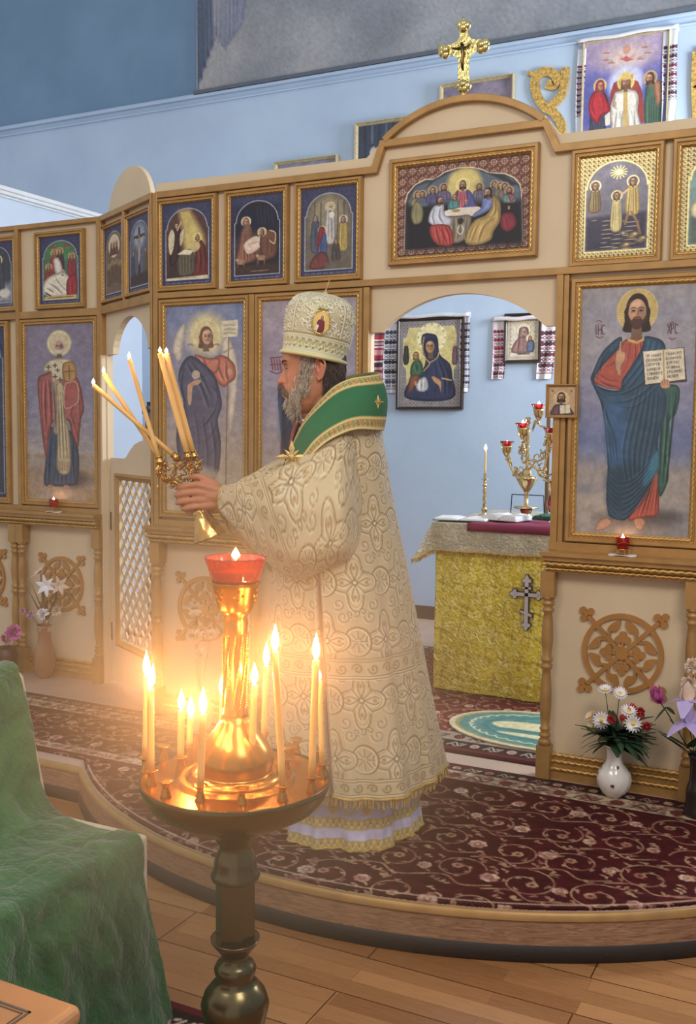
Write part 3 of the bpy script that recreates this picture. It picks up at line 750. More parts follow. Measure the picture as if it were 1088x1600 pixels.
# ================================================================ ICONS
def homog(src, W, H):
    dst = [(0, 0), (W, 0), (W, H), (0, H)]; A = []; b = []
    for (x, y), (u, v) in zip(src, dst):
        A.append([x, y, 1, 0, 0, 0, -u*x, -u*y]); b.append(u); A.append([0, 0, 0, x, y, 1, -v*x, -v*y]); b.append(v)
    h = np.linalg.solve(np.array(A, float), np.array(b, float))
    def f(x, y):
        w = h[6]*x+h[7]*y+1; return ((h[0]*x+h[1]*y+h[2])/w, (h[3]*x+h[4]*y+h[5])/w)
    return f
class ZC(Cv):
    """canvas drawn in the coordinates of a sketch quad: quad corners TL TR BR BL"""
    def __init__(s, quad, W, H, n, col):
        super().__init__(W, H, n/W, col); s.f = homog(quad, W, H)
        s.k = W/(.5*(math.dist(quad[0], quad[1])+math.dist(quad[3], quad[2])))
    def m(s, pts): return [s.f(*p[:2]) for p in pts]
    def P(s, pts, col, **kw):
        for q in ('soft',):
            if q in kw: kw[q] *= s.k
        if kw.get('edge'): e = kw['edge']; kw['edge'] = (e[0], e[1]*s.k)+tuple(e[2:])
        return s.poly(s.m(pts), col, **kw)
    def L(s, pts, w, col, al=1, sm=0, taper=False, soft=None): return s.line(s.m(pts), w*s.k, col, al, sm, taper, soft*s.k if soft else None)
    def E(s, x, y, rx, ry, col, soft=None, al=1, ring=None, rot=0):
        a, b = s.f(x, y); return s.ell(a, b, rx*s.k, ry*s.k, col, soft*s.k if soft else None, al, ring*s.k if ring else None, rot)
    def F(s, x, y, h, **kw): a, b = s.f(x, y); return s.face(a, b, h*s.k, **kw)
    def D(s, pts, col, folds=(), fw=4, **kw): return s.drape(s.m(pts), col, [s.m(f) for f in folds], fw=fw*s.k, **kw)
    def Hd(s, x, y, r, **kw): a, b = s.f(x, y); return s.hand(a, b, r*s.k, **kw)
def fan(x0, y0, x1, y1, tx0, ty0, tx1, ty1, n, bow=0):
    """n fold lines from the segment (x0..x1) to (tx0..tx1)"""
    out = []
    for i in range(n):
        t = (i+.5)/n; a = (x0+(x1-x0)*t, y0+(y1-y0)*t); b = (tx0+(tx1-tx0)*t, ty0+(ty1-ty0)*t)
        out.append([a, ((a[0]+b[0])/2+bow*(1 if i % 2 else -.4), (a[1]+b[1])/2), b])
    return out
SK = (194, 138, 104)
def ornament(c, x0, y0, x1, y1, base, ink, n=5, seed=0):
    """scrollwork band over a rectangle, canvas units"""
    c.poly([(x0, y0), (x1, y0), (x1, y1), (x0, y1)], base)
    w, h = x1-x0, y1-y0; s = min(w, h); k = max(1, round(max(w, h)/s))
    for i in range(k):
        cx = x0+w*(i+.5)/k if w > h else x0+w/2; cy = y0+h/2 if w > h else y0+h*(i+.5)/k
        c.ell(cx, cy, s*.2, s*.2, ink, ring=s*.1); c.ell(cx, cy, s*.07, s*.07, ink)
        for q in range(4):
            a = q*PI/2+PI/4; c.line([(cx+math.cos(a)*s*.22, cy+math.sin(a)*s*.22), (cx+math.cos(a+.3)*s*.36, cy+math.sin(a+.3)*s*.36), (cx+math.cos(a+.9)*s*.38, cy+math.sin(a+.9)*s*.38)], s*.07, ink, sm=3)

def icon_book():
    q = [(181, 140), (815, 92), (782, 1408), (145, 1368)]
    c = ZC(q, 50, 103, 215, (150, 146, 160))
    c.vgrad([(0, (158, 150, 150)), (10, (150, 146, 158)), (24, (160, 152, 158)), (38, (146, 142, 160)), (52, (132, 134, 164)), (64, (106, 116, 160)), (69, (122, 128, 158)), (76, (160, 148, 144)), (90, (170, 158, 146)), (103, (150, 138, 128))])
    c.cloud(.12, 14, 2); c.cloud(0, 16, 11, (176, 160, 146), y0=60, y1=80, al=.6, stretch=2); c.cloud(0, 14, 4, (112, 122, 164), y0=10, y1=60, al=.3, stretch=2.5)
    c.E(480, 1310, 190, 40, (98, 88, 84), soft=60, al=.8); c.E(620, 1290, 120, 30, (86, 78, 78), soft=40, al=.7)
    # tunic hem, feet
    c.D([(470, 1230), (560, 1100), (612, 1040), (612, 1180), (603, 1285), (520, 1300), (440, 1310)], (186, 84, 66), fan(560, 1110, 610, 1100, 470, 1290, 600, 1280, 5), fw=5)
    for x, s_ in ((318, -1), (505, 1)):
        c.P([(x-35, 1310), (x+5, 1300), (x+30, 1320), (x+10+10*s_, 1350), (x-25+30*s_, 1366), (x-45+20*s_, 1350)], (196, 140, 110), sm=4, edge=((120, 76, 60), 8, .7))
    # green lining to the right
    c.D([(610, 640), (690, 610), (722, 650), (700, 760), (665, 800), (672, 960), (650, 990), (665, 1080), (640, 1160), (612, 1185), (600, 1050), (620, 800)], (66, 104, 92), fan(620, 650, 710, 650, 610, 1120, 660, 1120, 5, 10), fw=5)
    # red sleeve and tunic
    c.D([(420, 385), (510, 378), (560, 420), (520, 520), (420, 600), (385, 640), (250, 610), (245, 560), (300, 500), (380, 430)], (190, 86, 70), [[(440, 410), (430, 480), (400, 560)], [(470, 410), (470, 470), (440, 530)], [(500, 400), (500, 450), (470, 500)], [(270, 560), (320, 590), (380, 600)], [(280, 600), (330, 620), (380, 625)], [(380, 480), (340, 510), (300, 530)]], fw=5)
    # blue mantle
    body = [(395, 375), (350, 395), (285, 460), (245, 540), (228, 590), (255, 650), (280, 700), (300, 790), (312, 900), (322, 1040), (315, 1180), (325, 1270), (350, 1300), (420, 1310), (470, 1260), (560, 1130), (612, 1000), (600, 900), (640, 760), (640, 660), (620, 600), (640, 450), (620, 390), (560, 370), (520, 372), (505, 430), (450, 520), (400, 590), (390, 640), (320, 640), (250, 610), (262, 560), (330, 480), (390, 420)]
    c.D(body, (58, 88, 114), [], fw=7)
    c.P([(320, 720), (420, 690), (450, 800), (430, 920), (400, 1020), (340, 1020), (312, 900)], (66, 100, 146), sm=5, soft=50, al=.8)
    c.P([(330, 1060), (520, 1010), (560, 1110), (470, 1240), (350, 1290), (322, 1180)], (48, 68, 84), sm=5, soft=60, al=.8)
    c.P([(430, 640), (610, 600), (640, 700), (600, 900), (520, 1000), (450, 900)], (56, 78, 96), sm=5, soft=60, al=.75)
    c.P([(540, 1040), (600, 950), (610, 1010), (590, 1070), (540, 1130), (520, 1120)], (70, 140, 170), sm=4, soft=16, al=.8)
    dk, lt = (24, 38, 52), (104, 156, 190)
    fl = [[(240, 600), (300, 650), (400, 660), (520, 600), (600, 500)], [(270, 660), (340, 700), (450, 690), (560, 620), (620, 540)], [(300, 690), (380, 720), (480, 720), (600, 620)]]
    fl += [[(600-22*i, 660-6*i), (590-30*i, 800), (560-30*i, 960), (540-22*i, 1060+10*i)] for i in range(6)]
    fl += [[(330, 1060+26*i), (400, 1110+28*i), (480, 1090+24*i), (560, 1010+22*i)] for i in range(8)]
    fl += [[(310, 740+10*i), (330+14*i, 880), (345+16*i, 1010)] for i in range(3)]
    fl += [[(300, 460), (270, 540), (262, 590)], [(330, 440), (290, 500), (280, 550)], [(590, 400), (560, 470), (500, 560), (430, 640)], [(560, 390), (530, 470), (470, 550), (410, 620)], [(615, 420), (590, 520), (540, 600)]]
    for f in fl:
        v_ = .7+.8*((f[0][0]*.137) % 1); c.L(f, 9*v_, dk, .5, sm=5, taper=True, soft=11); c.L([(x-9, y-3) for x, y in f], 6*v_, lt, .32, sm=5, taper=True, soft=9)
    # head
    c.E(480, 240, 114, 114, (216, 186, 112), soft=8); c.E(480, 240, 106, 106, (204, 170, 94), soft=5)
    for k in range(46):
        a = 2*PI*k/46; c.L([(480+math.cos(a)*62, 240+math.sin(a)*62), (480+math.cos(a+.1)*103, 240+math.sin(a+.1)*103)], 4, (232, 208, 140), .55)
    c.F(480, 244, 74, hair=(58, 38, 32), beard=(78, 50, 40), halo=None, skin=(206, 152, 116))
    c.P([(430, 380), (480, 396), (520, 374), (520, 388), (480, 408), (430, 396)], (214, 180, 90))
    # blessing hand, book
    c.P([(372, 560), (360, 500), (366, 450), (378, 440), (386, 400), (396, 398), (396, 440), (418, 452), (414, 490), (396, 520), (392, 570)], (208, 152, 116), sm=4, edge=((120, 74, 56), 6, .8))
    c.P([(508, 448), (742, 420), (760, 596), (640, 604), (524, 620)], (74, 56, 50)); c.P([(514, 446), (624, 434), (632, 598), (528, 612)], (226, 214, 186)); c.P([(626, 434), (738, 424), (750, 582), (634, 598)], (222, 208, 178))
    c.L([(625, 434), (633, 600)], 8, (196, 152, 84))
    rows = ['ПРІИДИТ', 'ЕКОМНѢВ', 'СИТРУЖ', 'ДАЮЩІИ', 'СЯИОБРЕ', 'МЕНЕН']
    for r, tx in enumerate(rows):
        for pg in (0, 1):
            for i, ch in enumerate(tx if pg == 0 else tx[::-1]):
                x = (530+r*2 if pg == 0 else 640+r*2)+i*12.6; y = 462+r*23-(x-530)*.11
                for st in GL.get(ch, [[(0, 0), (1, .5), (0, 1)]]): c.L([(x+a*8, y+b*13) for a, b in st], 2.4, (92, 66, 52))
    c.P([(610, 606), (626, 588), (650, 586), (664, 600), (660, 628), (620, 630)], (208, 152, 116), sm=4, edge=((120, 74, 56), 6, .8))
    for i in range(3): c.L([(622+i*13, 592), (624+i*13, 614)], 3, (128, 80, 62))
    for x0, tx in ((248, 'ІНС'), (648, 'ХРС')):
        for i, ch in enumerate(tx):
            for st in GL[ch]: c.L([(x0+i*20+a*16, 316-(x0-248)*.03+b*48) for a, b in st], 5, (96, 56, 62))
        c.L([(x0+10, 300), (x0+26, 294), (x0+40, 302)], 4, (96, 56, 62)); c.L([(x0+8, 374), (x0+26, 382), (x0+46, 374)], 5, (110, 66, 70), sm=3)
    return c

def icon_supper():
    q = [(158, 128), (858, 42), (845, 560), (152, 612)]
    c = ZC(q, 92, 68, 250, (112, 62, 50))
    ornament_cells = []
    for i in range(13):
        for j in range(9):
            x, y = 3.5+i*7.1, 3.6+j*7.6
            c.ell(x, y, 1.9, 1.9, (206, 172, 146), ring=.5); c.line([(x-3, y), (x+3, y)], .45, (190, 150, 122)); c.line([(x, y-3), (x, y+3)], .45, (190, 150, 122))
            c.line([(x-1.4, y+2.4), (x-3, y+3.4), (x-3.2, y+1.6)], .5, (182, 138, 110), sm=3); c.line([(x+1.4, y-2.4), (x+3, y-3.4), (x+3.2, y-1.6)], .5, (182, 138, 110), sm=3)
    for a, b in (((.5, .5), (91.5, 1.2)), ((.5, 66.8), (91.5, 67.5))): c.poly([(a[0], a[1]), (b[0], a[1]), (b[0], b[1]), (a[0], b[1])], (60, 34, 30))
    op = [(203, 575), (188, 570), (195, 310), (205, 265), (245, 215), (300, 185), (350, 185), (400, 145), (470, 122), (540, 118), (600, 130), (640, 150), (720, 152), (770, 175), (800, 210), (808, 245), (815, 520), (790, 520)]
    c.P(op, (226, 206, 180)); ip = [((x-500)*.985+500, (y-360)*.98+362) for x, y in op]
    c.P(ip, (66, 62, 66)); y0 = 0
    c.P([(212, 310), (250, 228), (350, 196), (430, 150), (560, 130), (640, 160), (760, 182), (800, 240), (800, 330), (212, 350)], (92, 104, 122), soft=14)
    c.E(505, 210, 92, 88, (218, 196, 112), soft=26); c.E(505, 210, 60, 60, (226, 206, 130), ring=6, al=.7)
    c.P([(430, 150), (360, 190), (330, 215), (300, 240), (330, 195), (400, 160)], (52, 58, 60), soft=6); c.P([(620, 150), (700, 160), (790, 215), (760, 220), (680, 180)], (52, 58, 60), soft=6)
    c.P([(200, 330), (810, 300), (812, 540), (200, 575)], (34, 28, 34), soft=40)
    def man(x, y, h, robe, hair=(64, 46, 40), beard=None, w=2.2, dn=4.2, halo=(170, 140, 96), col2=None, turn=0):
        c.D([(x-h*w*.55, y+h*1.2), (x+h*w*.55, y+h*1.2), (x+h*w, y+h*2.2), (x+h*w*.9, y+h*dn), (x-h*w*.9, y+h*dn), (x-h*w, y+h*2.2)], robe, fan(x-h, y+h*1.7, x+h, y+h*1.7, x-h*1.5, y+h*dn, x+h*1.5, y+h*dn, 4), fw=h*.22)
        if col2: c.D([(x-h*.4, y+h*1.2), (x+h*w*.7, y+h*1.4), (x+h*w, y+h*2.4), (x+h*.6, y+h*dn), (x-h*.2, y+h*2.6)], col2, [], fw=h*.2)
        c.F(x, y, h, hair=hair, beard=beard, halo=halo, hr=1.55, turn=turn, skin=(196, 148, 116), long=True)
    man(260, 272, 15, (150, 140, 96)); man(285, 270, 15, (92, 110, 134), beard=(120, 100, 84)); man(340, 248, 16, (96, 88, 150), beard=(130, 122, 116)); man(398, 232, 16, (110, 96, 140), beard=(90, 66, 54))
    man(585, 228, 15, (116, 106, 128), beard=(90, 66, 50)); man(664, 214, 14, (96, 108, 130)); man(694, 222, 14, (130, 120, 96), beard=(80, 60, 48)); man(718, 226, 15, (146, 120, 116), beard=(110, 92, 78)); man(742, 248, 15, (110, 150, 146), col2=(160, 92, 100), beard=(70, 52, 44))
    # central figure
    c.D([(470, 245), (530, 245), (556, 300), (566, 345), (440, 350), (450, 290)], (196, 96, 110), fan(480, 260, 520, 260, 470, 340, 530, 340, 4), fw=4)
    c.D([(515, 248), (545, 262), (566, 340), (500, 345), (520, 300)], (92, 92, 168), [[(540, 270), (535, 310), (520, 340)]], fw=4); c.D([(450, 290), (474, 250), (466, 310), (440, 350)], (88, 92, 160), [], fw=4)
    c.F(498, 216, 19, hair=(58, 38, 30), beard=(74, 48, 38), halo=(226, 206, 130), hr=1.8)
    c.E(516, 302, 9, 5, (196, 160, 84)); c.L([(516, 304), (516, 322)], 5, (188, 150, 78))
    # table
    c.P([(400, 362), (440, 345), (580, 335), (598, 345), (560, 380), (520, 398), (400, 402)], (226, 214, 196)); c.D([(395, 395), (470, 385), (540, 385), (530, 470), (500, 520), (440, 530), (410, 450)], (150, 136, 112), fan(410, 400, 530, 390, 420, 515, 520, 510, 7, 8), fw=5)
    c.E(462, 358, 22, 9, (176, 136, 84)); c.E(486, 414, 16, 18, (60, 44, 36)); c.L([(478, 440), (470, 470), (486, 486), (500, 466), (494, 440)], 6, (216, 210, 200), sm=3)
    # figures at the table
    c.D([(430, 300), (470, 296), (476, 340), (420, 350)], (84, 150, 148), [[(440, 306), (446, 340)]], fw=4); c.F(456, 284, 14, hair=(96, 64, 44), halo=None)
    c.D([(350, 330), (395, 320), (404, 380), (440, 400), (430, 440), (360, 440), (318, 420), (325, 370)], (200, 204, 222), [[(350, 350), (340, 390), (350, 430)], [(380, 345), (375, 390), (395, 425)]], fw=5)
    c.D([(330, 440), (420, 436), (450, 500), (440, 545), (370, 545), (330, 500)], (196, 70, 64), fan(350, 445, 410, 440, 370, 540, 440, 535, 4, 8), fw=5); c.F(375, 302, 18, hair=(64, 40, 32), beard=(64, 40, 32), halo=None, turn=1)
    c.D([(600, 290), (640, 280), (660, 300), (640, 350), (580, 385), (548, 392), (560, 370), (596, 340)], (124, 140, 204), [[(620, 300), (600, 340), (565, 380)]], fw=5)
    c.D([(650, 275), (690, 300), (698, 360), (690, 420), (660, 470), (640, 520), (560, 545), (510, 530), (520, 470), (560, 410), (620, 380), (650, 330)], (198, 162, 92), [[(670, 300), (670, 360), (640, 400)], [(640, 390), (580, 430), (545, 520)], [(660, 400), (610, 440), (580, 525)], [(680, 330), (685, 400), (650, 450)], [(600, 400), (550, 450), (530, 510)]], fw=6)
    c.F(632, 258, 22, hair=(44, 34, 32), beard=(50, 38, 34), halo=None, turn=-1)
    c.D([(240, 320), (270, 310), (290, 360), (280, 420), (240, 430), (225, 380)], (150, 142, 96), [[(255, 330), (250, 380), (255, 420)]], fw=4)
    c.D([(700, 380), (760, 370), (780, 430), (740, 470), (700, 450)], (150, 44, 62), [[(720, 390), (730, 430), (735, 460)]], fw=5); c.Hd(740, 345, 7, skin=SK)
    return c

def icon_angel():
    q = [(68, 605), (432, 587), (432, 1530), (69, 1512)]
    c = ZC(q, 50, 122, 150, (150, 140, 160))
    c.vgrad([(0, (128, 138, 172)), (20, (146, 144, 168)), (45, (146, 138, 156)), (70, (168, 152, 150)), (95, (190, 168, 142)), (122, (196, 174, 140))])
    c.cloud(.1, 14, 2); c.cloud(0, 16, 9, (190, 166, 146), y0=60, y1=110, al=.6, stretch=2); c.cloud(0, 12, 4, (96, 116, 166), y0=40, y1=0, al=.5)
    c.E(255, 725, 88, 88, (228, 208, 142), soft=50, al=.9); c.E(255, 725, 60, 60, (236, 218, 150), ring=4, al=.8)
    for pts, f in (([(150, 680), (158, 700), (150, 760), (140, 830), (118, 840), (100, 790), (118, 720)], 1), ([(330, 770), (345, 740), (362, 740), (388, 800), (402, 880), (395, 1010), (372, 1150), (358, 1100), (362, 950), (330, 860)], 0)):
        c.P(pts, (214, 200, 178), sm=4, edge=((160, 140, 122), 10, .7))
        for i in range(4): c.L([(pts[0][0]+6*i-8, pts[0][1]+40), (pts[3][0]+4*i-6, pts[3][1]-20)], 3, (172, 154, 138), .8)
    c.L([(362, 740), (352, 1100), (348, 1400)], 6, (150, 112, 72))
    c.D([(290, 830), (340, 820), (388, 860), (392, 920), (360, 945), (340, 960), (310, 940), (270, 880)], (206, 120, 96), [[(310, 840), (320, 890), (340, 930)], [(350, 850), (352, 900), (360, 930)]], fw=5)
    c.D([(200, 815), (262, 830), (320, 835), (300, 900), (240, 870)], (206, 124, 100), [[(240, 830), (260, 870)]], fw=4)
    c.D([(180, 820), (232, 845), (290, 900), (315, 960), (330, 1040), (310, 1110), (325, 1200), (318, 1320), (290, 1380), (240, 1390), (200, 1340), (150, 1330), (120, 1250), (118, 1140), (150, 1040), (125, 930), (140, 860)], (96, 92, 112),
        [[(190, 850), (240, 920), (280, 1000)], [(170, 860), (230, 950), (270, 1050)], [(290, 960), (310, 1000), (290, 1080)], [(300, 1060), (250, 1120), (180, 1150)], [(310, 1120), (260, 1190), (190, 1220)], [(315, 1180), (270, 1260), (200, 1290)], [(160, 1060), (170, 1180), (150, 1290)], [(200, 1060), (220, 1200), (210, 1320)], [(240, 1090), (262, 1240), (260, 1370)], [(280, 1110), (300, 1240), (296, 1360)], [(150, 880), (140, 960), (160, 1030)]], fw=6, dark=(52, 52, 72), light=(140, 132, 148))
    c.P([(150, 1300), (320, 1340), (310, 1400), (170, 1400)], (192, 166, 138), sm=3, soft=26, al=.8)
    c.E(208, 905, 19, 19, (196, 176, 150)); c.P([(185, 940), (220, 925), (232, 935), (215, 950), (192, 960), (186, 1030), (172, 1034), (168, 960)], (204, 154, 122), sm=3)
    c.E(366, 892, 10, 16, (204, 154, 122))
    c.F(255, 735, 34, hair=(126, 84, 56), halo=None, skin=(214, 164, 130), turn=.6)
    c.P([(326, 668), (404, 662), (402, 736), (330, 740)], (220, 208, 176))
    for r in range(3): c.L([(338, 688+r*18), (360, 684+r*18), (392, 686+r*18)], 5, (170, 150, 120), .8)
    for x0 in (168, 290): c.L([(x0, 775), (x0+14, 768), (x0+28, 776)], 4, (132, 106, 92))
    return c

def icon_mantle():   # blue robed figure, mostly hidden by the priest
    q = [(0, 0), (140, -8), (140, 332), (0, 330)]
    c = ZC(q, 50, 121, 150, (160, 146, 158))
    c.vgrad([(0, (166, 150, 160)), (50, (150, 142, 162)), (80, (170, 152, 152)), (121, (190, 166, 140))]); c.cloud(.1, 14, 3)
    c.E(70, 70, 34, 34, (220, 196, 130), soft=14)
    c.D([(45, 100), (95, 100), (112, 150), (104, 320), (36, 320), (30, 150)], (156, 72, 66), fan(50, 120, 90, 120, 40, 310, 100, 310, 5), fw=4)
    c.D([(50, 60), (70, 44), (92, 60), (104, 100), (122, 150), (112, 240), (90, 250), (84, 160), (70, 130), (44, 200), (38, 250), (28, 200), (24, 130), (36, 90)], (66, 78, 106), [[(36, 110), (36, 160), (34, 210)], [(48, 100), (48, 150), (42, 190)], [(30, 140), (34, 190), (36, 230)], [(104, 130), (108, 190), (100, 240)]], fw=4)
    c.F(70, 76, 15, halo=None, scarf=(62, 74, 102))
    for i in range(4): c.L([(14+i*4, 88), (16+i*4, 104)], 2, (132, 64, 76)); 
    c.L([(12, 86), (30, 84)], 2, (132, 64, 76)); c.L([(12, 106), (22, 110), (30, 106)], 2, (132, 64, 76)); c.L([(12, 96), (30, 95)], 2, (132, 64, 76))
    return c

def icon_bishop():
    q = [(170, 215), (575, 205), (580, 1335), (175, 1325)]
    c = ZC(q, 50, 138, 120, (140, 132, 150))
    c.vgrad([(0, (132, 122, 142)), (25, (138, 128, 150)), (60, (140, 134, 156)), (88, (150, 142, 152)), (100, (168, 156, 150)), (103, (160, 136, 112)), (138, (176, 140, 100))])
    c.cloud(.1, 14, 5); c.cloud(0, 9, 7, (170, 160, 160), y0=60, y1=90, al=.5, stretch=3)
    for k in range(5): c.L([(178, 930+22*k), (575, 925+22*k)], 5, (182, 168, 156), .5)
    for k in range(5): c.L([(180+k*90, 1330), (270+k*52, 1060)], 3, (150, 120, 90), .6)
    c.E(430, 1190, 120, 55, (92, 78, 72), soft=40, al=.8)
    c.D([(280, 900), (320, 860), (430, 880), (480, 1000), (478, 1200), (440, 1232), (320, 1240), (272, 1220), (285, 1060)], (70, 84, 108), fan(310, 930, 460, 930, 290, 1220, 470, 1210, 7, 10), fw=6)
    for x in (312, 408): c.E(x, 1240, 18, 10, (176, 130, 104))
    c.D([(290, 520), (240, 560), (250, 760), (262, 900), (285, 1060), (300, 1010), (310, 900), (340, 820), (420, 820), (440, 900), (478, 990), (490, 880), (500, 800), (515, 740), (500, 620), (470, 540), (400, 500), (340, 500)], (176, 96, 88),
        [[(262, 560), (262, 700), (275, 880)], [(290, 560), (285, 700), (290, 860)], [(490, 600), (488, 700), (490, 800)], [(440, 780), (460, 860), (480, 940)], [(460, 640), (450, 720), (430, 790)], [(310, 560), (320, 700), (320, 840)]], fw=6)
    c.D([(320, 560), (395, 570), (400, 800), (420, 900), (330, 900), (345, 760)], (168, 146, 118), fan(330, 580, 390, 580, 340, 880, 410, 880, 4), fw=5)
    c.D([(280, 470), (330, 430), (420, 430), (462, 480), (400, 500), (392, 560), (330, 580), (318, 510), (280, 510)], (214, 196, 160), [], fw=4)
    for x, y in ((305, 480), (345, 470), (345, 540), (375, 560), (430, 470), (360, 500)): c.L([(x-12, y), (x+12, y)], 7, (92, 74, 62)); c.L([(x, y-12), (x, y+12)], 7, (92, 74, 62))
    c.D([(350, 600), (398, 600), (400, 760), (428, 900), (430, 1140), (352, 1134), (358, 900)], (196, 174, 132), fan(360, 640, 395, 640, 360, 1060, 425, 1060, 3), fw=4)
    for k in range(8): c.L([(358+k*9.5, 1080), (357+k*9.5, 1138)], 4, (140, 110, 76))
    c.D([(392, 460), (462, 456), (466, 560), (400, 566)], (190, 142, 82), [], fw=4); c.L([(428, 470), (430, 556)], 5, (110, 70, 50)); c.L([(400, 510), (460, 506)], 5, (110, 70, 50))
    c.P([(400, 600), (430, 575), (460, 570), (482, 600), (480, 700), (400, 740)], (176, 92, 84), sm=4, edge=((220, 200, 160), 8, 1))
    c.E(354, 572, 16, 14, (196, 146, 116))
    c.E(370, 330, 72, 82, (220, 200, 146), soft=9, al=.9); c.E(370, 330, 62, 72, (232, 214, 160), ring=5)
    c.F(370, 350, 38, hair=(196, 188, 178), beard=(214, 208, 200), halo=None, long=False)
    return c

def blue_border(c, W, H, arch_top, m=2.6, tint=(52, 54, 92), ink=(104, 106, 138)):
    """arched scene inside a dark blue ornamental border"""
    r = np.random.default_rng(5)
    for j in range(int(H/3.1)+1):
        for i in range(int(W/3.1)+1):
            x, y = 1.6+i*3.1, 1.6+j*3.1
            if m+1 < x < W-m-1 and arch_top+9 < y < H-3: continue
            c.ell(x, y, 1.0, 1.0, ink, ring=.3, al=.8); c.ell(x+1.5, y+1.5, .4, .4, ink, al=.8)
    k = W/2-m
    a = [(m, H-3.6), (m, arch_top+k*.95)]+[(W/2-k*.93*math.cos(t), arch_top+k*.9-k*.9*math.sin(t)) for t in [PI*i/18 for i in range(19)]]+[(W-m, arch_top+k*.95), (W-m, H-3.6)]
    return a
def scene_icon(kind, W=36, H=58, n=82):
    c = Cv(W, H, n/W, (50, 52, 88)); a = blue_border(c, W, H, 4)
    base = {'garden': (92, 60, 50), 'cave': (44, 36, 42), 'temple': (112, 100, 84), 'family': (84, 112, 84), 'cross': (96, 98, 116), 'angels': (120, 98, 78), 'robe': (70, 70, 78), 'sky': (120, 124, 140)}[kind]
    c.poly(a, base); cx = W/2
    def M(x, y, h, robe, **kw):
        dn = kw.pop('dn', 5); w = kw.pop('w', 1.6)
        c.drape([(x-h*.8, y+h*1.2), (x+h*.8, y+h*1.2), (x+h*w, y+h*2.6), (x+h*w*1.1, y+h*dn), (x-h*w*1.1, y+h*dn), (x-h*w, y+h*2.6)], robe, fan(x-h*.6, y+h*1.8, x+h*.6, y+h*1.8, x-h, y+h*dn, x+h, y+h*dn, 3), fw=h*.2)
        c.face(x, y, h, hr=1.6, skin=(204, 158, 122), **kw)
    if kind == 'garden':
        c.poly([(3, 40), (33, 38), (33, 54), (3, 54)], (70, 50, 40), soft=5); c.poly([(12, 5), (20, 5), (27, 18), (30, 30), (17, 34), (15, 20)], (206, 180, 102), soft=4); c.ell(23, 28, 7, 9, (220, 196, 110), soft=5, al=.8)
        c.drape([(8, 19), (12, 16), (14, 24), (11, 40), (6, 44), (5, 30)], (70, 46, 42), [], fw=.6); c.poly([(4.5, 24), (7, 18), (9, 22), (8, 32), (5.5, 36)], (214, 200, 160), sm=3); c.poly([(13, 22), (16, 18), (15, 27), (13, 30)], (206, 186, 146), sm=3)
        c.face(10.5, 15.5, 1.5, halo=None, skin=(210, 170, 130)); c.line([(11, 19), (14, 13)], .9, (214, 176, 136))
        c.drape([(23, 30), (28, 27), (32, 36), (33, 52), (22, 53), (24, 40)], (120, 50, 44), [[(27, 32), (28, 40), (27, 50)], [(30, 34), (31, 42), (31, 50)]], fw=.6); c.poly([(21, 31), (26, 28), (27, 33), (21, 36)], (206, 180, 120), sm=3)
        c.face(25.5, 25, 1.5, halo=(226, 204, 120), hr=1.9); c.drape([(12, 36), (22, 34), (23, 50), (12, 51)], (104, 92, 72), fan(13, 38, 22, 37, 13, 50, 22, 49, 4), fw=.5); c.poly([(11, 36), (16, 33), (23, 34), (20, 37)], (226, 214, 182))
        c.poly([(3.2, 53), (32.8, 52), (32.8, 54.4), (3.2, 54.4)], (222, 208, 166)); c.line([(12, 53.3), (24, 53)], .4, (140, 116, 80))
    elif kind == 'cave':
        c.poly([(3, 8), (33, 8), (33, 26), (3, 26)], (36, 34, 56), soft=8); c.ell(15, 35, 10, 8, (176, 120, 88), soft=8, al=.6)
        for k in range(5): c.line([(18+k*2.4, 8), (19+k*2.4, 20)], .5, (70, 66, 92), .6)
        c.drape([(8, 22), (14, 21), (15, 34), (17, 44), (4, 46), (6, 32)], (150, 98, 78), fan(8, 24, 13, 24, 6, 44, 15, 44, 4), fw=.6); c.face(10.5, 17.5, 1.9, scarf=(140, 96, 80), halo=(232, 214, 160), hr=1.7)
        c.poly([(9, 33), (16, 28), (22, 30), (20, 36), (12, 40)], (226, 198, 176), sm=4, edge=((150, 110, 90), .8, .6)); c.line([(13, 33), (19, 32)], .5, (170, 128, 104))
        c.drape([(20, 30), (26, 24), (31, 28), (31, 42), (22, 44)], (120, 76, 56), [[(25, 30), (25, 40)], [(28, 30), (28, 40)]], fw=.6); c.face(21.5, 25.5, 1.7, halo=(224, 204, 150), hr=1.7, turn=-1); c.line([(27, 25), (30.5, 27), (30, 34), (27, 32)], .7, (224, 190, 150), sm=3)
        for x, y in ((7, 45), (21, 43)): c.ell(x, y, 3, 1.8, (170, 124, 92)); c.line([(x-2, y), (x-2.4, y+5)], .7, (150, 106, 80)); c.line([(x+2, y), (x+2.2, y+5)], .7, (150, 106, 80)); c.ell(x-2.6, y-1.6, 1.1, 1, (186, 140, 104))
        c.poly([(3, 48), (33, 47), (33, 54), (3, 54)], (72, 50, 42), soft=3); c.line([(14, 52), (26, 51.6)], .5, (170, 130, 96))
    elif kind == 'temple':
        c.poly([(6, 20), (9, 10), (18, 5), (27, 10), (30, 20), (30, 30), (6, 30)], (150, 138, 108), soft=5)
        for x in (9, 13, 24, 28): c.line([(x, 10), (x, 30)], 1, (92, 82, 70), .8)
        M(19, 13, 1.9, (196, 190, 186), dn=12, w=1.5, beard=(220, 212, 200), hair=(190, 182, 172), halo=(206, 186, 130)); c.ell(20, 18.5, 1.6, 2, (232, 222, 206))
        M(9.5, 20, 1.5, (84, 90, 112), dn=14, w=1.7, scarf=(90, 96, 118), halo=None); M(14, 28, 1.6, (74, 96, 150), dn=10, w=1.7, scarf=(176, 52, 56), halo=(214, 186, 150))
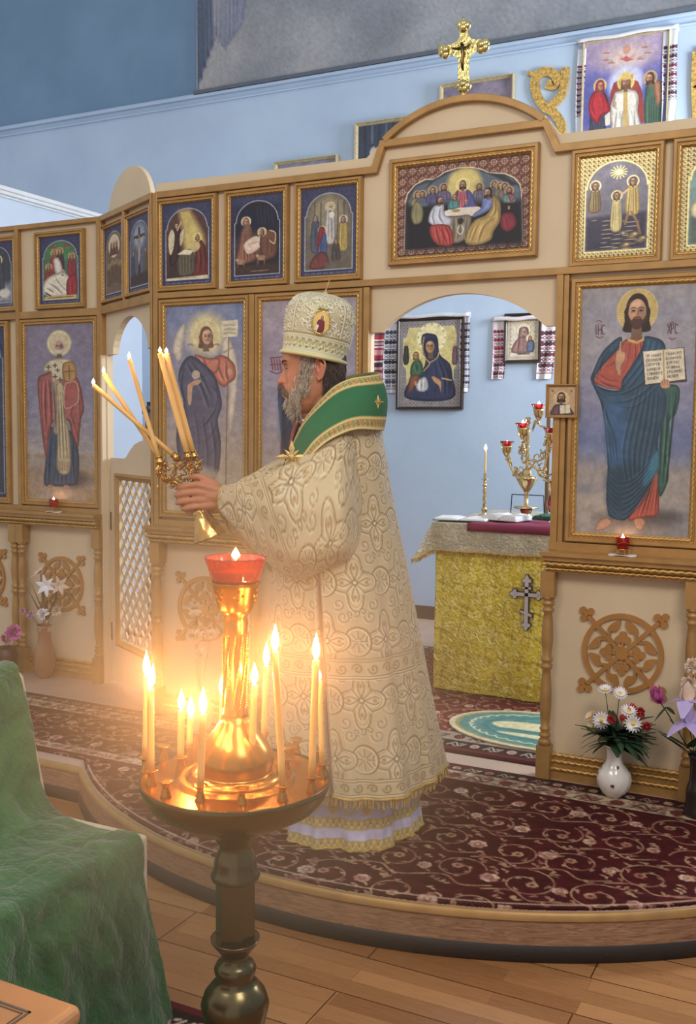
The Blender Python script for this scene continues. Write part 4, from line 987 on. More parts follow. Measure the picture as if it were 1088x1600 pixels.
        c.drape([(11.5, 28), (14, 25.5), (15, 28), (13, 36), (10.5, 42)], (170, 52, 54), [], fw=.5)
        M(27.5, 22, 1.6, (190, 162, 82), dn=12, w=1.6, halo=(196, 188, 170)); M(23, 36, 1.3, (84, 76, 70), dn=10, w=1.8, halo=None)
        c.drape([(8, 46), (14, 42), (18, 46), (17, 53), (6, 53)], (128, 62, 60), [[(11, 46), (12, 52)]], fw=.5); c.poly([(16, 50), (31, 48), (31, 54), (16, 54)], (110, 98, 82), soft=2)
    elif kind == 'family':
        c.ell(cx, 14, 11, 7, (70, 132, 84), soft=4); c.line([(9, 8), (18, 11), (27, 8)], 1.4, (150, 70, 50), sm=4); c.line([(11, 10.5), (25, 10.5)], .8, (170, 96, 60))
        for x, y, r in ((13, 14, (176, 60, 52)), (18, 13, (90, 60, 50)), (8, 26, (164, 56, 50)), (28, 18, (160, 50, 60))): M(x, y, 1.8, r, dn=9, w=1.7, halo=(196, 156, 90))
        c.drape([(4, 38), (14, 32), (24, 33), (28, 44), (22, 52), (4, 50)], (224, 214, 190), [[(8, 40), (14, 44), (20, 50)], [(14, 36), (18, 42), (24, 48)], [(6, 44), (12, 48)]], fw=.7)
        c.face(20, 31, 1.8, halo=None, beard=(200, 194, 186), hair=(200, 190, 180)); c.drape([(24, 38), (32, 34), (32, 52), (24, 52)], (172, 52, 54), [[(28, 38), (28, 50)]], fw=.6); c.drape([(12, 20), (17, 19), (20, 30), (14, 32)], (226, 216, 204), [], fw=.6)
        c.line([(5, 48), (10, 52), (7, 54)], 1.2, (96, 60, 50), sm=3); c.poly([(4, 51.5), (32, 51), (32, 54.2), (4, 54.2)], (214, 180, 96)); c.line([(7, 52.8), (29, 52.5)], .8, (120, 84, 50))
    elif kind == 'cross':
        c.ell(cx, 16, 9, 9, (170, 176, 196), soft=6, al=.8); c.poly([(16.6, 9), (19.4, 9), (19.4, 46), (16.6, 46)], (44, 36, 40)); c.poly([(9, 15), (27, 15), (27, 17.4), (9, 17.4)], (44, 36, 40))
        c.line([(18, 18), (18, 30), (17.4, 38)], 3, (180, 160, 142), taper=True); c.line([(11, 17), (18, 19), (25, 17)], 1.2, (176, 156, 138)); c.ell(18, 16.4, 1.4, 1.7, (150, 124, 104))
        M(8, 28, 1.7, (74, 76, 92), dn=13, scarf=(70, 74, 96), halo=None); M(28, 28, 1.6, (110, 86, 70), dn=13, halo=None); c.poly([(3, 46), (33, 44), (33, 54), (3, 54)], (64, 52, 48), soft=3)
    elif kind == 'angels':
        c.ell(cx, 16, 10, 9, (214, 198, 164), soft=3); c.ell(cx, 16, 9.5, 8.5, (232, 216, 180), ring=1)
        for x in (13, 18, 23): c.face(x, 15, 1.8, halo=(200, 170, 110), hr=1.4); c.drape([(x-2, 18), (x+2, 18), (x+3, 23), (x-3, 23)], (120, 70, 60), [], fw=.5)
        for x, y in ((8, 32), (15, 30), (22, 30), (29, 32)): M(x, y, 1.5, (110, 84, 60), dn=10, halo=(180, 150, 96))
    elif kind == 'robe':
        c.poly([(3, 40), (33, 38), (33, 54), (3, 54)], (168, 166, 168), soft=8); M(20, 16, 2.6, (76, 78, 92), dn=12, w=2, scarf=(70, 76, 92), halo=(222, 200, 130)); c.ell(26, 46, 6, 4, (214, 206, 196), soft=2)
    c.line(a+[a[0]], .55, (178, 186, 206))
    for y in (H-1.4,):
        for i in range(9): c.line([(3+i*4, y), (5.4+i*4, y)], .8, (110, 112, 146))
    return c
def icon_gilt(variant=0):
    q = [(440, 860), (850, 815), (835, 1392), (418, 1420)]
    c = ZC(q, 50, 70, 122, (170, 142, 82)); gl = (240, 222, 150); dkp = (74, 60, 46)
    for j in range(24):
        for i in range(17):
            x, y = 1.6+i*3, 1.5+j*3; c.ell(x, y, 1.0, 1.0, gl, ring=.45); c.line([(x-1.2, y-1.2), (x-.2, y-.2)], .4, dkp); c.ell(x+1.5, y+1.4, .5, .5, dkp)
    a = [(4, 66), (4, 20)]+[(25-20*math.cos(t), 22-18*math.sin(t)) for t in [PI*i/20 for i in range(21)]]+[(46, 20), (46, 66)]
    c.poly(a, (110, 106, 122) if variant == 0 else (120, 146, 140)); c.cloud(.2, 6, 4)
    c.poly([(5, 42), (45, 40), (45, 65), (5, 65)], (62, 56, 74) if variant == 0 else (90, 104, 96), soft=3); c.line(a+[a[0]], 1.0, gl)
    for k in range(22): y = 44+k; x = 8+(k*7.3) % 22; c.line([(x, y), (x+5+(k % 4)*2, y-.2)], .5, gl, .7, taper=True)
    for k in range(14): aa = PI*k/7; c.line([(26, 12), (26+math.cos(aa)*5.5, 12+math.sin(aa)*4.5)], .7, (248, 232, 150), taper=False)
    c.ell(26, 12, 2, 1.8, (250, 238, 170))
    def gfig(x, y, h, dn, robe, w=1.6, halo=True):
        c.drape([(x-h*.8, y+h), (x+h*.8, y+h), (x+h*w, y+h*2.6), (x+h*w*1.1, y+h*dn), (x-h*w*1.1, y+h*dn), (x-h*w, y+h*2.6)], robe, fan(x-h, y+h*1.6, x+h, y+h*1.6, x-h*1.5, y+h*dn, x+h*1.5, y+h*dn, 4), fw=h*.22, light=gl)
        c.ell(x, y, h*1.6, h*1.6, gl, ring=h*.4); c.face(x, y, h, halo=None, skin=(176, 132, 92))
    if variant == 0:
        gfig(10.5, 20, 2.2, 8, (132, 106, 70)); gfig(25, 28, 2.1, 11, (206, 186, 120), w=1.5); gfig(35.5, 19, 2.3, 9.5, (196, 164, 92), w=1.7)
        c.line([(33, 24), (29, 27), (26, 25)], 1.2, (206, 170, 110)); c.line([(35, 40), (39, 47), (41, 55)], 1.6, (140, 104, 70)); c.line([(33, 40), (31, 48)], 1.6, (140, 104, 70))
        for k in range(12): c.ell(30+(k*5.3) % 15, 54+(k*3.1) % 10, 2.4, 1.2, (120, 96, 62), ring=.5); c.ell(30+(k*5.3) % 15, 54+(k*3.1) % 10, 1.4, .6, gl, al=.6)
    else:
        for x, y, rb in ((12, 26, (170, 90, 70)), (20, 22, (96, 140, 120)), (30, 24, (190, 160, 110)), (38, 27, (150, 80, 70)), (16, 40, (84, 130, 120)), (28, 40, (200, 180, 140))): gfig(x, y, 2, 9, rb)
        c.drape([(8, 36), (30, 34), (34, 46), (8, 48)], (222, 206, 160), [[(10, 38), (20, 42), (32, 44)]], fw=.6)
    return c
def icon_enthroned():
    q = [(492, 240), (918, 168), (908, 672), (482, 722)]
    c = ZC(q, 50, 60, 125, (104, 106, 170))
    c.vgrad([(0, (170, 150, 178)), (10, (150, 130, 176)), (22, (92, 96, 176)), (45, (80, 84, 160)), (60, (150, 150, 180))]); c.E(700, 290, 130, 60, (206, 180, 176), soft=60)
    for x, y in ((600, 268), (598, 300), (626, 312), (776, 290), (812, 262), (796, 236)): c.E(x, y, 10, 8, (196, 150, 130)); c.L([(x-14, y+8), (x+14, y+6)], 6, (150, 110, 100))
    c.E(704, 256, 20, 22, (196, 140, 120)); c.P([(668, 300), (704, 285), (742, 300), (704, 312)], (190, 90, 90)); c.P([(660, 280), (690, 290), (690, 300)], (206, 150, 130)); c.P([(750, 270), (720, 290), (722, 300)], (206, 150, 130))
    c.E(702, 410, 90, 90, (198, 200, 226), soft=30, al=.9)
    c.P([(640, 410), (620, 560), (640, 600), (780, 590), (800, 560), (766, 400)], (150, 60, 56), sm=3)
    c.D([(655, 450), (745, 440), (770, 480), (765, 540), (790, 620), (780, 668), (640, 668), (630, 600), (625, 530), (640, 480)], (226, 218, 206), fan(650, 540, 770, 530, 640, 660, 790, 655, 8, 8)+[[(650, 470), (640, 510), (660, 530)], [(750, 460), (760, 500), (740, 520)]], fw=5)
    c.P([(690, 450), (712, 448), (716, 660), (690, 664)], (196, 160, 90)); c.E(738, 490, 20, 20, (226, 214, 196))
    c.F(702, 402, 26, hair=(110, 70, 50), beard=(120, 80, 56), halo=(222, 190, 96), hr=1.6); c.P([(678, 392), (680, 368), (704, 358), (728, 366), (728, 388)], (222, 186, 96), sm=2); c.Hd(650, 510, 8); c.Hd(734, 382, 8)
    c.D([(545, 445), (580, 440), (610, 480), (620, 540), (600, 620), (580, 700), (510, 712), (520, 600), (515, 500)], (70, 74, 96), fan(530, 600, 600, 590, 520, 700, 580, 690, 5), fw=5)
    c.D([(540, 450), (580, 445), (612, 500), (622, 540), (580, 560), (560, 600), (520, 560), (514, 500)], (196, 44, 56), [[(540, 470), (530, 520), (550, 560)], [(570, 460), (590, 510), (580, 545)]], fw=5)
    c.F(570, 424, 20, scarf=(176, 44, 56), halo=(206, 160, 90), hr=1.6, turn=.7)
    c.D([(810, 420), (860, 390), (888, 430), (890, 520), (870, 660), (820, 668), (800, 560), (800, 470)], (70, 104, 84), fan(820, 480, 880, 470, 820, 650, 880, 640, 5), fw=5)
    c.D([(846, 400), (884, 400), (890, 470), (866, 510), (850, 460)], (180, 120, 90), [], fw=5); c.F(828, 382, 22, hair=(70, 46, 36), beard=(76, 50, 40), halo=(176, 140, 90), hr=1.5, turn=-.8)
    c.P([(590, 700), (620, 672), (800, 655), (900, 660), (900, 690), (600, 720)], (196, 196, 214), sm=3, soft=8); c.P([(596, 560), (622, 540), (626, 600), (600, 606)], (214, 206, 196))
    for x in (640, 700, 745): c.E(x, 690, 14, 12, (150, 110, 90))
    return c
def icon_child():
    """half-length robed mother with child, gold ground, silver-grey ornamental border"""
    q = [(216, 180), (536, 166), (540, 632), (214, 632)]
    c = ZC(q, 50, 72, 105, (128, 122, 126))
    for j in range(24):
        for i in range(17): c.ell(1.5+i*3, 1.5+j*3, 1.1, 1.1, (164, 158, 158), ring=.4); c.ell(3+i*3, 3+j*3, .5, .5, (92, 86, 92))
    g = (208, 192, 120)
    c.P([(262, 212), (498, 200), (510, 250), (510, 410), (498, 430), (500, 594), (252, 594), (250, 430), (232, 410), (232, 270), (250, 262)], g, edge=((232, 222, 176), 4, 1)); c.cloud(.06, 6, 2)
    c.E(380, 262, 80, 80, (226, 216, 158), soft=4); c.E(380, 262, 70, 70, (240, 236, 206), ring=9, al=.8)
    for k in range(12): a = PI*k/6; c.E(380+70*math.cos(a), 262+70*math.sin(a), 7, 7, (196, 176, 110))
    c.D([(330, 250), (372, 240), (410, 260), (425, 350), (478, 400), (494, 470), (496, 590), (256, 590), (262, 500), (330, 440), (350, 380), (330, 320)], (52, 58, 92), [[(420, 380), (450, 460), (460, 560)], [(400, 400), (410, 480), (400, 580)], [(360, 420), (350, 500), (360, 580)], [(440, 380), (474, 460), (480, 560)]], fw=6)
    c.F(376, 308, 34, scarf=(46, 52, 86), halo=None, skin=(186, 138, 92), turn=-.4)
    c.L([(340, 260), (334, 320), (350, 372), (372, 400), (340, 440)], 5, (196, 160, 90), sm=4); c.L([(372, 395), (410, 370), (420, 340)], 5, (196, 160, 90), sm=3)
    c.D([(290, 385), (320, 380), (338, 420), (330, 460), (276, 470), (272, 420)], (70, 110, 78), [[(300, 400), (310, 440)]], fw=5); c.F(300, 356, 17, hair=(110, 80, 50), halo=(216, 198, 130), hr=1.5, skin=(190, 142, 98))
    c.D([(310, 490), (350, 470), (368, 520), (350, 548), (312, 545), (300, 510)], (212, 212, 216), [[(330, 480), (330, 540)], [(350, 490), (345, 540)]], fw=5); c.D([(270, 470), (320, 462), (306, 510), (262, 560)], (140, 84, 62), [], fw=5)
    c.P([(384, 474), (392, 466), (420, 480), (436, 500), (434, 560), (424, 520), (400, 500)], (190, 142, 96), sm=4, edge=((110, 76, 50), 4, .7)); c.L([(440, 478), (488, 488)], 7, (200, 166, 96)); c.Hd(300, 508, 8, skin=(190, 142, 96))
    for x, cc in ((248, (60, 66, 60)), (504, (130, 96, 110))): c.D([(x-10, 310), (x+10, 308), (x+14, 395), (x-14, 398)], cc, [], fw=4); c.E(x, 298, 9, 9, (196, 160, 110))
    return c
def icon_oklad():
    q = [(800, 165), (955, 170), (950, 380), (795, 380)]
    c = ZC(q, 40, 54, 70, (196, 186, 166)); c.cloud(.12, 5, 2)
    c.P([(812, 180), (942, 182), (940, 366), (808, 366)], (214, 204, 184), edge=((150, 136, 112), 4, 1))
    for i in range(9): c.E(818+i*14, 190, 4, 4, (172, 158, 134)); c.E(816, 190+i*19, 4, 4, (172, 158, 134)); c.E(938, 190+i*19, 4, 4, (172, 158, 134))
    c.E(880, 236, 42, 42, (228, 216, 186), soft=4); c.E(880, 236, 37, 37, (180, 160, 124), ring=4)
    c.D([(860, 225), (900, 225), (908, 270), (925, 300), (920, 344), (822, 344), (830, 300), (852, 270)], (156, 116, 112), [[(860, 270), (850, 340)], [(880, 280), (876, 340)]], fw=4); c.F(880, 244, 17, scarf=(150, 128, 134), halo=None, turn=.5)
    c.E(912, 276, 20, 20, (226, 214, 184), soft=3); c.D([(900, 290), (930, 290), (930, 340), (896, 340)], (104, 116, 156), [], fw=4); c.F(912, 276, 10, halo=None)
    c.L([(850, 352), (910, 352)], 5, (90, 74, 64))
    return c
def icon_small():
    q = [(68, 660), (178, 656), (176, 792), (66, 792)]
    c = ZC(q, 30, 36, 48, (196, 160, 118)); c.E(118, 712, 34, 34, (214, 186, 132), soft=3)
    c.D([(96, 742), (140, 742), (164, 770), (166, 792), (76, 792), (80, 764)], (112, 78, 88), [[(110, 750), (104, 788)], [(126, 750), (130, 786)]], fw=4); c.F(118, 706, 18, hair=(54, 34, 28), beard=(58, 38, 32), halo=None)
    c.P([(112, 746), (154, 742), (156, 782), (114, 786)], (220, 208, 182)); c.L([(133, 744), (135, 784)], 3, (150, 120, 84)); c.E(82, 678, 4, 4, (130, 60, 50)); c.E(160, 676, 4, 4, (130, 60, 50))
    return c

def rect(F, p0, p1, n): a = F.uz(*p0, n); b = F.uz(*p1, n); return a[0], b[0], b[1], a[1]
def hang(name, F, tl, br, fw, nb, canvas, label, **kw):
    """tl, br: picture corners of the frame's outer edge"""
    n = nb+kw.get('depth', .028)
    u0, u1, z0, z1 = rect(F, tl, br, n)
    return framed(name, F, u0, u1, z0, z1, fw, nb, canvas, label, **kw)
ZI0, ZI1 = 1.146, Z_B0-.004           # lower tier of tall icons
G1 = 'tall icons of the lower tier'; G2 = 'arched festal icons of the upper tier'
uu = lambda F, px, py: F.uz(px, py, .028)[0]
framed('framed_icon', F0, uu(F0, 887, 640), uu(F0, 1101, 640), ZI0-.002, ZI1-.012, .043, .0015, icon_book(), 'tall framed icon of a standing haloed man in a blue mantle holding an open book', group=G1)
framed('framed_icon', F0, XC+.028, uof(F0, 388, 640), ZI0, ZI1, .036, .0015, icon_angel(), 'tall framed icon of a winged angel in a grey robe holding a scroll and orb', group=G1)
framed('framed_icon', F0, uof(F0, 397, 640), XD0-.03, ZI0, ZI1, .036, .0015, icon_mantle(), 'tall framed icon of a haloed blue-robed figure, mostly hidden behind the priest', group=G1)
framed('framed_icon', FL, uof(FL, 32, 640), XL1-.03, ZI0-.01, ZI1-.015, .034, .0015, icon_bishop(), 'tall framed icon of a white-bearded bishop standing in red and white robes', group=G1)
cA = scene_icon('robe', 50, 138, 60)
framed('framed_icon', FL, uof(FL, 13, 640)-.5, uof(FL, 13, 640), ZI0-.01, ZI1-.015, .034, .0015, cA, 'tall framed icon cut off by the left edge, next to the bearded bishop', group=G1)
FU = .03; zi0, zi1 = Z_B1+.004, Z_TRIM0-.004
for (xa, xb), kd, lb in (((243, 337), 'garden', 'arched festal icon with a ray of yellow light over a kneeling figure'), ((350, 449), 'cave', 'arched dark festal icon of a mother with a newborn lying on white cloth'), ((459, 564), 'temple', 'arched festal icon with an elder holding a child above a woman in a red veil')):
    framed('framed_icon', F0, uof(F0, xa, 380), uof(F0, xb, 380), zi0, zi1, FU, .0015, scene_icon(kd), lb, group=G2)
framed('framed_icon', F0, uu(F0, 891, 330), uu(F0, 1036, 320), zi0-.006, zi1+.004, FU+.004, .0015, icon_gilt(0), 'gilt embossed icon of three haloed figures at a river under a star', pm='picture_gloss', group=G2)
framed('framed_icon', F0, uu(F0, 1049, 320), uu(F0, 1049, 320)+.41, zi0-.006, zi1+.004, FU+.004, .0015, icon_gilt(1), 'gilt embossed icon cut off by the right edge of the picture', pm='picture_gloss', group=G2)
framed('framed_icon', FL, uof(FL, 53, 420), uof(FL, 130, 420), zi0, zi1-.015, FU, .0015, scene_icon('family'), 'arched festal icon with a green ground and figures round a white-robed elder', group=G2)
framed('framed_icon', FL, uof(FL, 24, 420)-.33, uof(FL, 24, 420), zi0, zi1-.015, FU, .0015, scene_icon('robe'), 'arched festal icon of a dark-veiled figure cut off by the left edge', group=G2)
framed('framed_icon', FR, .025, .335, zi0+.01, zi1-.02, .022, .0015, scene_icon('angels', n=60), 'narrow arched icon on the angled section, the one nearer the left wing', group=G2)
framed('framed_icon', FR, .358, LR-.027, zi0+.01, zi1-.02, .022, .0015, scene_icon('cross', n=60), 'narrow arched icon of a dark cross on the angled section', group=G2)
a_, b_ = F0.uz(607.5, 249, .03), F0.uz(838, 399.6, .03)
framed('framed_icon', F0, a_[0], b_[0], b_[1], a_[1], .038, .0015, icon_supper(), 'wide framed icon of thirteen haloed men seated round a supper table over the doorway')
sm_ = thing
hang('small_icon', Fr(0, 4.055, 1, 0), (853, 600), (902, 653), .012, 0, icon_small(), 'small framed icon of a bearded man with a book, fixed on the door post', ropes=False, depth=.018)
# ================================================================ CARPETS
def scroll(c, x, y, r, a0, d, col, w=1.0):
    pts = []
    for i in range(26):
        t = i/25; a = a0+d*t*PI*2.6; rr = r*(1-t*.78); pts.append((x+rr*math.cos(a), y+rr*math.sin(a)))
    c.line(pts, w*.6, col, .95)
    for i in range(2, 24, 3):
        px, py = pts[i]; qx, qy = pts[i+1]; dx, dy = qx-px, qy-py; L = math.hypot(dx, dy)+1e-6; s = 1 if i % 2 else -1
        nx, ny = -dy/L*s*d, dx/L*s*d; k = r*.2*(1-i/30)
        c.line([(px, py), (px+nx*k+dx/L*k*.6, py+ny*k+dy/L*k*.6), (px+nx*k*1.2+dx/L*k*1.5, py+ny*k*1.2+dy/L*k*1.5)], w*.8, col, .9, sm=2, taper=True)
        c.ell(px+nx*k*.9, py+ny*k*.9, w*.6, w*.5, col, al=.85)
    ex, ey = pts[-1]
    for k in range(6): a = k*PI/3; c.ell(ex+math.cos(a)*w*1.1, ey+math.sin(a)*w*1.1, w*.75, w*.75, col)
    c.ell(ex, ey, w*.7, w*.7, (120, 60, 56))
def blossom(c, x, y, r, col, col2):
    for k in range(7): a = k*2*PI/7+x; c.ell(x+math.cos(a)*r*.7, y+math.sin(a)*r*.7, r*.42, r*.42, col)
    c.ell(x, y, r*.5, r*.5, col2); c.ell(x, y, r*.25, r*.25, col)
MAR, BEI, DRK = (68, 28, 26), (176, 142, 112), (36, 24, 24)
def field(c, x0, x1, y0, y1, cell, seed):
    r = np.random.default_rng(seed); nx, ny = int((x1-x0)/cell)+1, int((y1-y0)/cell)+1
    for j in range(ny):
        for i in range(nx):
            x = x0+(i+.5+(j % 2)*.5)*cell+r.normal()*1.2; y = y0+(j+.5)*cell+r.normal()*1.0
            scroll(c, x, y, cell*(.40+.08*r.random()), r.random()*6.28, 1 if (i+j) % 2 else -1, BEI, 1.15)
            blossom(c, x+cell*.5, y+cell*.12*r.normal(), 2.1+r.random(), (206, 172, 150), (150, 104, 84))
            c.line([(x-cell*.5, y+cell*.45), (x-cell*.1, y+cell*.3), (x+cell*.2, y+cell*.5), (x+cell*.6, y+cell*.34)], .9, BEI, .85, sm=4)
            for q in range(9): a = r.random()*6.28; px, py = x+math.cos(a)*cell*.5, y+math.sin(a)*cell*.5; c.ell(px, py, 1.2, .6, BEI, rot=a); c.ell(px+1.5, py+1, 1.1, .5, BEI, rot=a+1)
def border(c, x0, x1, y0, y1, base, ink, seed=0):
    """flowering band along x"""
    c.poly([(x0, y0), (x1, y0), (x1, y1), (x0, y1)], base); h = y1-y0; n = int((x1-x0)/(h*1.1))
    for i in range(n):
        x = x0+(i+.5)*h*1.1; y = (y0+y1)/2
        if i % 2: blossom(c, x, y, h*.26, ink, (150, 60, 56))
        else: c.line([(x-h*.5, y+h*.2), (x-h*.15, y-h*.25), (x+h*.2, y+h*.25), (x+h*.5, y-h*.15)], h*.11, ink, sm=4); c.ell(x-h*.2, y+h*.1, h*.14, h*.07, ink, rot=.6); c.ell(x+h*.25, y-h*.1, h*.14, h*.07, ink, rot=-.5); c.ell(x, y+h*.32, h*.12, h*.06, ink)
def lay(c, name, x0, x1, y0, y1, z, label, keep=None, th=.008):
    """canvas row 0 lies at y1 (far edge), one canvas unit = 1 cm"""
    xs = np.linspace(x0, x1, c.w); ys = np.linspace(y1, y0, c.h); X, Y = np.meshgrid(xs, ys)
    V = np.stack([X, Y, np.full(X.shape, z+th)], -1); k = keep(X, Y) if keep else np.ones(X.shape, bool)
    F = grid_faces(c.h, c.w, k)
    # turned-down edge: every outer quad edge drops to the floor
    o = link_np(name, V.reshape(-1, 3), F, s2l(c.a.reshape(-1, 3)), MAT['carpet'], base=((x0+x1)/2, (y0+y1)/2, z))
    bm = bmesh.new(); bm.from_mesh(o.data); lay_ = bm.verts.layers.float_color.get('Col')
    be = [e for e in bm.edges if e.is_boundary]; r = bmesh.ops.extrude_edge_only(bm, edges=be)
    for v in r['geom']:
        if isinstance(v, bmesh.types.BMVert): v.co.z = .0005
    bmesh.ops.delete(bm, geom=[v for v in bm.verts if not v.link_faces], context='VERTS'); bm.to_mesh(o.data); bm.free()
    return tag(o, label, 'carpet')
t = NT('wool_pile'); a = t.n('ShaderNodeAttribute', attribute_name='Col'); n = t.noise(420, detail=2)
t.col(t.mixc(1.0, a.outputs['Color'], t.ramp(n, [(.3, .72), (.7, 1.18)]), 'MULTIPLY')); t.set(Roughness=1.0, Specular_IOR_Level=.1); t.bump(n, .5, .004); MAT['carpet'] = t.m

YC1, YC0 = 4.02, 2.66
c = Cv(560, 136, 2.15, MAR)
field(c, 4, 556, 20, 140, 22.5, 3)
border(c, 0, 560, 0, 2.4, MAR, MAR); border(c, 0, 560, 1.8, 8.4, (50, 40, 36), (200, 180, 152)); border(c, 0, 560, 8.4, 18.6, (192, 172, 142), (104, 66, 52)); c.cloud(0, 1.6, 44, (70, 46, 40), y0=20, y1=17, al=.45); c.line([(0, 18.7), (560, 18.7)], .7, DRK)
c.poly([(0, 60), (262, 60), (262, 66.5), (255, 67), (0, 66.5)], (192, 168, 140)); border(c, 0, 250, 60, 66.5, (192, 168, 140), (128, 84, 66)); c.poly([(0, 66.5), (264, 66.5), (264, 69), (0, 69)], (98, 40, 40))
c.cloud(0, 2.4, 31, (96, 34, 38), al=.42); c.cloud(.25, 9, 32)
# pale thread line following the rounded front
ee = [((x+5.2)*100, (YC1-y-.05)*100) for x, y in edge_line(-2.86, .38, 0, 90)]
c.line(ee, .9, (196, 172, 146), .8)
def keepc(X, Y):
    cx, cy, R = AC; R2_ = R-.022; dx = np.abs(X-cx); yl = np.where(dx < R2_, cy-np.sqrt(np.maximum(R2_**2-dx**2, 0)), 99); yl = np.minimum(yl, np.where(X < cx, YS+.09, YS+.022))
    return Y > yl
lay(c, 'maroon_carpet', -5.2, .4, YC0, YC1, PZ, 'large maroon carpet with beige scrolling vines covering the raised platform', keepc)
c = Cv(330, 200, 1.5, (104, 44, 46)); field(c, 4, 326, 4, 170, 26, 8)
border(c, 0, 330, 172, 184, (150, 132, 118), (60, 44, 40)); border(c, 0, 330, 184, 194, (48, 38, 36), (170, 150, 132)); border(c, 0, 330, 0, 8, (70, 56, 56), (190, 176, 170)); c.poly([(0, 194), (330, 194), (330, 197), (0, 197)], (96, 36, 40)); c.poly([(0, 197), (330, 197), (330, 200), (0, 200)], (46, 24, 26))
lay(c, 'altar_carpet', -3.02, -.4, 4.17, 6.17, PZ, 'faded maroon carpet with a dark border, lying inside the doorway under the altar table')
# oval prayer mat
c = Cv(94, 62, 2.6, (180, 168, 140)); cx, cy = 47, 31
c.ell(cx, cy, 47, 31, (196, 182, 150)); c.ell(cx, cy, 43, 27.6, (160, 142, 84), ring=1.2); c.ell(cx, cy, 42, 27, (88, 132, 126)); c.cloud(.12, 4, 3)
for k in range(34):
    a = 2*PI*k/34; x, y = cx+35*math.cos(a), cy+22*math.sin(a); c.line([(x-3*math.sin(a), y+3*math.cos(a)), (x+1.5*math.cos(a), y+1.5*math.sin(a)), (x+3*math.sin(a), y-3*math.cos(a))], 1.1, (206, 200, 162), .85, sm=3)
c.ell(cx, cy, 29, 17.5, (76, 122, 120), ring=2); c.ell(cx-6, cy-1, 20, 8, (206, 196, 156)); c.ell(cx+14, cy-4, 12, 6, (206, 196, 156)); c.ell(cx, cy+12, 20, 2.6, (206, 196, 156)); c.ell(cx, cy+6, 26, 2.4, (76, 124, 122)); c.ell(cx+12, cy-3, 2, 1.5, (160, 120, 110)); c.cloud(.25, 2, 9)
lay(c, 'oval_mat', -1.745, -.80, 4.34, 4.96, PZ+.009, 'oval turquoise mat with a cream fringe on the carpet before the altar table', lambda X, Y: ((X+1.2725)/.4725)**2+((Y-4.65)/.31)**2 < 1, th=.007)
# rug on the nave floor under the candle stand
c = Cv(120, 130, 2.4, (40, 22, 26)); border(c, 0, 120, 3, 12, (40, 28, 28), (200, 176, 160)); c.poly([(0, 0), (120, 0), (120, 2.6), (0, 2.6)], (92, 30, 38)); c.poly([(117.4, 0), (120, 0), (120, 130), (117.4, 130)], (92, 30, 38))
for k in range(14): blossom(c, 112, 8+k*9, 2.2, (200, 176, 160), (150, 60, 56))
c.line([(0, 12.6), (107, 12.6), (107, 130)], .7, (200, 176, 160)); field(c, 4, 102, 16, 130, 24, 12)
lay(c, 'runner_rug', -2.62, -1.42, .9, 2.18, 0, 'dark rug with a beige vine border on the nave floor beneath the green cloth')

# ================================================================ ALTAR TABLE AND WHAT STANDS ON IT
AZ = 1.088; AX0, AX1, AY0, AY1 = -2.045, -1.02, 5.15, 6.15
at_ = thing('altar_table', ((AX0+AX1)/2, (AY0+AY1)/2, PZ+.009), 'square altar table behind the doorway, hidden under a yellow brocade skirt', 'table')
m = MB(); m.box(AX0+.03, AX1-.03, AY0+.03, AY1-.03, AZ-.04, AZ-.006); m.build('table_top', 'darkwood', at_)
for x in (AX0+.07, AX1-.07):
    for y in (AY0+.07, AY1-.07): m = MB(); m.box(x-.03, x+.03, y-.03, y+.03, PZ+.009, AZ-.04); m.build('leg', 'darkwood', at_)
# yellow brocade skirt: four draped sides as one cloth
def brocade_canvas(W, H, n, base, l1, l2, seed=1, sc=1.0, med=None):
    c = Cv(W, H, n/W, base); r = np.random.default_rng(seed); c.cloud(.22, 10*sc, seed)
    k = 9*sc; ny, nx = int(H/k)+1, int(W/k)+1
    for j in range(ny):
        for i in range(nx):
            x, y = (i+.5+(j % 2)*.5)*k, (j+.5)*k
            for q in range(8): a = q*PI/4; c.line([(x+math.cos(a)*k*.1, y+math.sin(a)*k*.1), (x+math.cos(a+.25)*k*.3, y+math.sin(a+.25)*k*.3), (x+math.cos(a)*k*.44, y+math.sin(a)*k*.44)], k*.06, l1 if q % 2 else l2, .8, sm=3, taper=True)
            c.ell(x, y, k*.09, k*.09, l2)
    for i in range(int(W*H*.09)): x, y, a = r.random()*W, r.random()*H, r.random()*6.28; c.line([(x, y), (x+math.cos(a)*k*.2, y+math.sin(a)*k*.2), (x+math.cos(a+1)*k*.3, y+math.sin(a+1)*k*.3)], k*.045, l1 if i % 2 else l2, .7, sm=3)
    return c
t = NT('metallic_brocade'); a = t.n('ShaderNodeAttribute', attribute_name='Col'); n = t.noise(26, detail=5, dist=1.5)
t.l(a.outputs['Color'], t.b.inputs['Base Color']); t.set(Roughness=.38, Metallic=.35)
bw_ = t.n('ShaderNodeRGBToBW'); t.l(a.outputs['Color'], bw_.inputs[0]); t.bump(t.math('ADD', bw_.outputs[0], t.math('MULTIPLY', n, 1.6)), .7, .012); MAT['brocade'] = t.m
sk = thing('altar_cloth', ((AX0+AX1)/2, AY0, PZ+.02), 'yellow gold brocade altar skirt with a silver cross sewn on its front', 'altar cloth')
c = brocade_canvas(410, 95, 620, (230, 206, 82), (252, 242, 176), (192, 160, 56), 4, 1.5)  # bright and dark strokes put the sheen of the crinkles into the colour
per = [(AX0, AY1), (AX0, AY0), (AX1, AY0), (AX1, AY1)]; L = [0, 1.0, 2.025, 3.025]
S = np.linspace(0, 3.025, c.w); PX = np.interp(S, L, [p[0] for p in per]); PY = np.interp(S, L, [p[1] for p in per]); T = np.linspace(0, 1, c.h)
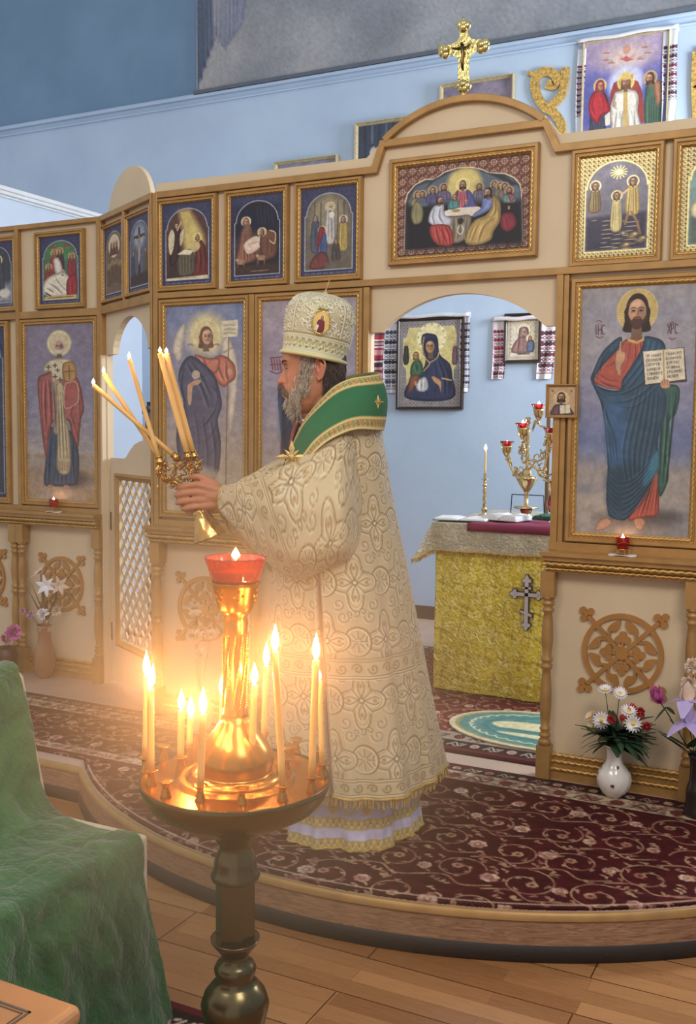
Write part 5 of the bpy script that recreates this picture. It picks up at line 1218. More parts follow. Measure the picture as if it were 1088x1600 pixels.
nx_ = np.where(S < 1, -1., np.where(S < 2.025, 0., 1.)); ny_ = np.where((S >= 1) & (S < 2.025), -1., 0.)
wv = (np.sin(S*17)*.008+np.sin(S*41+1)*.004)[None]*T[:, None]+.012*T[:, None]**2+(np.sin(S[None]*9+T[:, None]*7)*.006)*T[:, None]
V = np.stack([PX[None]+nx_[None]*wv, PY[None]+ny_[None]*wv, AZ-.01-(AZ-.01-PZ-.016)*T[:, None]+np.zeros(S.shape)[None]], -1)
link_np('skirt', V.reshape(-1, 3), grid_faces(c.h, c.w), s2l(c.a.reshape(-1, 3)), 'brocade', sk, smooth=True)
# the sewn cross
FA = Fr(0, AY0-.025, 1, 0); m = MB(); cu, cz = FA.uz(823, 942); hh_ = .118
def crossarm(m, F, cu, cz, k, n0, n1):
    def bx(a, b, c_, d): m.prism([(cu+a*k, cz+c_*k), (cu+b*k, cz+c_*k), (cu+b*k, cz+d*k), (cu+a*k, cz+d*k)], F, n0, n1)
    e = .035 if n1 < .004 else 0
    bx(-.085-e, .085+e, -1-e, 1+e); bx(-.52-e, .52+e, .29-e, .45+e); m.prism([(cu-(.26+e)*k, cz-(.34-e)*k), (cu+(.26+e)*k, cz-(.5-e)*k), (cu+(.26+e)*k, cz-(.62+e)*k), (cu-(.26+e)*k, cz-(.46+e)*k)], F, n0, n1+.0006); bx(-.2-e, .2+e, .62-e, .72+e)
    for x, z, dx, dz in ((0, 1.0, 0, 1), (0, -1.0, 0, -1), (-.54, .37, -1, 0), (.54, .37, 1, 0)):
        for a_, b_, r_ in ((.1, 0, .1), (0, .13, .08), (0, -.13, .08), (.2, 0, .055)):
            X_, Z_ = x+dx*a_-dz*b_, z+dz*a_+dx*b_; m.prism([(cu+(X_+(r_+e)*math.cos(q*PI/6))*k, cz+(Z_+(r_+e)*math.sin(q*PI/6))*k) for q in range(12)], F, n0, n1+.0003+.004*r_)
        continue
        m.prism([(cu+(x+dx*.16)*k, cz+(z+dz*.16)*k), (cu+(x-dz*.2-dx*.02)*k, cz+(z+dx*.2-dz*.02)*k), (cu+(x-dz*.07-dx*.1)*k, cz+(z+dx*.07-dz*.1)*k), (cu+(x+dz*.07-dx*.1)*k, cz+(z-dx*.07-dz*.1)*k), (cu+(x+dz*.2-dx*.02)*k, cz+(z-dx*.2-dz*.02)*k)], F, n0, n1)
crossarm(m, FA, cu, cz, hh_, -.012, .002); m.build('cross_edging', simple('dark_braid', rgb(70, 54, 68), .6), sk)
m = MB(); crossarm(m, FA, cu, cz, hh_, .0, .006); o = m.build('cross', simple('silver_braid', rgb(206, 200, 206), .4, .4, bump=.5, bscale=200), sk); o['label'] = 'silver eight-pointed cross'
# white brocade top cloth with gold fringe
tc = thing('altar_cloth', ((AX0+AX1)/2, (AY0+AY1)/2, AZ), 'white and gold brocade top cloth with gold fringe over the altar table', 'altar cloth')
c = brocade_canvas(160, 150, 300, (190, 182, 164), (210, 204, 190), (164, 150, 124), 6, .55); c.line([(8, 60), (14, 60)], 1.5, (190, 150, 70)); c.line([(11, 57), (11, 63)], 1.5, (190, 150, 70))
ov = .155; xs = np.linspace(AX0-ov-.012, AX1+ov+.012, c.w); ys = np.linspace(AY1+ov+.012, AY0-ov-.012, c.h); X, Y = np.meshgrid(xs, ys)
dx = np.maximum(0, np.maximum(AX0-.012-X, X-AX1-.012)); dy = np.maximum(0, np.maximum(AY0-.012-Y, Y-AY1-.012)); X2 = np.clip(X, AX0-.014, AX1+.014); Y2 = np.clip(Y, AY0-.014, AY1+.014)
drop = np.maximum(dx, dy)+np.minimum(dx, dy)*.35; both = np.minimum(dx, dy)
X2 = X2+np.where(X < AX0, -1, np.where(X > AX1, 1, 0))*(both*.62+.012*np.sin(Y*26)*dx/ov*0.8+.1*dx*.3); Y2 = Y2+np.where(Y < AY0, -1, np.where(Y > AY1, 1, 0))*(both*.35+.01*np.sin(X*22)*dy/ov+.02*dy)
Z2 = AZ+.004-drop
V = np.stack([X2, Y2, Z2], -1); link_np('cloth', V.reshape(-1, 3), grid_faces(c.h, c.w), s2l(c.a.reshape(-1, 3)), 'brocade', tc, smooth=True)
MAT['fringe'] = simple('gold_fringe', rgb(196, 160, 84), .5, .3, var=.2, scale=60)
def fringe(m, path, length, spread=.002, step=.006, seed=0, r=.0022, zmin=-9):
    rr = random.Random(seed); L = 0; pts = [Vector(p) for p in path]
    for a, b in zip(pts[:-1], pts[1:]):
        d = (b-a).length; k = max(1, int(d/step))
        for i in range(k):
            p = a.lerp(b, i/k); q = p+Vector((rr.gauss(0, spread), rr.gauss(0, spread), -length*rr.uniform(.85, 1.05))); q.z = max(q.z, zmin)
            m.tube([p, (p+q)/2+Vector((rr.gauss(0, spread), rr.gauss(0, spread), 0)), q], [r, r*1.05, r*.8], n=4, cap=False)
m = MB(); row = V[-1]; m_pts = [tuple(p) for p in row[::3]]; fringe(m, m_pts, .026, step=.008, r=.0035); col0 = V[:, 0]; fringe(m, [tuple(p) for p in col0[::3]], .026, step=.008, r=.0035); m.tube([tuple(p) for p in m_pts], .006, n=6); m.build('fringe', 'fringe', tc)
# burgundy cloth, books
m = MB()
rows = []
for j in range(6):
    y = [AY0+.6, AY0+.3, AY0+.02, AY0-.024, AY0-.028, AY0-.03][j]; z = [AZ+.010, AZ+.011, AZ+.011, AZ+.006, AZ-.012, AZ-.034][j]
    rows.append([Vector((AX0+.19+.84*i/30+.0*j, y, z+.002*math.sin(i*.9)*(j < 3))) for i in range(31)])
m.grid(rows); o = m.build('burgundy_cloth', simple('burgundy_cloth', rgb(120, 36, 66), .7), base=(-1.45, 5.4, AZ)); sd = o.modifiers.new('s', 'SOLIDIFY'); sd.thickness = .004
tag(o, 'burgundy cloth lying over the front edge of the altar table', 'cloth')
pg = simple('book_pages', rgb(226, 226, 230), .7, var=.02)
def open_book(name, c_, yaw, w, d, h, cover, label):
    b = thing(name, (c_[0], c_[1], c_[2]), label, 'book'); ca, sa = math.cos(yaw), math.sin(yaw)
    X = lambda x, y, z: Vector((c_[0]+x*ca-y*sa, c_[1]+x*sa+y*ca, c_[2]+z))
    m = MB(); m.box(-w, w, -d/2-.006, d/2+.006, 0, .004, X=X); m.build('cover', cover, b)
    for s in (-1, 1):
        m = MB(); rows = []
        for i in range(13):
            t_ = i/12; x = s*(.002+(w-.006)*t_); z = .006+h*math.sin(min(1, t_*1.6+.12)*PI*.62)*(1-.25*t_); rows.append([X(x, -d/2, z), X(x, d/2, z)])
        base_ = [[X(s*(.002+(w-.006)*i/12), q, .004) for q in (-d/2, d/2)] for i in range(13)]
        m.grid(rows); m.grid([[rows[i][0], base_[i][0]] for i in range(13)]); m.grid([[rows[i][1], base_[i][1]] for i in range(13)]); m.grid([[rows[-1][0], rows[-1][1]], [base_[-1][0], base_[-1][1]]]); m.build('pages', pg, b)
    return b
green = simple('green_cover', rgb(34, 92, 66), .5)
open_book('open_book', (-1.93, 5.27, AZ+.011), .12, .15, .19, .012, green, 'open book with a green cover at the near left corner of the altar table')
open_book('open_book', (-1.70, 5.33, AZ+.018), -.25, .11, .16, .03, simple('pale_cover', rgb(190, 190, 196), .6), 'thick open white book lying on the burgundy cloth')
m = MB(); m.box(-1.60, -1.36, 5.50, 5.68, AZ+.012, AZ+.034); tag(m.build('green_book', [green], base=(-1.48, 5.6, AZ+.012), bevel=.004), 'closed green book behind the seven-branched lamp stand', 'book')
# small candlestick with one burning candle
def flame(m, p, h, r, mi=0, lean=(0, 0)):
    p = Vector(p); ks = [(0, .25), (.1, .62), (.24, .95), (.38, 1), (.55, .8), (.72, .5), (.87, .24), (1, .03)]; rows = []
    for t_, q in ks: rows.append([p+Vector((lean[0]*t_*h+r*q*math.cos(a), lean[1]*t_*h+r*q*math.sin(a), h*t_)) for a in [2*PI*k/10 for k in range(10)]])
    m.grid(rows, mi, True, cv=True)
def flame_mat(name, col, st):
    t = NT(name); out = t.t.nodes['Material Output']; e = t.n('ShaderNodeEmission'); e.inputs[0].default_value = (*col, 1); e.inputs[1].default_value = st
    tr = t.n('ShaderNodeBsdfTransparent'); ad = t.n('ShaderNodeAddShader'); t.l(e.outputs[0], ad.inputs[0]); t.l(tr.outputs[0], ad.inputs[1]); t.l(ad.outputs[0], out.inputs['Surface']); t.t.nodes.remove(t.b); return t.m
MAT['flame'] = flame_mat('candle_flame', (1.0, .70, .34), 4.2); MAT['flame_small'] = flame_mat('lamp_flame', (1.0, .80, .6), 5)
def plight(p, e, col=(1, .47, .17), r=.006, name='flame_light', parent=None):
    l = bpy.data.lights.new(name, 'POINT'); l.energy = e; l.color = col; l.shadow_soft_size = r
    o = bpy.data.objects.new(name, l); COL.objects.link(o); o.location = p; return o
def candle(p0, p1, r, label, group, fl=.045, fr=.0075, power=1.0, lean=(0, 0), colr='wax', cat='candle'):
    p0, p1 = Vector(p0), Vector(p1); d = (p1-p0)
    t = thing('candle', p0, label, cat, group); m = MB(); k = 5
    m.tube([p0+d*(i/k) for i in range(k+1)]+[p1+d.normalized()*.0015], [r*1.04, r, r, r, r*.98, r*.95, r*.6], n=12); m.build('wax_stick', colr, t)
    m = MB(); m.tube([p1, p1+Vector((.0006, 0, .005)), p1+Vector((.0022, 0, .009))], .0009, n=5); m.build('wick', 'wick', t)
    m = MB(); flame(m, p1+Vector((0, 0, .003)), fl, fr, lean=lean); m.build('flame', 'flame', t)
    if power: plight(p1+Vector((0, 0, .003+fl*.4)), power)
    return t
cb = onZ(758, 806, AZ+.006); cb = Vector((-1.835, 5.62, AZ+.006)); hz = lambda py: onP(758, py, cb, Vector((0, -1, 0)))
cb = Vector((onP(757, 806, cb, Vector((0, -1, 0))).x, 5.62, AZ+.006))
cs = thing('candlestick', cb, 'slim twisted brass candlestick holding one candle on the altar table', 'candlestick'); m = MB()
m.lathe([(.035, 0), (.035, .006), (.012, .014), (.016, .03), (.02, .04), (.014, .052), (.009, .058)], 16, cb)
m.tube([cb+Vector((0, 0, .055+.005*i)) for i in range(24)], .0095, n=8, twist=.7); m.lathe([(.008, .17), (.014, .178), (.014, .186), (.008, .194), (.012, .2), (.006, .215)], 16, cb); m.build('stem', 'brass_pale', cs)
m = MB(); m.lathe([(.006, .213), (.026, .215), (.026, .217), (.008, .22), (.009, .25), (.006, .25)], 20, cb); m.build('drip_pan', 'brass_pale', cs)
ztop = onP(757, 704, cb, Vector((0, -1, 0))).z
candle(cb+Vector((0, 0, .248)), (cb.x, cb.y, ztop), .005, 'thin candle burning in the slim candlestick on the altar table', None, fl=.035, fr=.009, power=.6)
# seven-branched lamp stand
FC = Fr(0, 5.52, 1, 0); bx_, _z = FC.uz(822, 812); B = Vector((bx_, 5.52, AZ+.012))
cst = thing('lamp_stand', B, 'ornate gilt seven-branched lamp stand with scrolled arms on the altar table', 'candelabrum')
def zc(py): return FC.uz(822, py)[1]-B.z
m = MB(); z1, z2, z3 = zc(795), zc(770), zc(745)
m.lathe([(.05, 0), (.05, .01), (.028, .02), (.028, .035), (.034, .045), (.034, z1), (.07, z1+.004), (.07, z1+.012), (.012, z1+.016), (.012, z2+.0), (.018, z2+.01), (.04, z2+.04), (.055, z3-.02), (.06, z3-.01), (.058, z3+.002), (.03, z3+.008), (.026, z3+.03), (.015, z3+.045)], 24, B)
m.build('base', 'brass_pale', cst)
m = MB(); zt_ = zc(662); n_ = int((zt_-z3-.04)/.004); m.tube([B+Vector((0, 0, z3+.04+.004*i)) for i in range(n_)], .010, n=8, twist=.6); m.lathe([(.01, zt_), (.015, zt_+.006), (.012, zt_+.02), (.018, zt_+.03), (.012, zt_+.036)], 14, B); m.build('column', 'brass_pale', cst)
def arm(us, zs, side=1):
    """scrolling arm, leaf and grape cluster in the plane of the stand"""
    m = MB(); P = [B+Vector((u, v, z)) for u, v, z in crom(us, 7)]; k = len(P); m.tube(P, [.0065-.002*i/k for i in range(k)], n=8)
    e = P[-1]
    for q in range(4):
        a = (2.2+.35*q); L = .045-.004*q; m.tube([e+Vector((0, 0, -.004)), e+Vector((side*math.cos(a)*L*.6*-1, -.004, .012-.006*q)), e+Vector((side*math.cos(a)*L*-1, -.004, -.02-.012*q))], [.006, .007, .001], n=6)
    mid = P[k//2]
    for q in range(16): m.ball(mid+Vector((random.uniform(-.018, .018), random.uniform(-.012, .004), random.uniform(.004, .052))), .0065, 7, 5)
    for q in range(2): cc = P[k//3+q*4]; m.tube([cc+Vector((side*.018*math.cos(a_)*(1-a_/9), 0, .022+.018*math.sin(a_)*(1-a_/9))) for a_ in [-1.6+.5*i for i in range(12)]], [.004]*11+[.001], n=6)
    m.build('arm', 'brass_pale', cst)
cups = []
for i, (px, py) in enumerate(((792, 714), (817, 686), (842, 657))):
    u, z = FC.uz(px, py); u -= B.x; z -= B.z; h = [z3+.045, z3+.11, z3+.17][i]
    for s in ((-1, 1) if i != 1 else (-1,)): pass
    du = [-.135, -.06, .02][i] if i < 3 else 0
    cups.append((u, z)); 
    if i == 0: arm([(0, 0, h-.02), (-.03, 0, h-.02), (-.062, 0, h-.045), (u+.02, -.01, z-.04), (u, 0, z-.012)], None, 1)
    elif i == 1: arm([(0, 0, h-.01), (-.03, .02, h-.03), (u-.01, .02, z-.05), (u, 0, z-.012)], None, 1)
    else: arm([(0, 0, z3+.09), (.05, 0, z3+.05), (.10, 0, z3+.06), (.11, 0, z-.06), (.07, 0, z-.03), (u, 0, z-.012)], None, -1)
arm([(0, 0, z3+.03), (.04, 0, z3+.06), (.09, 0, z3-.0), (.15, 0, z3+.03), (.19, 0, z3+.09)], None, -1); cups.append((.19, z3+.105))
arm([(0, 0, z3+.1), (.05, .02, z3+.09), (.11, .02, z3+.12), (.13, .02, z3+.17)], None, -1); cups.append((.13, z3+.185))
LBS = ['lowest red glass lamp at the left of the seven-branched stand', 'middle lit red glass lamp on the seven-branched stand', 'highest lit red glass lamp on the seven-branched stand', 'red glass lamp on the lowest arm behind the door post', 'red glass lamp on the inner arm behind the door post']
for i, (u, z) in enumerate(cups):
    c0 = B+Vector((u, 0, z)); m = MB()
    m.lathe([(.004, -.018), (.012, -.014), (.006, -.008), (.006, 0), (.012, .004), (.026, .03), (.03, .055), (.031, .062), (.029, .062), (.02, .03), (.004, .012)], 18, c0, rmod=lambda th, h: 1+.05*math.cos(6*th)); m.build('cup', 'brass_pale', cst)
    L_ = thing('glass_lamp', c0+Vector((0, 0, .04)), LBS[i], 'lamp', 'red glass lamps of the lamp stand'); m = MB()
    m.lathe([(.0, .036), (.018, .04), (.027, .055), (.034, .072), (.042, .088), (.045, .09), (.041, .086), (.031, .07), (.022, .06), (.0, .052)], 24, c0, rmod=lambda th, h: 1+(.04*math.cos(12*th) if h > .08 else 0)); m.build('glass', 'redglass', L_)
    if i < 3: m = MB(); flame(m, c0+Vector((0, 0, .074)), .034 if i else .02, .011 if i else .006); m.build('flame', 'flame_small', L_); plight(c0+Vector((0, 0, .1)), .25)
# wire book rest, processional staff, tall glass lamp at the right
m = MB(); 
for a, b in (((-.105, .0), (-.1, .095)), ((-.1, .095), (.085, .095)), ((.085, .095), (.09, .0))): m.tube([B+Vector((a[0], .05, z1-.02+a[1])), B+Vector((b[0], .05, z1-.02+b[1]))], .003, n=6)
for x in (-.105, .09): m.tube([B+Vector((x, .05, z1-.02)), B+Vector((x, .05, .022)), B+Vector((x, -.03, .0235))], .003, n=6)
tag(m.build('wire_rest', simple('black_wire', rgb(40, 36, 40), .4, .6), base=B+Vector((0, .05, .02))), 'thin dark wire rest standing behind the lamp stand base', 'stand')
sp = FC.uz(826, 612); m = MB(); m.box(B.x+.012, B.x+.034, 5.85, 5.87, AZ+.005, onP(828, 606, (0, 5.86, 0), Vector((0, -1, 0))).z); tag(m.build('wooden_staff', simple('brown_staff', rgb(122, 104, 84), .6), base=(B.x+.02, 5.86, AZ+.005)), 'plain brown upright staff rising behind the lamp stand', 'staff')
gl_ = onP(866, 818, (0, 5.35, 0), Vector((0, -1, 0))); G = Vector((gl_.x, 5.35, AZ+.013)); L_ = thing('glass_lamp', G, 'tall clear and ruby glass lamp by the door post on the altar table', 'lamp')
m = MB(); m.lathe([(.03, 0), (.03, .006), (.008, .02), (.012, .04), (.03, .06), (.04, .09)], 24, G); m.build('foot', glass('clear_glass', (.95, .95, .97), .04, .8), L_)
m = MB(); m.lathe([(.03, .06), (.042, .10), (.04, .12), (.034, .13), (.034, .14)], 24, G, rmod=lambda th, h: 1+.06*math.cos(8*th)); m.build('glass', 'redglass', L_)
m = MB(); m.lathe([(.034, .14), (.038, .2), (.05, .22), (.07, .232)], 24, G, rmod=lambda th, h: 1+(.08*math.cos(7*th) if h > .21 else 0)); m.build('rim', 'brass_pale', L_)

# ================================================================ PICTURES AND TOWELS ON THE ALTAR WALL
FW2 = Fr(0, YB-.004, 1, 0)
hang('framed_icon', FW2, (620, 498), (722, 640), .022, 0, icon_child(), 'large framed gold-ground icon of a blue-robed mother and child seen through the doorway', ropes=False, mats=('darkwood', 'gold2'), depth=.035)
hang('framed_icon', FW2, (788, 490), (844, 566), .022, 0, icon_oklad(), 'small dark-framed silver icon of a mother and child seen through the doorway', ropes=False, mats=('darkwood', 'gold2'), depth=.035)
hang('framed_icon', FW2, (911, 66), (1041, 222), .012, 0, icon_enthroned(), 'blue framed picture of an enthroned white-robed figure high on the wall, draped with a towel', ropes=False, mats=('palegold', 'gold2'), depth=.03)
def top_pic(tl, tr, hgt, kind, label, fw=.025):
    n = .05; a = FW2.uz(*tl, n); b = FW2.uz(*tr, n); z1 = (a[1]+b[1])/2
    c = Cv(50, 35, 1.6, (120, 112, 140)); c.cloud(.3, 8, 2); c.cloud(0, 8, 6, (150, 140, 156), al=.6)
    if kind == 1:
        c.poly([(0, 0), (50, 0), (50, 35), (0, 35)], (60, 70, 90)); 
        for k in range(7): c.line([(6+k*6, 0), (6+k*6, 35)], 2, (96, 110, 130) if k % 2 else (50, 56, 72), .8)
        c.drape([(4, 35), (9, 20), (12, 10), (16, 22), (20, 35)], (70, 60, 76), [], fw=.8); c.ell(13, 16, 3, 4, (190, 190, 196), soft=1)
    if kind == 2:
        c.poly([(0, 0), (50, 0), (50, 35), (0, 35)], (132, 140, 166), al=.7); c.ell(25, 20, 14, 14, (206, 200, 206), soft=5, al=.8)
        for x in (16, 25, 34): c.face(x, 14, 2.6, halo=(200, 190, 150)); c.drape([(x-3, 18), (x+3, 18), (x+5, 35), (x-5, 35)], (90, 50, 80), [], fw=.8)
    return framed('framed_icon', FW2, a[0], b[0], z1-hgt, z1, fw, 0, c, label, ropes=False, mats=('palegold', 'gold2'), depth=.05)
top_pic((427, 253), (526, 240), .34, 2, 'framed picture of three haloed figures peeping over the screen, the lowest of the wall row')
top_pic((553, 194), (655, 175), .52, 1, 'framed picture with blue columns half hidden by the rounded crown of the screen')
top_pic((686, 130), (803, 114), .4, 0, 'framed violet cloudy picture behind the gilt cross on the crown')
# embroidered towels
def towel(name, u0, u1, z1, z0, n, base, motif, inks, label, top=None, seed=0, stripes=None, parent=None):
    W, H = (u1-u0)*100, (z1-z0)*100; c = Cv(W, H, 3.2, base); r = np.random.default_rng(seed)
    if stripes:
        y = 0
        while y < H: h = stripes[int(r.integers(0, len(stripes)))]; c.poly([(0, y), (W, y), (W, y+h[0]), (0, y+h[0])], h[1]); y += h[0]
    else:
        y = H*motif[0]
        while y < H*motif[1]:
            ink = inks[int(r.integers(0, len(inks)))]
            for x in np.arange(W*.12, W, W*.26): blossom(c, x+W*.08, y, W*.13, ink, inks[0]); c.line([(x, y+W*.2), (x+W*.2, y+W*.34)], W*.05, inks[-1]); c.line([(x+W*.2, y+W*.2), (x, y+W*.34)], W*.05, inks[-1])
            c.line([(0, y+W*.45), (W, y+W*.45)], W*.05, ink); y += W*.62
    U = np.linspace(0, 1, c.w); Vv = np.linspace(0, 1, c.h); UU, VV = np.meshgrid(U, Vv)
    nn = n+.008*np.sin(UU*9+VV*3)*(.3+VV); wob = (u1-u0)*.05*np.sin(VV*5+seed)
    P = np.array([[tuple(FW2(0, 0, 0))]])[0, 0]; X = u0+(u1-u0)*UU*(1-.06*VV)+wob; Y = YB-.004-nn; Z = z1-(z1-z0)*VV
    return link_np(name, np.stack([X, Y, Z], -1).reshape(-1, 3), grid_faces(c.h, c.w), s2l(c.a.reshape(-1, 3)), 'cloth_vc', parent, smooth=True)
def towel_pair(pl, pr, motif, inks, label, base=(206, 206, 214), n=.012, bar=None, seed=0):
    t = thing('embroidered_towel', FW2((pl[0]+pr[2])/2, max(pl[1], pr[1]), n), label, 'towel')
    for k, (u0, z1, u1, z0) in enumerate((pl, pr)): towel('hanging_end', u0, u1, z1, z0, n, base, motif, inks, '', seed=seed+k, parent=t)
    m = MB(); zt_ = max(pl[1], pr[1]); m.grid([[FW2(pl[0]+(pr[2]-pl[0])*i/20, zt_+dz+.004*math.sin(i*.6), nn) for nn, dz in ((.0, -.02), (.0, .012), (.02, .02), (.042, .012), (.046, -.012))] for i in range(21)]); o = m.build('folded_top', simple('towel_linen', rgb(*base), .85), t); s_ = o.modifiers.new('s', 'SOLIDIFY'); s_.thickness = .003
    return t
def q4(x0, y0, x1, y1): a = FW2.uz(x0, y0, .01); b = FW2.uz(x1, y1, .01); return (a[0], a[1], b[0], b[1])
towel_pair(q4(601, 507, 622, 614), q4(720, 492, 733, 612), (.12, .9), [(52, 48, 60), (86, 90, 110)], 'white towel with black embroidery draped over the large mother and child icon', seed=2)
towel_pair(q4(771, 500, 789, 592), q4(842, 503, 866, 592), (.2, .92), [(150, 44, 60), (60, 44, 56), (120, 50, 70)], 'white towel with red and black flowers draped over the small silver icon', base=(214, 208, 214), seed=5)
towel_pair(q4(903, 78, 913, 212), q4(1038, 46, 1056, 190), (.2, .75), [(110, 36, 60), (60, 34, 52)], 'white towel with burgundy embroidery draped over the high enthroned picture', base=(216, 220, 230), seed=9)
u0, z1, u1, z0 = q4(583, 505, 602, 640)
o = towel('striped_towel', u0, u1, z1, z0, .012, (200, 196, 204), None, None, '', seed=3, stripes=[(1.6, (170, 50, 64)), (1.2, (226, 214, 220)), (1.0, (70, 52, 64)), (2.0, (206, 150, 160)), (.8, (120, 40, 56))]); tag(o, 'narrow towel with red and white woven stripes hanging beside the doorway edge', 'towel')
# gold letters of the Easter greeting
def stroke2(m, F, pts, w, n0, n1):
    P = crom(pts, 6); L_, R_ = [], []
    for i, p in enumerate(P):
        a = P[max(i-1, 0)]; b = P[min(i+1, len(P)-1)]; d = Vector((b[0]-a[0], b[1]-a[1])).normalized(); L_.append((p[0]-d.y*w/2, p[1]+d.x*w/2)); R_.append((p[0]+d.y*w/2, p[1]-d.x*w/2))
    for i in range(len(P)-1): m.prism([L_[i], L_[i+1], R_[i+1], R_[i]], F, n0, n1)
glit = simple('gold_glitter', rgb(206, 168, 92), .45, .4, var=.25, scale=60, bump=.6, bscale=180)
Lp = lambda x, y: FW2.uz(780+x/3.532, y/3.532, .02)
m = MB(); w_ = .062
stroke2(m, FW2, [Lp(*p) for p in ((262, 462), (300, 470), (318, 430), (290, 400), (240, 396), (200, 430), (200, 500), (240, 580), (300, 620), (340, 680), (345, 740), (350, 800))], w_, 0, .02)
stroke2(m, FW2, [Lp(*p) for p in ((365, 372), (362, 440), (345, 520), (300, 570), (255, 605))], w_*.9, 0, .022)
stroke2(m, FW2, [Lp(*p) for p in ((160, 400), (185, 410), (205, 430))], w_*.5, 0, .021)
tag(m.build('gold_letter', glit, base=FW2(Lp(260, 600)[0], Lp(260, 740)[1], 0)), 'curling gold glitter letter Х on the blue wall beside the gilt cross', 'letter', 'gold Easter letters')
m = MB(); a = FW2.uz(1090, 80, .02); b = FW2.uz(1090, 185, .02)
stroke2(m, FW2, [(a[0], a[1]), (a[0], (a[1]+b[1])/2), (b[0], b[1])], w_, 0, .02); stroke2(m, FW2, [(a[0], a[1]), (a[0]+.16, a[1]-.02), (a[0]+.14, a[1]-.17), (a[0], a[1]-.21), (a[0]+.2, a[1]-.25), (a[0]+.17, b[1]+.02), (b[0], b[1])], w_*.9, 0, .021)
tag(m.build('gold_letter', glit, base=FW2(a[0], b[1], 0)), 'gold glitter letter В at the far right end of the blue wall', 'letter', 'gold Easter letters')
# altar-side crucifix figure glimpsed through the side door arch
pc = onP(234, 640, (0, 5.6, 0), Vector((0, -1, 0))); 
m = MB(); zf = PZ
m.box(pc.x-.012, pc.x+.05, 5.585, 5.61, PZ, onP(234, 628, (0, 5.6, 0), Vector((0, -1, 0))).z); m.box(pc.x-.05, pc.x+.16, 5.58, 5.61, pc.z-.03, pc.z+.02); m.box(pc.x-.14, pc.x+.2, 5.5, 5.7, PZ, PZ+.05)
st_ = thing('standing_crucifix', (pc.x, 5.6, PZ), 'dark standing crucifix glimpsed through the arch of the side door', 'crucifix'); m.build('cross', 'darkwood', st_)
m = MB(); m.tube([(pc.x+.02, 5.57, pc.z-.25), (pc.x+.025, 5.565, pc.z-.1), (pc.x+.02, 5.565, pc.z-.02)], [.02, .03, .02], n=8); m.ball((pc.x+.02, 5.56, pc.z+.01), .018); m.build('figure', simple('blue_robe_figure', rgb(60, 76, 110), .6), st_)
# gilt cross on the crown
FX_ = Fr(0, 4.075, 1, 0); Q = lambda x, y: FX_.uz(680+x/10.88, 15+y/10.88, .0)
base_u, base_z = Q(480, 1420); cr = thing('gilt_cross', FX_(base_u, zapx, 0), 'ornate gilt cross with trefoil ends standing on top of the rounded crown', 'cross'); m = MB()
def bulge(m, u, z, ru, rz, n=.012, d=.014):
    m.ball(FX_(u, z, n), 1, 12, 8, sc=(ru, d, rz))
S_ = .0021/.94*1.0; K = (Q(900, 0)[0]-Q(100, 0)[0])/800
def C2(x, y): u, z = Q(x, y); return u, z
sh = [C2(*p) for p in ((400, 1230), (400, 830), (330, 800), (290, 760), (210, 770), (200, 620), (290, 600), (380, 540), (430, 470), (430, 340), (560, 330), (570, 430), (620, 500), (700, 520), (780, 510), (800, 680), (700, 690), (640, 760), (580, 820), (580, 1230))]
m.prism(sh, FX_, -.006, .006)
for cx_, cy_ in ((490, 320), (190, 700), (800, 610), (485, 1280)):
    for k in range(3 if cy_ != 1280 else 4):
        a = {320: [-2.4, -1.57, -.7], 700: [2.6, 3.6, 1.6], 610: [-.5, .6, 1.7], 1280: [.3, 1.2, 2.0, 2.8]}[cy_][k]; u, z = C2(cx_+math.cos(a)*70, cy_+math.sin(a)*70); bulge(m, u, z, 74*K, 74*K, .004, .016)
    u, z = C2(cx_, cy_); bulge(m, u, z, 78*K, 78*K, .006, .02)
for s in (-1, 1): m.tube([FX_(*C2(490+s*75, y), .006) for y in range(820, 1220, 20)], .0035, n=6, twist=1.3)
for k in range(26): x, y = random.uniform(320, 680), random.uniform(540, 780); u, z = C2(x, y); m.ball(FX_(u, z, .007), .004, 6, 4)
m.lathe([(.012, 0), (.012, .03)], 10, FX_(base_u, zapx-.012, 0)); u, z = C2(490, 130); m.tube([FX_(*C2(490, 200), .004), FX_(u, z, .004)], .003, n=6); m.build('cross_body', 'giltmetal', cr)
m = MB(); m.tube([FX_(*C2(*p), .014) for p in ((475, 620), (480, 700), (490, 780), (470, 900), (480, 1040))], [.006, .008, .006, .005, .003], n=8); m.ball(FX_(*C2(475, 600), .016), .007, 8, 6)
m.tube([FX_(*C2(*p), .014) for p in ((300, 670), (400, 680), (480, 660), (560, 650), (610, 590))], [.003, .004, .005, .004, .003], n=6); m.build('crucified_figure', 'brass_dark', cr)
# ================================================================ BRASS CANDLE STAND
SC = onZ(368, 1217, .92); SC = Vector((SC.x, SC.y, 0)); HN = Vector((FW.x, FW.y, 0)).normalized(); HR = Vector((HN.y, -HN.x, 0))
def svert(px, py, p=None): return onP(px, py, p if p is not None else SC, HN)
def sz(py): return svert(368, py).z
PXM = 1/ (FPX/((SC+Vector((0, 0, .92))-CPOS).dot(FW)))      # metres per picture pixel at the stand
st = thing('candle_stand', SC, 'tall brass church candle stand with a round tray of burning candles', 'candle stand')
c0 = SC
prof = [(.165, 0), (.165, .02), (.15, .03), (.10, .05), (.06, .09), (.045, .14), (.05, .17), (.04, .2), (.036, .26), (.036, .36), (.045, .38), (sz(1600)/20*.0+.058, .428), (.067, sz(1567)), (.060, sz(1550)), (.045, sz(1535)), (.034, sz(1528)), (.040, sz(1518)), (.041, sz(1511)), (.036, sz(1503)), (.026, sz(1497)), (.028, sz(1488)), (.040, sz(1476)), (.047, sz(1468)), (.048, sz(1464)), (.044, sz(1466))]
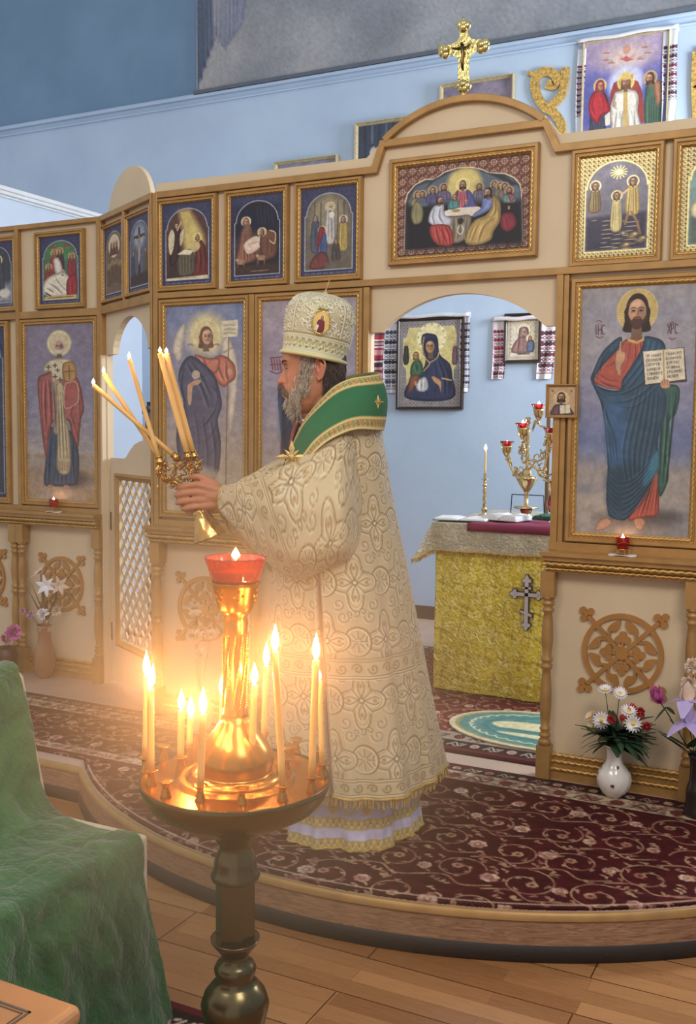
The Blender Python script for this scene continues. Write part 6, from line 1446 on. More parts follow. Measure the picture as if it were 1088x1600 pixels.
m = MB(); m.lathe(prof, 40, c0); m.build('base', 'brass_dark', st)
m = MB(); m.lathe([(.0385, sz(1470)), (.0385, sz(1372))], 6, c0, smooth=False, phase=.35); m.build('hexagonal_column', 'brass_dark', st)
m = MB(); m.lathe([(.036, sz(1374)), (.046, sz(1371)), (.048, sz(1366)), (.045, sz(1361)), (.042, sz(1356)), (.041, sz(1345)), (.038, sz(1335)), (.031, sz(1326)), (.030, sz(1320)), (.034, .795), (.042, .808), (.058, .822), (.085, .838), (.125, .855), (.158, .874), (.175, .895), (.181, .912), (.1825, .924), (.180, .9255), (.176, .9205)], 56, c0); m.build('bowl', 'brass_dark', st)
MAT['tray'] = simple('candle_tray_brass', rgb(204, 138, 66), .27, 1.0, var=.1, scale=10, bump=.08, bscale=30)
m = MB(); m.lathe([(.1795, .9225), (.150, .920), (.118, .922), (.114, .928), (.108, .931), (.100, .929), (.092, .926), (.088, .932), (.082, .938), (.074, .937), (.068, .934), (.070, .942), (.074, .955), (.073, .968), (.066, .985), (.054, 1.002), (.040, 1.018), (.030, 1.034), (.026, 1.045)], 56, c0); m.build('tray', 'tray', st)
m = MB(); m.lathe([(.027, 1.04), (.024, 1.05), (.0225, 1.07), (.022, 1.2), (.024, 1.225), (.022, 1.235), (.027, 1.243), (.024, 1.25)], 28, c0)
for k in range(10):
    for j in range(30):
        a = 2*PI*k/10+j*.03; z = 1.062+j*.0048
        m.ball(c0+Vector((.0228*math.cos(a), .0228*math.sin(a), z)), .0034, 6, 4)
m.build('beaded_column', 'tray', st)
m = MB(); m.lathe([(.020, 1.238), (.029, 1.244), (.033, 1.252), (.037, 1.266), (.043, 1.292), (.047, 1.301), (.046, 1.303), (.042, 1.296), (.034, 1.262), (.02, 1.256)], 32, c0)
for q in range(6):
    a = q*PI/3+.2
    for dx, dz in ((0, .009), (.0085, 0), (-.0085, 0), (0, -.009)): m.ball(c0+Vector(((.0405+dz*.25)*math.cos(a+dx*24), (.0405+dz*.25)*math.sin(a+dx*24), 1.279+dz)), .0032, 6, 4)
m.build('cup_socket', 'tray', st)
lampc = c0+Vector((0, 0, 1.300)); zg = sz(870)-1.300
L_ = thing('glass_lamp', lampc, 'large fluted pink glass oil lamp on top of the brass candle stand', 'lamp'); m = MB()
m.lathe([(.0, -.02), (.030, -.018), (.042, .0), (.046, .01), (.050, .03), (.056, zg-.004), (.0575, zg), (.055, zg-.002), (.048, .03), (.042, .006), (.0, -.006)], 72, lampc, rmod=lambda th, h: 1+(.045*math.cos(18*th)*max(0, min(1, h/.03)))); m.build('glass', 'pinkglass', L_)
m = MB(); m.lathe([(.0, .020), (.046, .022), (.0, .024)], 32, lampc); m.build('oil', simple('lamp_oil', rgb(220, 140, 80), .1), L_)
m = MB(); 
for a in (.3, 2.4, 4.4): m.tube([lampc+Vector((.05*math.cos(a), .05*math.sin(a), zg-.004)), lampc+Vector((.02*math.cos(a), .02*math.sin(a), zg-.014)), lampc+Vector((0, 0, .034))], .0012, n=5)
m.tube([lampc+Vector((0, 0, .02)), lampc+Vector((0, 0, .045))], .003, n=6); m.build('wick_holder', 'brass', L_)
m = MB(); flame(m, lampc+Vector((0, 0, .045)), .022, .008); m.build('flame', 'flame', L_); plight(lampc+Vector((0, 0, .054)), .35)
# openwork skirt hanging under the rim
m = MB()
for k in range(64):
    a = 2*PI*k/64; f = lambda t, r=.178: c0+Vector(((r-.012*(1-t))*math.cos(a+(t-.5)*.12), (r-.012*(1-t))*math.sin(a+(t-.5)*.12), .918-.034*(1-t)))
    g = lambda t, r=.178: c0+Vector(((r-.012*(1-t))*math.cos(a-(t-.5)*.12), (r-.012*(1-t))*math.sin(a-(t-.5)*.12), .918-.034*(1-t)))
    m.tube([f(0), f(.5), f(1)], .0013, n=4, cap=False); m.tube([g(0), g(.5), g(1)], .0013, n=4, cap=False)
m.build('openwork_skirt', 'brass_dark', st)
def on_tray(px, py, z=.945): p = onZ(px, py, z); return p
def socket(p, s=1.0):
    m = MB(); b = Vector((p.x, p.y, .9205)); m.lathe([(.010*s, 0), (.0105*s, .004), (.008*s, .008), (.0085*s, .012), (.006*s, .017), (.0062*s, .024), (.0085*s, .028), (.0135*s, .0305), (.0138*s, .032), (.008*s, .031)], 16, b); m.build('candle_socket', 'tray', st)
    return b+Vector((0, 0, .030))
Z0 = lambda x, y: (180+x/2.72, 860+y/2.72)
cand = [((152, 937), (150, 592), 'left front candle, nearer of the crossing pair at the left rim of the tray', .0068, (.15, 0)), ((128, 882), (134, 535), 'farther candle of the crossing pair at the left rim of the tray', .0066, (0, 0)),
        ((278, 880), (282, 682), 'short candle of medium height left of the tray column, behind the front one', .0066, (0, 0)), ((316, 832), (321, 708), 'shortest candle on the tray, standing close to the column base', .0064, (0, 0)),
        ((362, 1002), (374, 698), 'front candle left of the column, rising from the front rim of the tray', .0066, (0, 0)), ((578, 932), (592, 572), 'candle just right of the column with a socket near the dome', .0066, (0, 0)),
        ((632, 785), (643, 492), 'candle behind the right side of the tray dome', .0062, (0, 0)), ((712, 1000), (680, 432), 'tallest candle, leaning left across the right half of the tray', .0062, (0, 0)),
        ((836, 962), (854, 468), 'thick tall candle at the right rim of the tray', .0066, (0, 0)), ((880, 906), (869, 555), 'thin candle crossing behind the tall one at the right rim', .0048, (0, 0)), ((452, 742), (455, 612), 'candle hidden behind the beaded column', .0055, (0, 0))]
for (a, b, lb, r, ln) in cand:
    bp = on_tray(*Z0(*a), z=.9505); top = socket(bp); tp = svert(*Z0(*b), p=top)
    fl = .048 if b[1] < 560 or lb.startswith(('left', 'front')) else .040
    if lb.startswith('thin'): fl = .018
    candle(top, tp, r, lb, 'candles burning on the brass tray', fl=fl, fr=.0072 if fl > .03 else .004, power=1.0 if fl > .03 else .3, lean=ln)
for x, y in ((205, 832), (215, 985), (400, 918), (540, 1015), (730, 885), (770, 803), (742, 835), (340, 797), (862, 850)):
    socket(on_tray(*Z0(x, y), z=.9505))
# haze volume added to spread the flames' orange glow
t = NT('candle_haze'); out = t.t.nodes['Material Output']; t.t.nodes.remove(t.b)
vs = t.n('ShaderNodeVolumeScatter'); vs.inputs['Color'].default_value = (1.0, .70, .40, 1); vs.inputs['Anisotropy'].default_value = .15
co = t.coord('Object'); ln = t.n('ShaderNodeVectorMath', operation='LENGTH'); t.l(co, ln.inputs[0])
HAZE_R, HAZE_D = .74, 1.9
f = t.math('SUBTRACT', 1.0, t.math('DIVIDE', ln.outputs['Value'], HAZE_R)); f = t.math('MAXIMUM', f, 0.0); f = t.math('POWER', f, 2.3)
t.l(t.math('MULTIPLY', f, HAZE_D), vs.inputs['Density']); t.l(vs.outputs[0], out.inputs['Volume']); MAT['haze'] = t.m
hc = c0+Vector((0, 0, 1.06))
m = MB(); m.ball(hc, HAZE_R, 24, 16); hz_ = m.build('candle_glow_haze', 'haze', base=hc); tag(hz_, 'thin warm haze added for the glow round the brass candle stand', 'smoke', kind='stuff')

# ================================================================ COVERED CHAIR, GREEN CLOTH, TABLE
MAT['cover'] = simple('cream_chair_cover', rgb(216, 196, 160), .8, var=.05, scale=5, bump=.35, bscale=9)
ch = thing('covered_chair', (-1.92, 1.75, 0), 'cream slip-covered chair with a block seat half hidden under green cloth', 'chair')
m = MB(); m.box(-2.20, -1.655, 1.32, 2.120, 0.0085, .5); m.build('seat', 'cover', ch, bevel=.012, seg=3)
m = MB(); bk = [(-2.20, .45), (-1.99, .45), (-2.03, .62), (-2.075, .80), (-2.09, .885), (-2.12, .902), (-2.2, .89)]
m.prism([(y, z) for y, z in bk], lambda a, b, n: Vector((a, n, b)), 1.32, 2.125); m.build('backrest', 'cover', ch, bevel=.02, seg=3)
# cloth: profile swept along Y
path = crom([(-2.23, .72), (-2.215, .86), (-2.16, .915), (-2.10, .91), (-2.068, .82), (-2.02, .64), (-1.972, .55), (-1.90, .518), (-1.78, .509), (-1.675, .507), (-1.645, .495), (-1.632, .42), (-1.62, .28), (-1.60, .12), (-1.575, .012)], 20)
edge = [(0, 2.10), (.13, 2.10), (.2, 2.095), (.35, 2.085), (.5, 2.07), (.63, 2.065), (.72, 2.045), (.78, 2.07), (.9, 2.10), (1.0, 2.115)]
nU, nV = len(path), 200; S_l = [0]
for a, b in zip(path[:-1], path[1:]): S_l.append(S_l[-1]+math.dist(a, b))
vals = []
from mathutils import noise as mnoise
P = []
for i, (x, z) in enumerate(path):
    s_ = S_l[i]/S_l[-1]; ye = np.interp(s_, [e[0] for e in edge], [e[1] for e in edge]); a = path[max(i-1, 0)]; b = path[min(i+1, nU-1)]; nx, nz = (b[1]-a[1]), -(b[0]-a[0]); L = math.hypot(nx, nz); nx, nz = -nx/L, -nz/L
    if nx*.8+nz < 0 and s_ > .1: nx, nz = -nx, -nz
    row = []
    for j in range(nV):
        y = 1.28+(ye-1.28)*j/(nV-1)
        w = mnoise.noise(Vector((x*3, y*5, z*2)))*.010+abs(mnoise.noise(Vector((x*6+z*5+y*3, y*9-z*3, 3))))*.012
        if s_ > .62: w += (.008*math.sin(y*26+1.2*math.sin(z*9))+.006*math.sin(y*47+z*8)+.012*abs(mnoise.noise(Vector((y*7, z*5, 9)))))*min(1, (s_-.62)*4)+.004
        if .2 < s_ < .5: w += .005*math.sin(y*20+z*14)
        if j == nV-1: w += .0
        w += .004+.0035*abs(mnoise.noise(Vector((x*22+z*16, y*30, z*12))))+.006*abs(mnoise.noise(Vector((x*9-z*7, y*16+z*6, 4))))*(1+s_)
        row.append(Vector((x+nx*w, y+.003*math.sin(s_*30), max(.003, z+nz*w))))
    P.append(row)
t = NT('green_crinkled_cloth'); n1 = t.noise(7, detail=5, dist=1.2); n2 = t.noise(90, detail=2)
t.col(t.ramp(n1, [(.3, rgb(30, 78, 40)), (.55, rgb(52, 104, 56)), (.8, rgb(74, 122, 70))])); t.set(Roughness=.85, Sheen_Weight=.3)  # darker green in the bump hollows: fold shade put into the colour
t.bump(t.math('ADD', n1, t.math('MULTIPLY', n2, .25)), .8, .03); MAT['greencloth'] = t.m
m = MB(); m.grid(P); gc = m.build('green_cloth', 'greencloth', base=(-1.9, 1.75, 0)); s_ = gc.modifiers.new('s', 'SOLIDIFY'); s_.thickness = .003; s_.offset = 1
tag(gc, 'green crinkled cloth draped over the chair back and seat down to the floor', 'cloth')
# wooden table corner
MAT['tablewood'] = simple('orange_brown_tabletop', rgb(172, 122, 76), .4, var=.08, scale=6)
tb = thing('wooden_table', (-1.35, .7, 0), 'light brown wooden table with a dark inlaid line, only its corner in view', 'table')
m = MB(); m.box(-1.75, -.972, .35, 1.092, .718, .75); m.build('table_top', 'tablewood', tb, bevel=.014, seg=4)
m = MB()
for d, w in ((.052, .004), (.060, .002)):
    m.box(-1.75+d, -.972-d, 1.092-d-w, 1.092-d, .7502, .7512); m.box(-.972-d-w, -.972-d, .35+d, 1.092-d, .7502, .7512)
m.build('inlay', simple('dark_inlay', rgb(92, 78, 68), .4), tb)
m = MB(); m.box(-1.70, -1.03, .40, 1.04, .64, .718); m.build('apron', simple('reddish_apron', rgb(130, 62, 44), .5), tb)
for x in (-1.69, -1.06):
    for y in (.42, 1.01): m = MB(); m.box(x-.03, x+.03, y-.03, y+.03, 0, .64); m.build('leg', 'tablewood', tb)

# ================================================================ ICON LAMPS ON THE LEDGES
def ledge_lamp(F, px, py, label, lit=True, n=.062):
    u, z = F.uz(px, py, n); b = F(u, Z_LEDGE1+.001, n); t = thing('votive_lamp', b, label, 'lamp', 'small red votive lamps on the ledge'); m = MB()
    m.grid([[b+Vector((.045*r*math.cos(a)*1.25, .045*r*math.sin(a)*.9, .002+.003*r*r*math.sin(3*a))) for a in [2*PI*k/20 for k in range(20)]] for r in (.02, .5, 1)], cv=True); o = m.build('doily', 'white', t); s_ = o.modifiers.new('s', 'SOLIDIFY'); s_.thickness = .0012
    m = MB()
    for k in range(6): a = k*PI/3; m.tube([b+Vector(((.018+.012*math.cos(q))*math.cos(a), (.018+.012*math.cos(q))*math.sin(a), .014+.010*math.sin(q))) for q in [i*.7 for i in range(10)]], .0013, n=5)
    m.lathe([(.02, .022), (.024, .024), (.024, .027), (.02, .027)], 20, b); m.build('wire_foot', 'brass', t)
    m = MB(); m.lathe([(.0, .026), (.02, .027), (.025, .04), (.026, .062), (.027, .072), (.0245, .07), (.023, .045), (.0, .036)], 28, b, rmod=lambda th, h: 1+.03*math.cos(10*th)); m.build('glass', 'redglass', t)
    m = MB(); m.tube([b+Vector((.0265*math.cos(a), .0265*math.sin(a), .052+.004*math.sin(4*a))) for a in [2*PI*k/40 for k in range(41)]], .0012, n=5); m.build('band', 'brass', t)
    m = MB(); flame(m, b+Vector((0, 0, .058)), .028, .007); m.build('flame', 'flame_small', t); plight(b+Vector((0, 0, .07)), .12, parent=t)
    return t
ledge_lamp(F0, 973, 858, 'small red votive lamp burning on the ledge under the icon with the open book')
ledge_lamp(FL, 84, 796, 'small red votive lamp burning on the left wing ledge under the bishop icon')
b = F0(F0.uz(332, 816, .06)[0], Z_LEDGE1, .06); m = MB(); m.lathe([(.03, 0), (.035, .004), (.036, .01), (.0, .012)], 20, b); tag(m.build('white_saucer', 'white', base=b), 'small white saucer on the ledge below the winged angel icon', 'saucer')
# ================================================================ FLOWERS
MAT['leafg'] = simple('dark_green_leaf', rgb(44, 66, 44), .5, var=.2, scale=20)
MAT['leafb'] = simple('dry_brown_leaf', rgb(120, 92, 62), .6, var=.15, scale=20)
for nme, cc in (('petal_white', (236, 232, 232)), ('petal_red', (176, 34, 44)), ('petal_pink', (214, 116, 176)), ('petal_rose', (206, 120, 150)), ('petal_lilac', (188, 170, 214)), ('petal_cream', (222, 196, 176)), ('petal_yellow', (230, 190, 60)), ('petal_mauve', (190, 150, 180)), ('petal_hazy', (226, 206, 180))):
    MAT[nme] = simple(nme, rgb(*cc), .6, var=.05, scale=30, Subsurface_Weight=.0)
def petal(m, c, d, up, L, w, curl=.3, mi=0, k=6):
    d = Vector(d).normalized(); up = Vector(up); up = (up-d*up.dot(d)).normalized(); s = d.cross(up); rows = []
    for i in range(k+1):
        t = i/k; ww = w*math.sin(PI*(.12+.88*t)**.8)**.7 if t < 1 else w*.15; p = c+d*(L*t)+up*(curl*L*t*t)
        rows.append([p-s*ww, p+up*(.12*w), p+s*ww])
    m.grid(rows, mi)
def frame_of(n):
    n = Vector(n).normalized(); a = n.orthogonal().normalized(); return n, a, n.cross(a)
def daisy(c, n, r, pm, label_parts, parent, k=18, cm='petal_yellow', curl=.1):
    n, a, b = frame_of(n); m = MB()
    for lay_ in range(2):
        for i in range(k): th = 2*PI*i/k+lay_*.17; petal(m, Vector(c)+n*.002*lay_, a*math.cos(th)+b*math.sin(th)+n*(.15+.3*lay_), n, r*(1-.15*lay_), r*.15, curl)
    o = m.build('petals', pm, parent); m = MB(); m.ball(Vector(c)+n*r*.14, r*.24, 10, 6); m.build('flower_centre', cm, parent)
def pom(c, r, pm, parent, k=60, seed=0, pl=.55, pw=.2, up=(0, 0, 1), part='petals'):
    rr = random.Random(seed); m = MB(); u = Vector(up)
    for i in range(k):
        z = rr.uniform(-.35, 1); th = rr.uniform(0, 2*PI); q = math.sqrt(max(0, 1-z*z)); n, a, b = frame_of(u); d = (a*math.cos(th)+b*math.sin(th))*q+n*z
        petal(m, Vector(c)+d*r*.3, d+Vector((rr.gauss(0, .2),)*3), n+d*.2, r*pl*rr.uniform(.9, 1.3), r*pw, -.25 if z < .3 else .2, k=4)
    return m.build(part, pm, parent)
def stem(m, a, b, r=.0018, bend=.01): a, b = Vector(a), Vector(b); mid = (a+b)/2+Vector((bend, -bend, 0)); m.tube([a, a.lerp(mid, .6), mid, mid.lerp(b, .6), b], r, n=6)
def leaf(m, c, d, L, w, droop=.3): petal(m, Vector(c), d, (0, 0, 1), L, w, -droop, k=7)
PF = lambda F, n: (lambda px, py, dn=0: F(*F.uz(px, py, n+dn), n+dn))
# white porcelain vase with daisies and red blooms, right
vb = onZ(961, 1240, PZ+.008); vb = Vector((vb.x, 3.955, PZ+.008)); Fv = Fr(0, 3.955, 1, 0); Pv = lambda px, py, dn=0: Fv(*Fv.uz(px, py, dn), dn)
t = NT('spiral_porcelain'); t.col(t.ramp(t.noise(26, detail=1), [(.0, rgb(226, 218, 210)), (.66, rgb(226, 218, 210)), (.70, rgb(112, 66, 72))])); t.set(Roughness=.15, Coat_Weight=.5); MAT['porcelain'] = t.m
v = thing('white_vase', vb, 'white spiral-ribbed porcelain vase with small dark floral spots, before the right panel', 'vase'); m = MB()
m.lathe([(.03, 0), (.034, .004), (.05, .02), (.064, .045), (.068, .07), (.062, .095), (.046, .118), (.034, .135), (.030, .155), (.031, .18), (.034, .196), (.042, .206), (.039, .205), (.028, .18), (.0, .16)], 72, vb, rmod=lambda th, h: 1+(.022*math.cos(12*(th+h*14)) if .01 < h < .14 else 0)); m.build('body', 'porcelain', v)
neck = vb+Vector((0, 0, .2))
fl = []
def flowers_for(items, neck, base_label, group, sm_='leafg'):
    for i, (kind, p, r, nrm, lb, kw) in enumerate(items):
        f = thing('flower', p, lb, 'flower', group); m = MB(); stem(m, neck+Vector((random.uniform(-.008, .008), random.uniform(-.008, .008), -.04)), p-Vector(nrm).normalized()*.004, .0016, random.uniform(-.01, .01)); m.build('stem', sm_, f)
        if kind == 'daisy': daisy(p, nrm, r, kw.get('pm', 'petal_white'), None, f, k=kw.get('k', 16))
        elif kind == 'pom': pom(p, r, kw['pm'], f, k=kw.get('k', 50), seed=i+3, up=nrm)
        elif kind == 'bud':
            m = MB()
            for ly in range(3):
                for q in range(6): th = q*PI/3+ly*.5; n, a, b = frame_of(nrm); petal(m, p-n*r*.5, (a*math.cos(th)+b*math.sin(th))*(.55-.15*ly)+n*(.7+.2*ly), n, r*1.5, r*.45, .35)
            m.build('petals', kw['pm'], f)
        elif kind == 'iris':
            m = MB()
            for q in range(3): th = q*2.1+kw.get('a', 0); petal(m, p, Vector((math.cos(th), math.sin(th)-.4, .3)), (0, 0, 1), r*1.5, r*.6, -.9, k=8)
            m.build('falls', kw['pm'], f); m = MB()
            for q in range(3): th = q*2.1+1; petal(m, p, Vector((math.cos(th)*.5, math.sin(th)*.5, 1)), Vector((-math.cos(th), -math.sin(th), 0)), r*1.3, r*.6, .4, k=8)
            m.build('standards', kw['pm2'], f)
        elif kind == 'lily':
            m = MB()
            for q in range(6): th = q*PI/3; n, a, b = frame_of(nrm); petal(m, p, (a*math.cos(th)+b*math.sin(th))+n*.9, n, r*1.2, r*.3, -.5, k=8)
            m.build('petals', kw['pm'], f)
g = 'flowers in the white porcelain vase'
V6 = lambda x, y, dn=0: Pv(900+x/8, 1060+y/8, dn)
flowers_for([('daisy', V6(320, 520, .05), .036, (.2, -1, .2), 'large white daisy with a yellow centre at the left of the porcelain vase bunch', {}), ('daisy', V6(720, 565, .05), .036, (.1, -1, .1), 'white daisy facing forward at the right of the porcelain vase bunch', {}),
  ('daisy', V6(370, 150, .0), .032, (0, -.4, 1), 'white daisy on a tall stem at the top left of the bunch', {}), ('daisy', V6(550, 195, .01), .032, (.3, -.6, .8), 'white daisy on a tall stem at the top right of the bunch', {}), ('daisy', V6(660, 420, .02), .036, (.2, -.5, .9), 'white daisy tilted upward between the red blooms', {}),
  ('pom', V6(440, 510, .05), .020, (0, -1, .2), 'small round red flower beside the yellow-centred daisy', {'pm': 'petal_red'}), ('pom', V6(585, 495, .05), .016, (0, -1, .2), 'smallest red flower in the middle of the bunch', {'pm': 'petal_red'}), ('pom', V6(700, 375, .0), .024, (0, -1, .4), 'red flower at the top of the bunch', {'pm': 'petal_red'}), ('pom', V6(810, 430, .0), .024, (.4, -1, .4), 'red flower at the upper right of the bunch', {'pm': 'petal_red'}), ('pom', V6(885, 600, .0), .022, (.6, -1, 0), 'red flower low at the right side of the bunch', {'pm': 'petal_red'}),
  ('daisy', V6(210, 600, .01), .03, (-.6, -.6, .2), 'pale drooping daisy at the lower left of the bunch', {'pm': 'petal_cream'}), ('daisy', V6(190, 480, -.01), .028, (-.5, -.4, .6), 'pale daisy half hidden at the left of the bunch', {'pm': 'petal_cream'})], neck, '', g)
m = MB(); rr = random.Random(4)
for i in range(95):
    th = rr.uniform(0, 2*PI); zz = rr.uniform(-.25, 1.1); d = Vector((math.cos(th), math.sin(th)*.8, zz)); p0_ = neck+Vector((math.cos(th)*.01, math.sin(th)*.01, rr.uniform(0, .06))); leaf(m, p0_, d, rr.uniform(.08, .145), rr.uniform(.012, .024), .4)
lf = m.build('leaf_bunch', 'leafg', base=neck); tag(lf, 'dark green foliage filling the white porcelain vase', 'foliage', kind='stuff')
# dark vase with irises and a peony, right edge
vb2 = onZ(1092, 1268, PZ+.008); vb2 = Vector((vb2.x, 3.90, PZ+.008)); F2 = Fr(0, 3.9, 1, 0); P2 = lambda x, y, dn=0: F2(*F2.uz(1000+x/5.33, 1000+y/5.33, dn), dn)
v = thing('dark_vase', vb2, 'dark brown ringed floor vase at the right edge of the picture', 'vase'); m = MB()
m.lathe([(.05, 0), (.052, .01), (.046, .03), (.043, .06), (.044, .09), (.040, .11), (.034, .13), (.032, .18), (.036, .22), (.044, .235), (.041, .232), (.03, .19), (0, .16)], 40, vb2, rmod=lambda th, h: 1+.012*math.cos(h*220)); m.build('body', simple('dark_glazed_clay', rgb(46, 36, 32), .25), v)
nk = vb2+Vector((0, 0, .23)); g = 'flowers in the dark vase'
flowers_for([('bud', P2(155, 480, .02), .044, (-.3, -.5, 1), 'bright pink half-open peony leaning out to the left', {'pm': 'petal_pink'}), ('iris', P2(390, 500, .03), .05, (0, -1, .5), 'lilac and peach iris below the ruffled peach blooms', {'pm': 'petal_lilac', 'pm2': 'petal_cream', 'a': 2.6}), ('iris', P2(405, 690, .05), .05, (0, -1, .5), 'lowest lilac iris just above the vase mouth', {'pm': 'petal_lilac', 'pm2': 'petal_lilac', 'a': 3.6}),
  ('pom', P2(410, 370, .0), .036, (0, -1, .5), 'ruffled peach bloom in the middle of the tall bunch', {'pm': 'petal_cream', 'k': 90}), ('pom', P2(440, 215, -.0), .034, (0, -1, .5), 'topmost ruffled pale peach bloom of the tall bunch', {'pm': 'petal_cream', 'k': 90})], nk, '', g)
m = MB()
for (x, y), (dx, dy), L, w in (((400, 930), (-190, -150), .10, .022), ((380, 880), (-200, -130), .08, .02), ((220, 560), (-100, 100), .06, .010), ((230, 560), (60, 50), .04, .012), ((420, 900), (60, -100), .1, .03), ((400, 860), (-120, -190), .09, .02), ((460, 950), (100, -60), .1, .03)):
    a = P2(x, y, .02); b = P2(x+dx, y+dy, .04); leaf(m, a, b-a, (b-a).length*1.1, w, .1)
m.tube([P2(170, 520, .02), P2(240, 620, .02), P2(400, 900, 0), nk], .002, n=6)
tag(m.build('leaf_bunch', 'leafg', base=nk), 'broad dark leaves standing in the dark brown vase', 'foliage', kind='stuff')
# left wing: glass vase with lilies and pink heads
b3 = onZ(68, 1048, PZ); F3 = Fr(0, 4.33, 1, 0); P3 = lambda x, y, dn=0: F3(*F3.uz(x/6.4, 820+y/6.4, dn), dn)
b3 = Vector((P3(450, 1450).x, 4.33, PZ)); v = thing('glass_vase', b3, 'pear-shaped tinted glass vase with a painted flower, standing before the left wing', 'vase'); zt3 = P3(450, 1000).z-PZ; m = MB()
m.lathe([(.03, 0), (.045, .02), (.060, .07), (.064, .11), (.056, .16), (.042, .2), (.036, .23), (.036, zt3-.02), (.044, zt3), (.040, zt3-.004), (.03, .22), (.05, .12), (0, .03)], 40, b3); m.build('body', glass('amber_glass', rgb(206, 150, 110), .1, .55), v)
nk3 = b3+Vector((0, 0, zt3)); g = 'flowers in the tinted glass vase'
flowers_for([('lily', P3(400, 480, .02), .045, (-.4, -.5, .7), 'tall pale lily with dark speckled stamens at the top of the left bunch', {'pm': 'petal_cream'}), ('lily', P3(470, 610, .05), .050, (.2, -1, .1), 'bright white curling lily in the middle of the left bunch', {'pm': 'petal_white'}), ('lily', P3(590, 610, .03), .045, (.8, -.5, .2), 'cream lily pointing right over the round ornament', {'pm': 'petal_cream'}), ('pom', P3(430, 890, .05), .038, (0, -1, .4), 'round white and pink flower head at the vase mouth', {'pm': 'petal_white', 'k': 80}), ('pom', P3(310, 900, .04), .028, (-.3, -1, .3), 'mauve flower head left of the vase mouth', {'pm': 'petal_mauve', 'k': 60}), ('pom', P3(230, 860, .04), .022, (-.3, -1, .3), 'small mauve flower farthest left of the vase mouth', {'pm': 'petal_mauve', 'k': 50}), ('pom', P3(560, 860, .0), .034, (.3, -.6, .6), 'cream flower head right of the vase mouth', {'pm': 'petal_cream', 'k': 70})], nk3, '', g)
m = MB()
for (x, y), (dx, dy), w in (((440, 960), (-130, -290), .012), ((440, 900), (-110, -310), .011), ((450, 950), (-20, -330), .01), ((470, 950), (100, -260), .012), ((450, 960), (20, -200), .012)): a = P3(x, y, 0); b = P3(x+dx, y+dy, .03); leaf(m, a, b-a, (b-a).length*1.05, w, .05)
tag(m.build('leaf_bunch', 'leafb', base=nk3), 'long brownish leaves in the tinted glass vase', 'foliage', kind='stuff')
# pink flower in a dark pot, far left
pb = P3(60, 1400, .08); pb.z = PZ; v = thing('brown_pot', pb, 'dark brown pot of pink flowers at the left edge behind the green cloth', 'vase'); m = MB(); m.lathe([(.05, 0), (.062, .04), (.07, .12), (.06, .16), (.05, .17), (.0, .15)], 28, pb); m.build('body', simple('dark_brown_pot', rgb(92, 58, 44), .4), v)
nk4 = pb+Vector((0, 0, .16))
flowers_for([('pom', P3(140, 1080, .1), .055, (0, -1, .6), 'large bright pink flower head above the dark pot', {'pm': 'petal_pink', 'k': 90}), ('pom', P3(60, 1140, .1), .035, (-.2, -1, .4), 'smaller dusty pink flower head beside the bright pink one', {'pm': 'petal_rose', 'k': 60})], nk4, '', 'flowers in the dark pot')
# white roses behind the candle stand
rb = P0 = F0.uz(335, 1075, .14); F5 = Fr(0, 3.93, 1, 0); P5 = lambda x, y, dn=0: F5(*F5.uz(200+x/4.945, 850+y/4.945, dn), dn)
rb = P5(560, 1000); rb.z = PZ; v = thing('cream_vase', rb, 'cream vase of pale roses behind the burning candles', 'vase'); m = MB(); m.lathe([(.04, 0), (.055, .03), (.06, .09), (.045, .14), (.035, .17), (.042, .19), (0, .17)], 28, rb); m.build('body', 'cover', v); nk5 = rb+Vector((0, 0, .18))
flowers_for([('pom', P5(520, 500, .0), .045, (0, -.6, 1), 'topmost pale rose in front of the round ornament', {'pm': 'petal_hazy', 'k': 50}), ('pom', P5(520, 710, .03), .048, (0, -1, .3), 'largest pale rose in the middle of the cream vase', {'pm': 'petal_hazy', 'k': 50}), ('pom', P5(640, 700, .0), .035, (.4, -1, .3), 'pale rose right of the largest one', {'pm': 'petal_hazy', 'k': 40}), ('pom', P5(560, 850, .03), .035, (0, -1, .1), 'lowest pale rose at the cream vase mouth', {'pm': 'petal_hazy', 'k': 40})], nk5, '', 'pale roses in the cream vase')
# ================================================================ THE PRIEST
O_ = onZ(548, 1290, PZ+.008); O_ = CPOS+ray(548, 1290)*3.70; FP = Fr(O_.x, O_.y, HR.x, HR.y)
def PP(px, py, n=0): return FP(*FP.uz(px, py, n), n)
KP = (PP(541, 580)-PP(441, 580)).length/100            # metres per picture pixel at the figure
NV = FP.n.copy(); UV = FP.u.copy(); ZV = Vector((0, 0, 1))
priest = thing('priest', (O_.x, O_.y, PZ+.008), 'person in cream and gold vestments, green stole and tall mitre, holding out lit candles', 'person')
def interp(tab, x): return np.interp(x, [t[0] for t in tab], [t[1] for t in tab])
# ---- head surface
FRT = [(524, 456), (535, 447), (545, 443), (556, 441.5), (566, 442), (573, 444.6), (580, 445.5), (590, 446), (600, 445), (606, 443), (612, 443.5), (620, 445), (628, 449), (636, 454), (646, 464)]
BCK = [(524, 532), (535, 540), (560, 542), (580, 540), (600, 534), (615, 522), (630, 505), (640, 492), (646, 482)]
HWD = [(524, 24), (535, 31), (548, 34), (560, 35), (575, 34.5), (590, 33), (605, 31), (620, 28), (632, 23), (640, 17), (646, 9)]
NOS = [(566, .3), (572, 1.2), (578, 3.6), (584, 7.0), (590, 10.2), (595, 12.6), (599, 11.8), (602, 5.5), (604, 1), (607, 3.6), (611, 4.2), (614, 2.0), (618, 4.2), (622, 2), (630, 2.2), (638, 1.5), (646, 0)]
NWD = [(566, 3), (578, 3.2), (590, 5.5), (597, 7.5), (602, 6), (607, 11), (620, 11), (630, 12), (646, 12)]
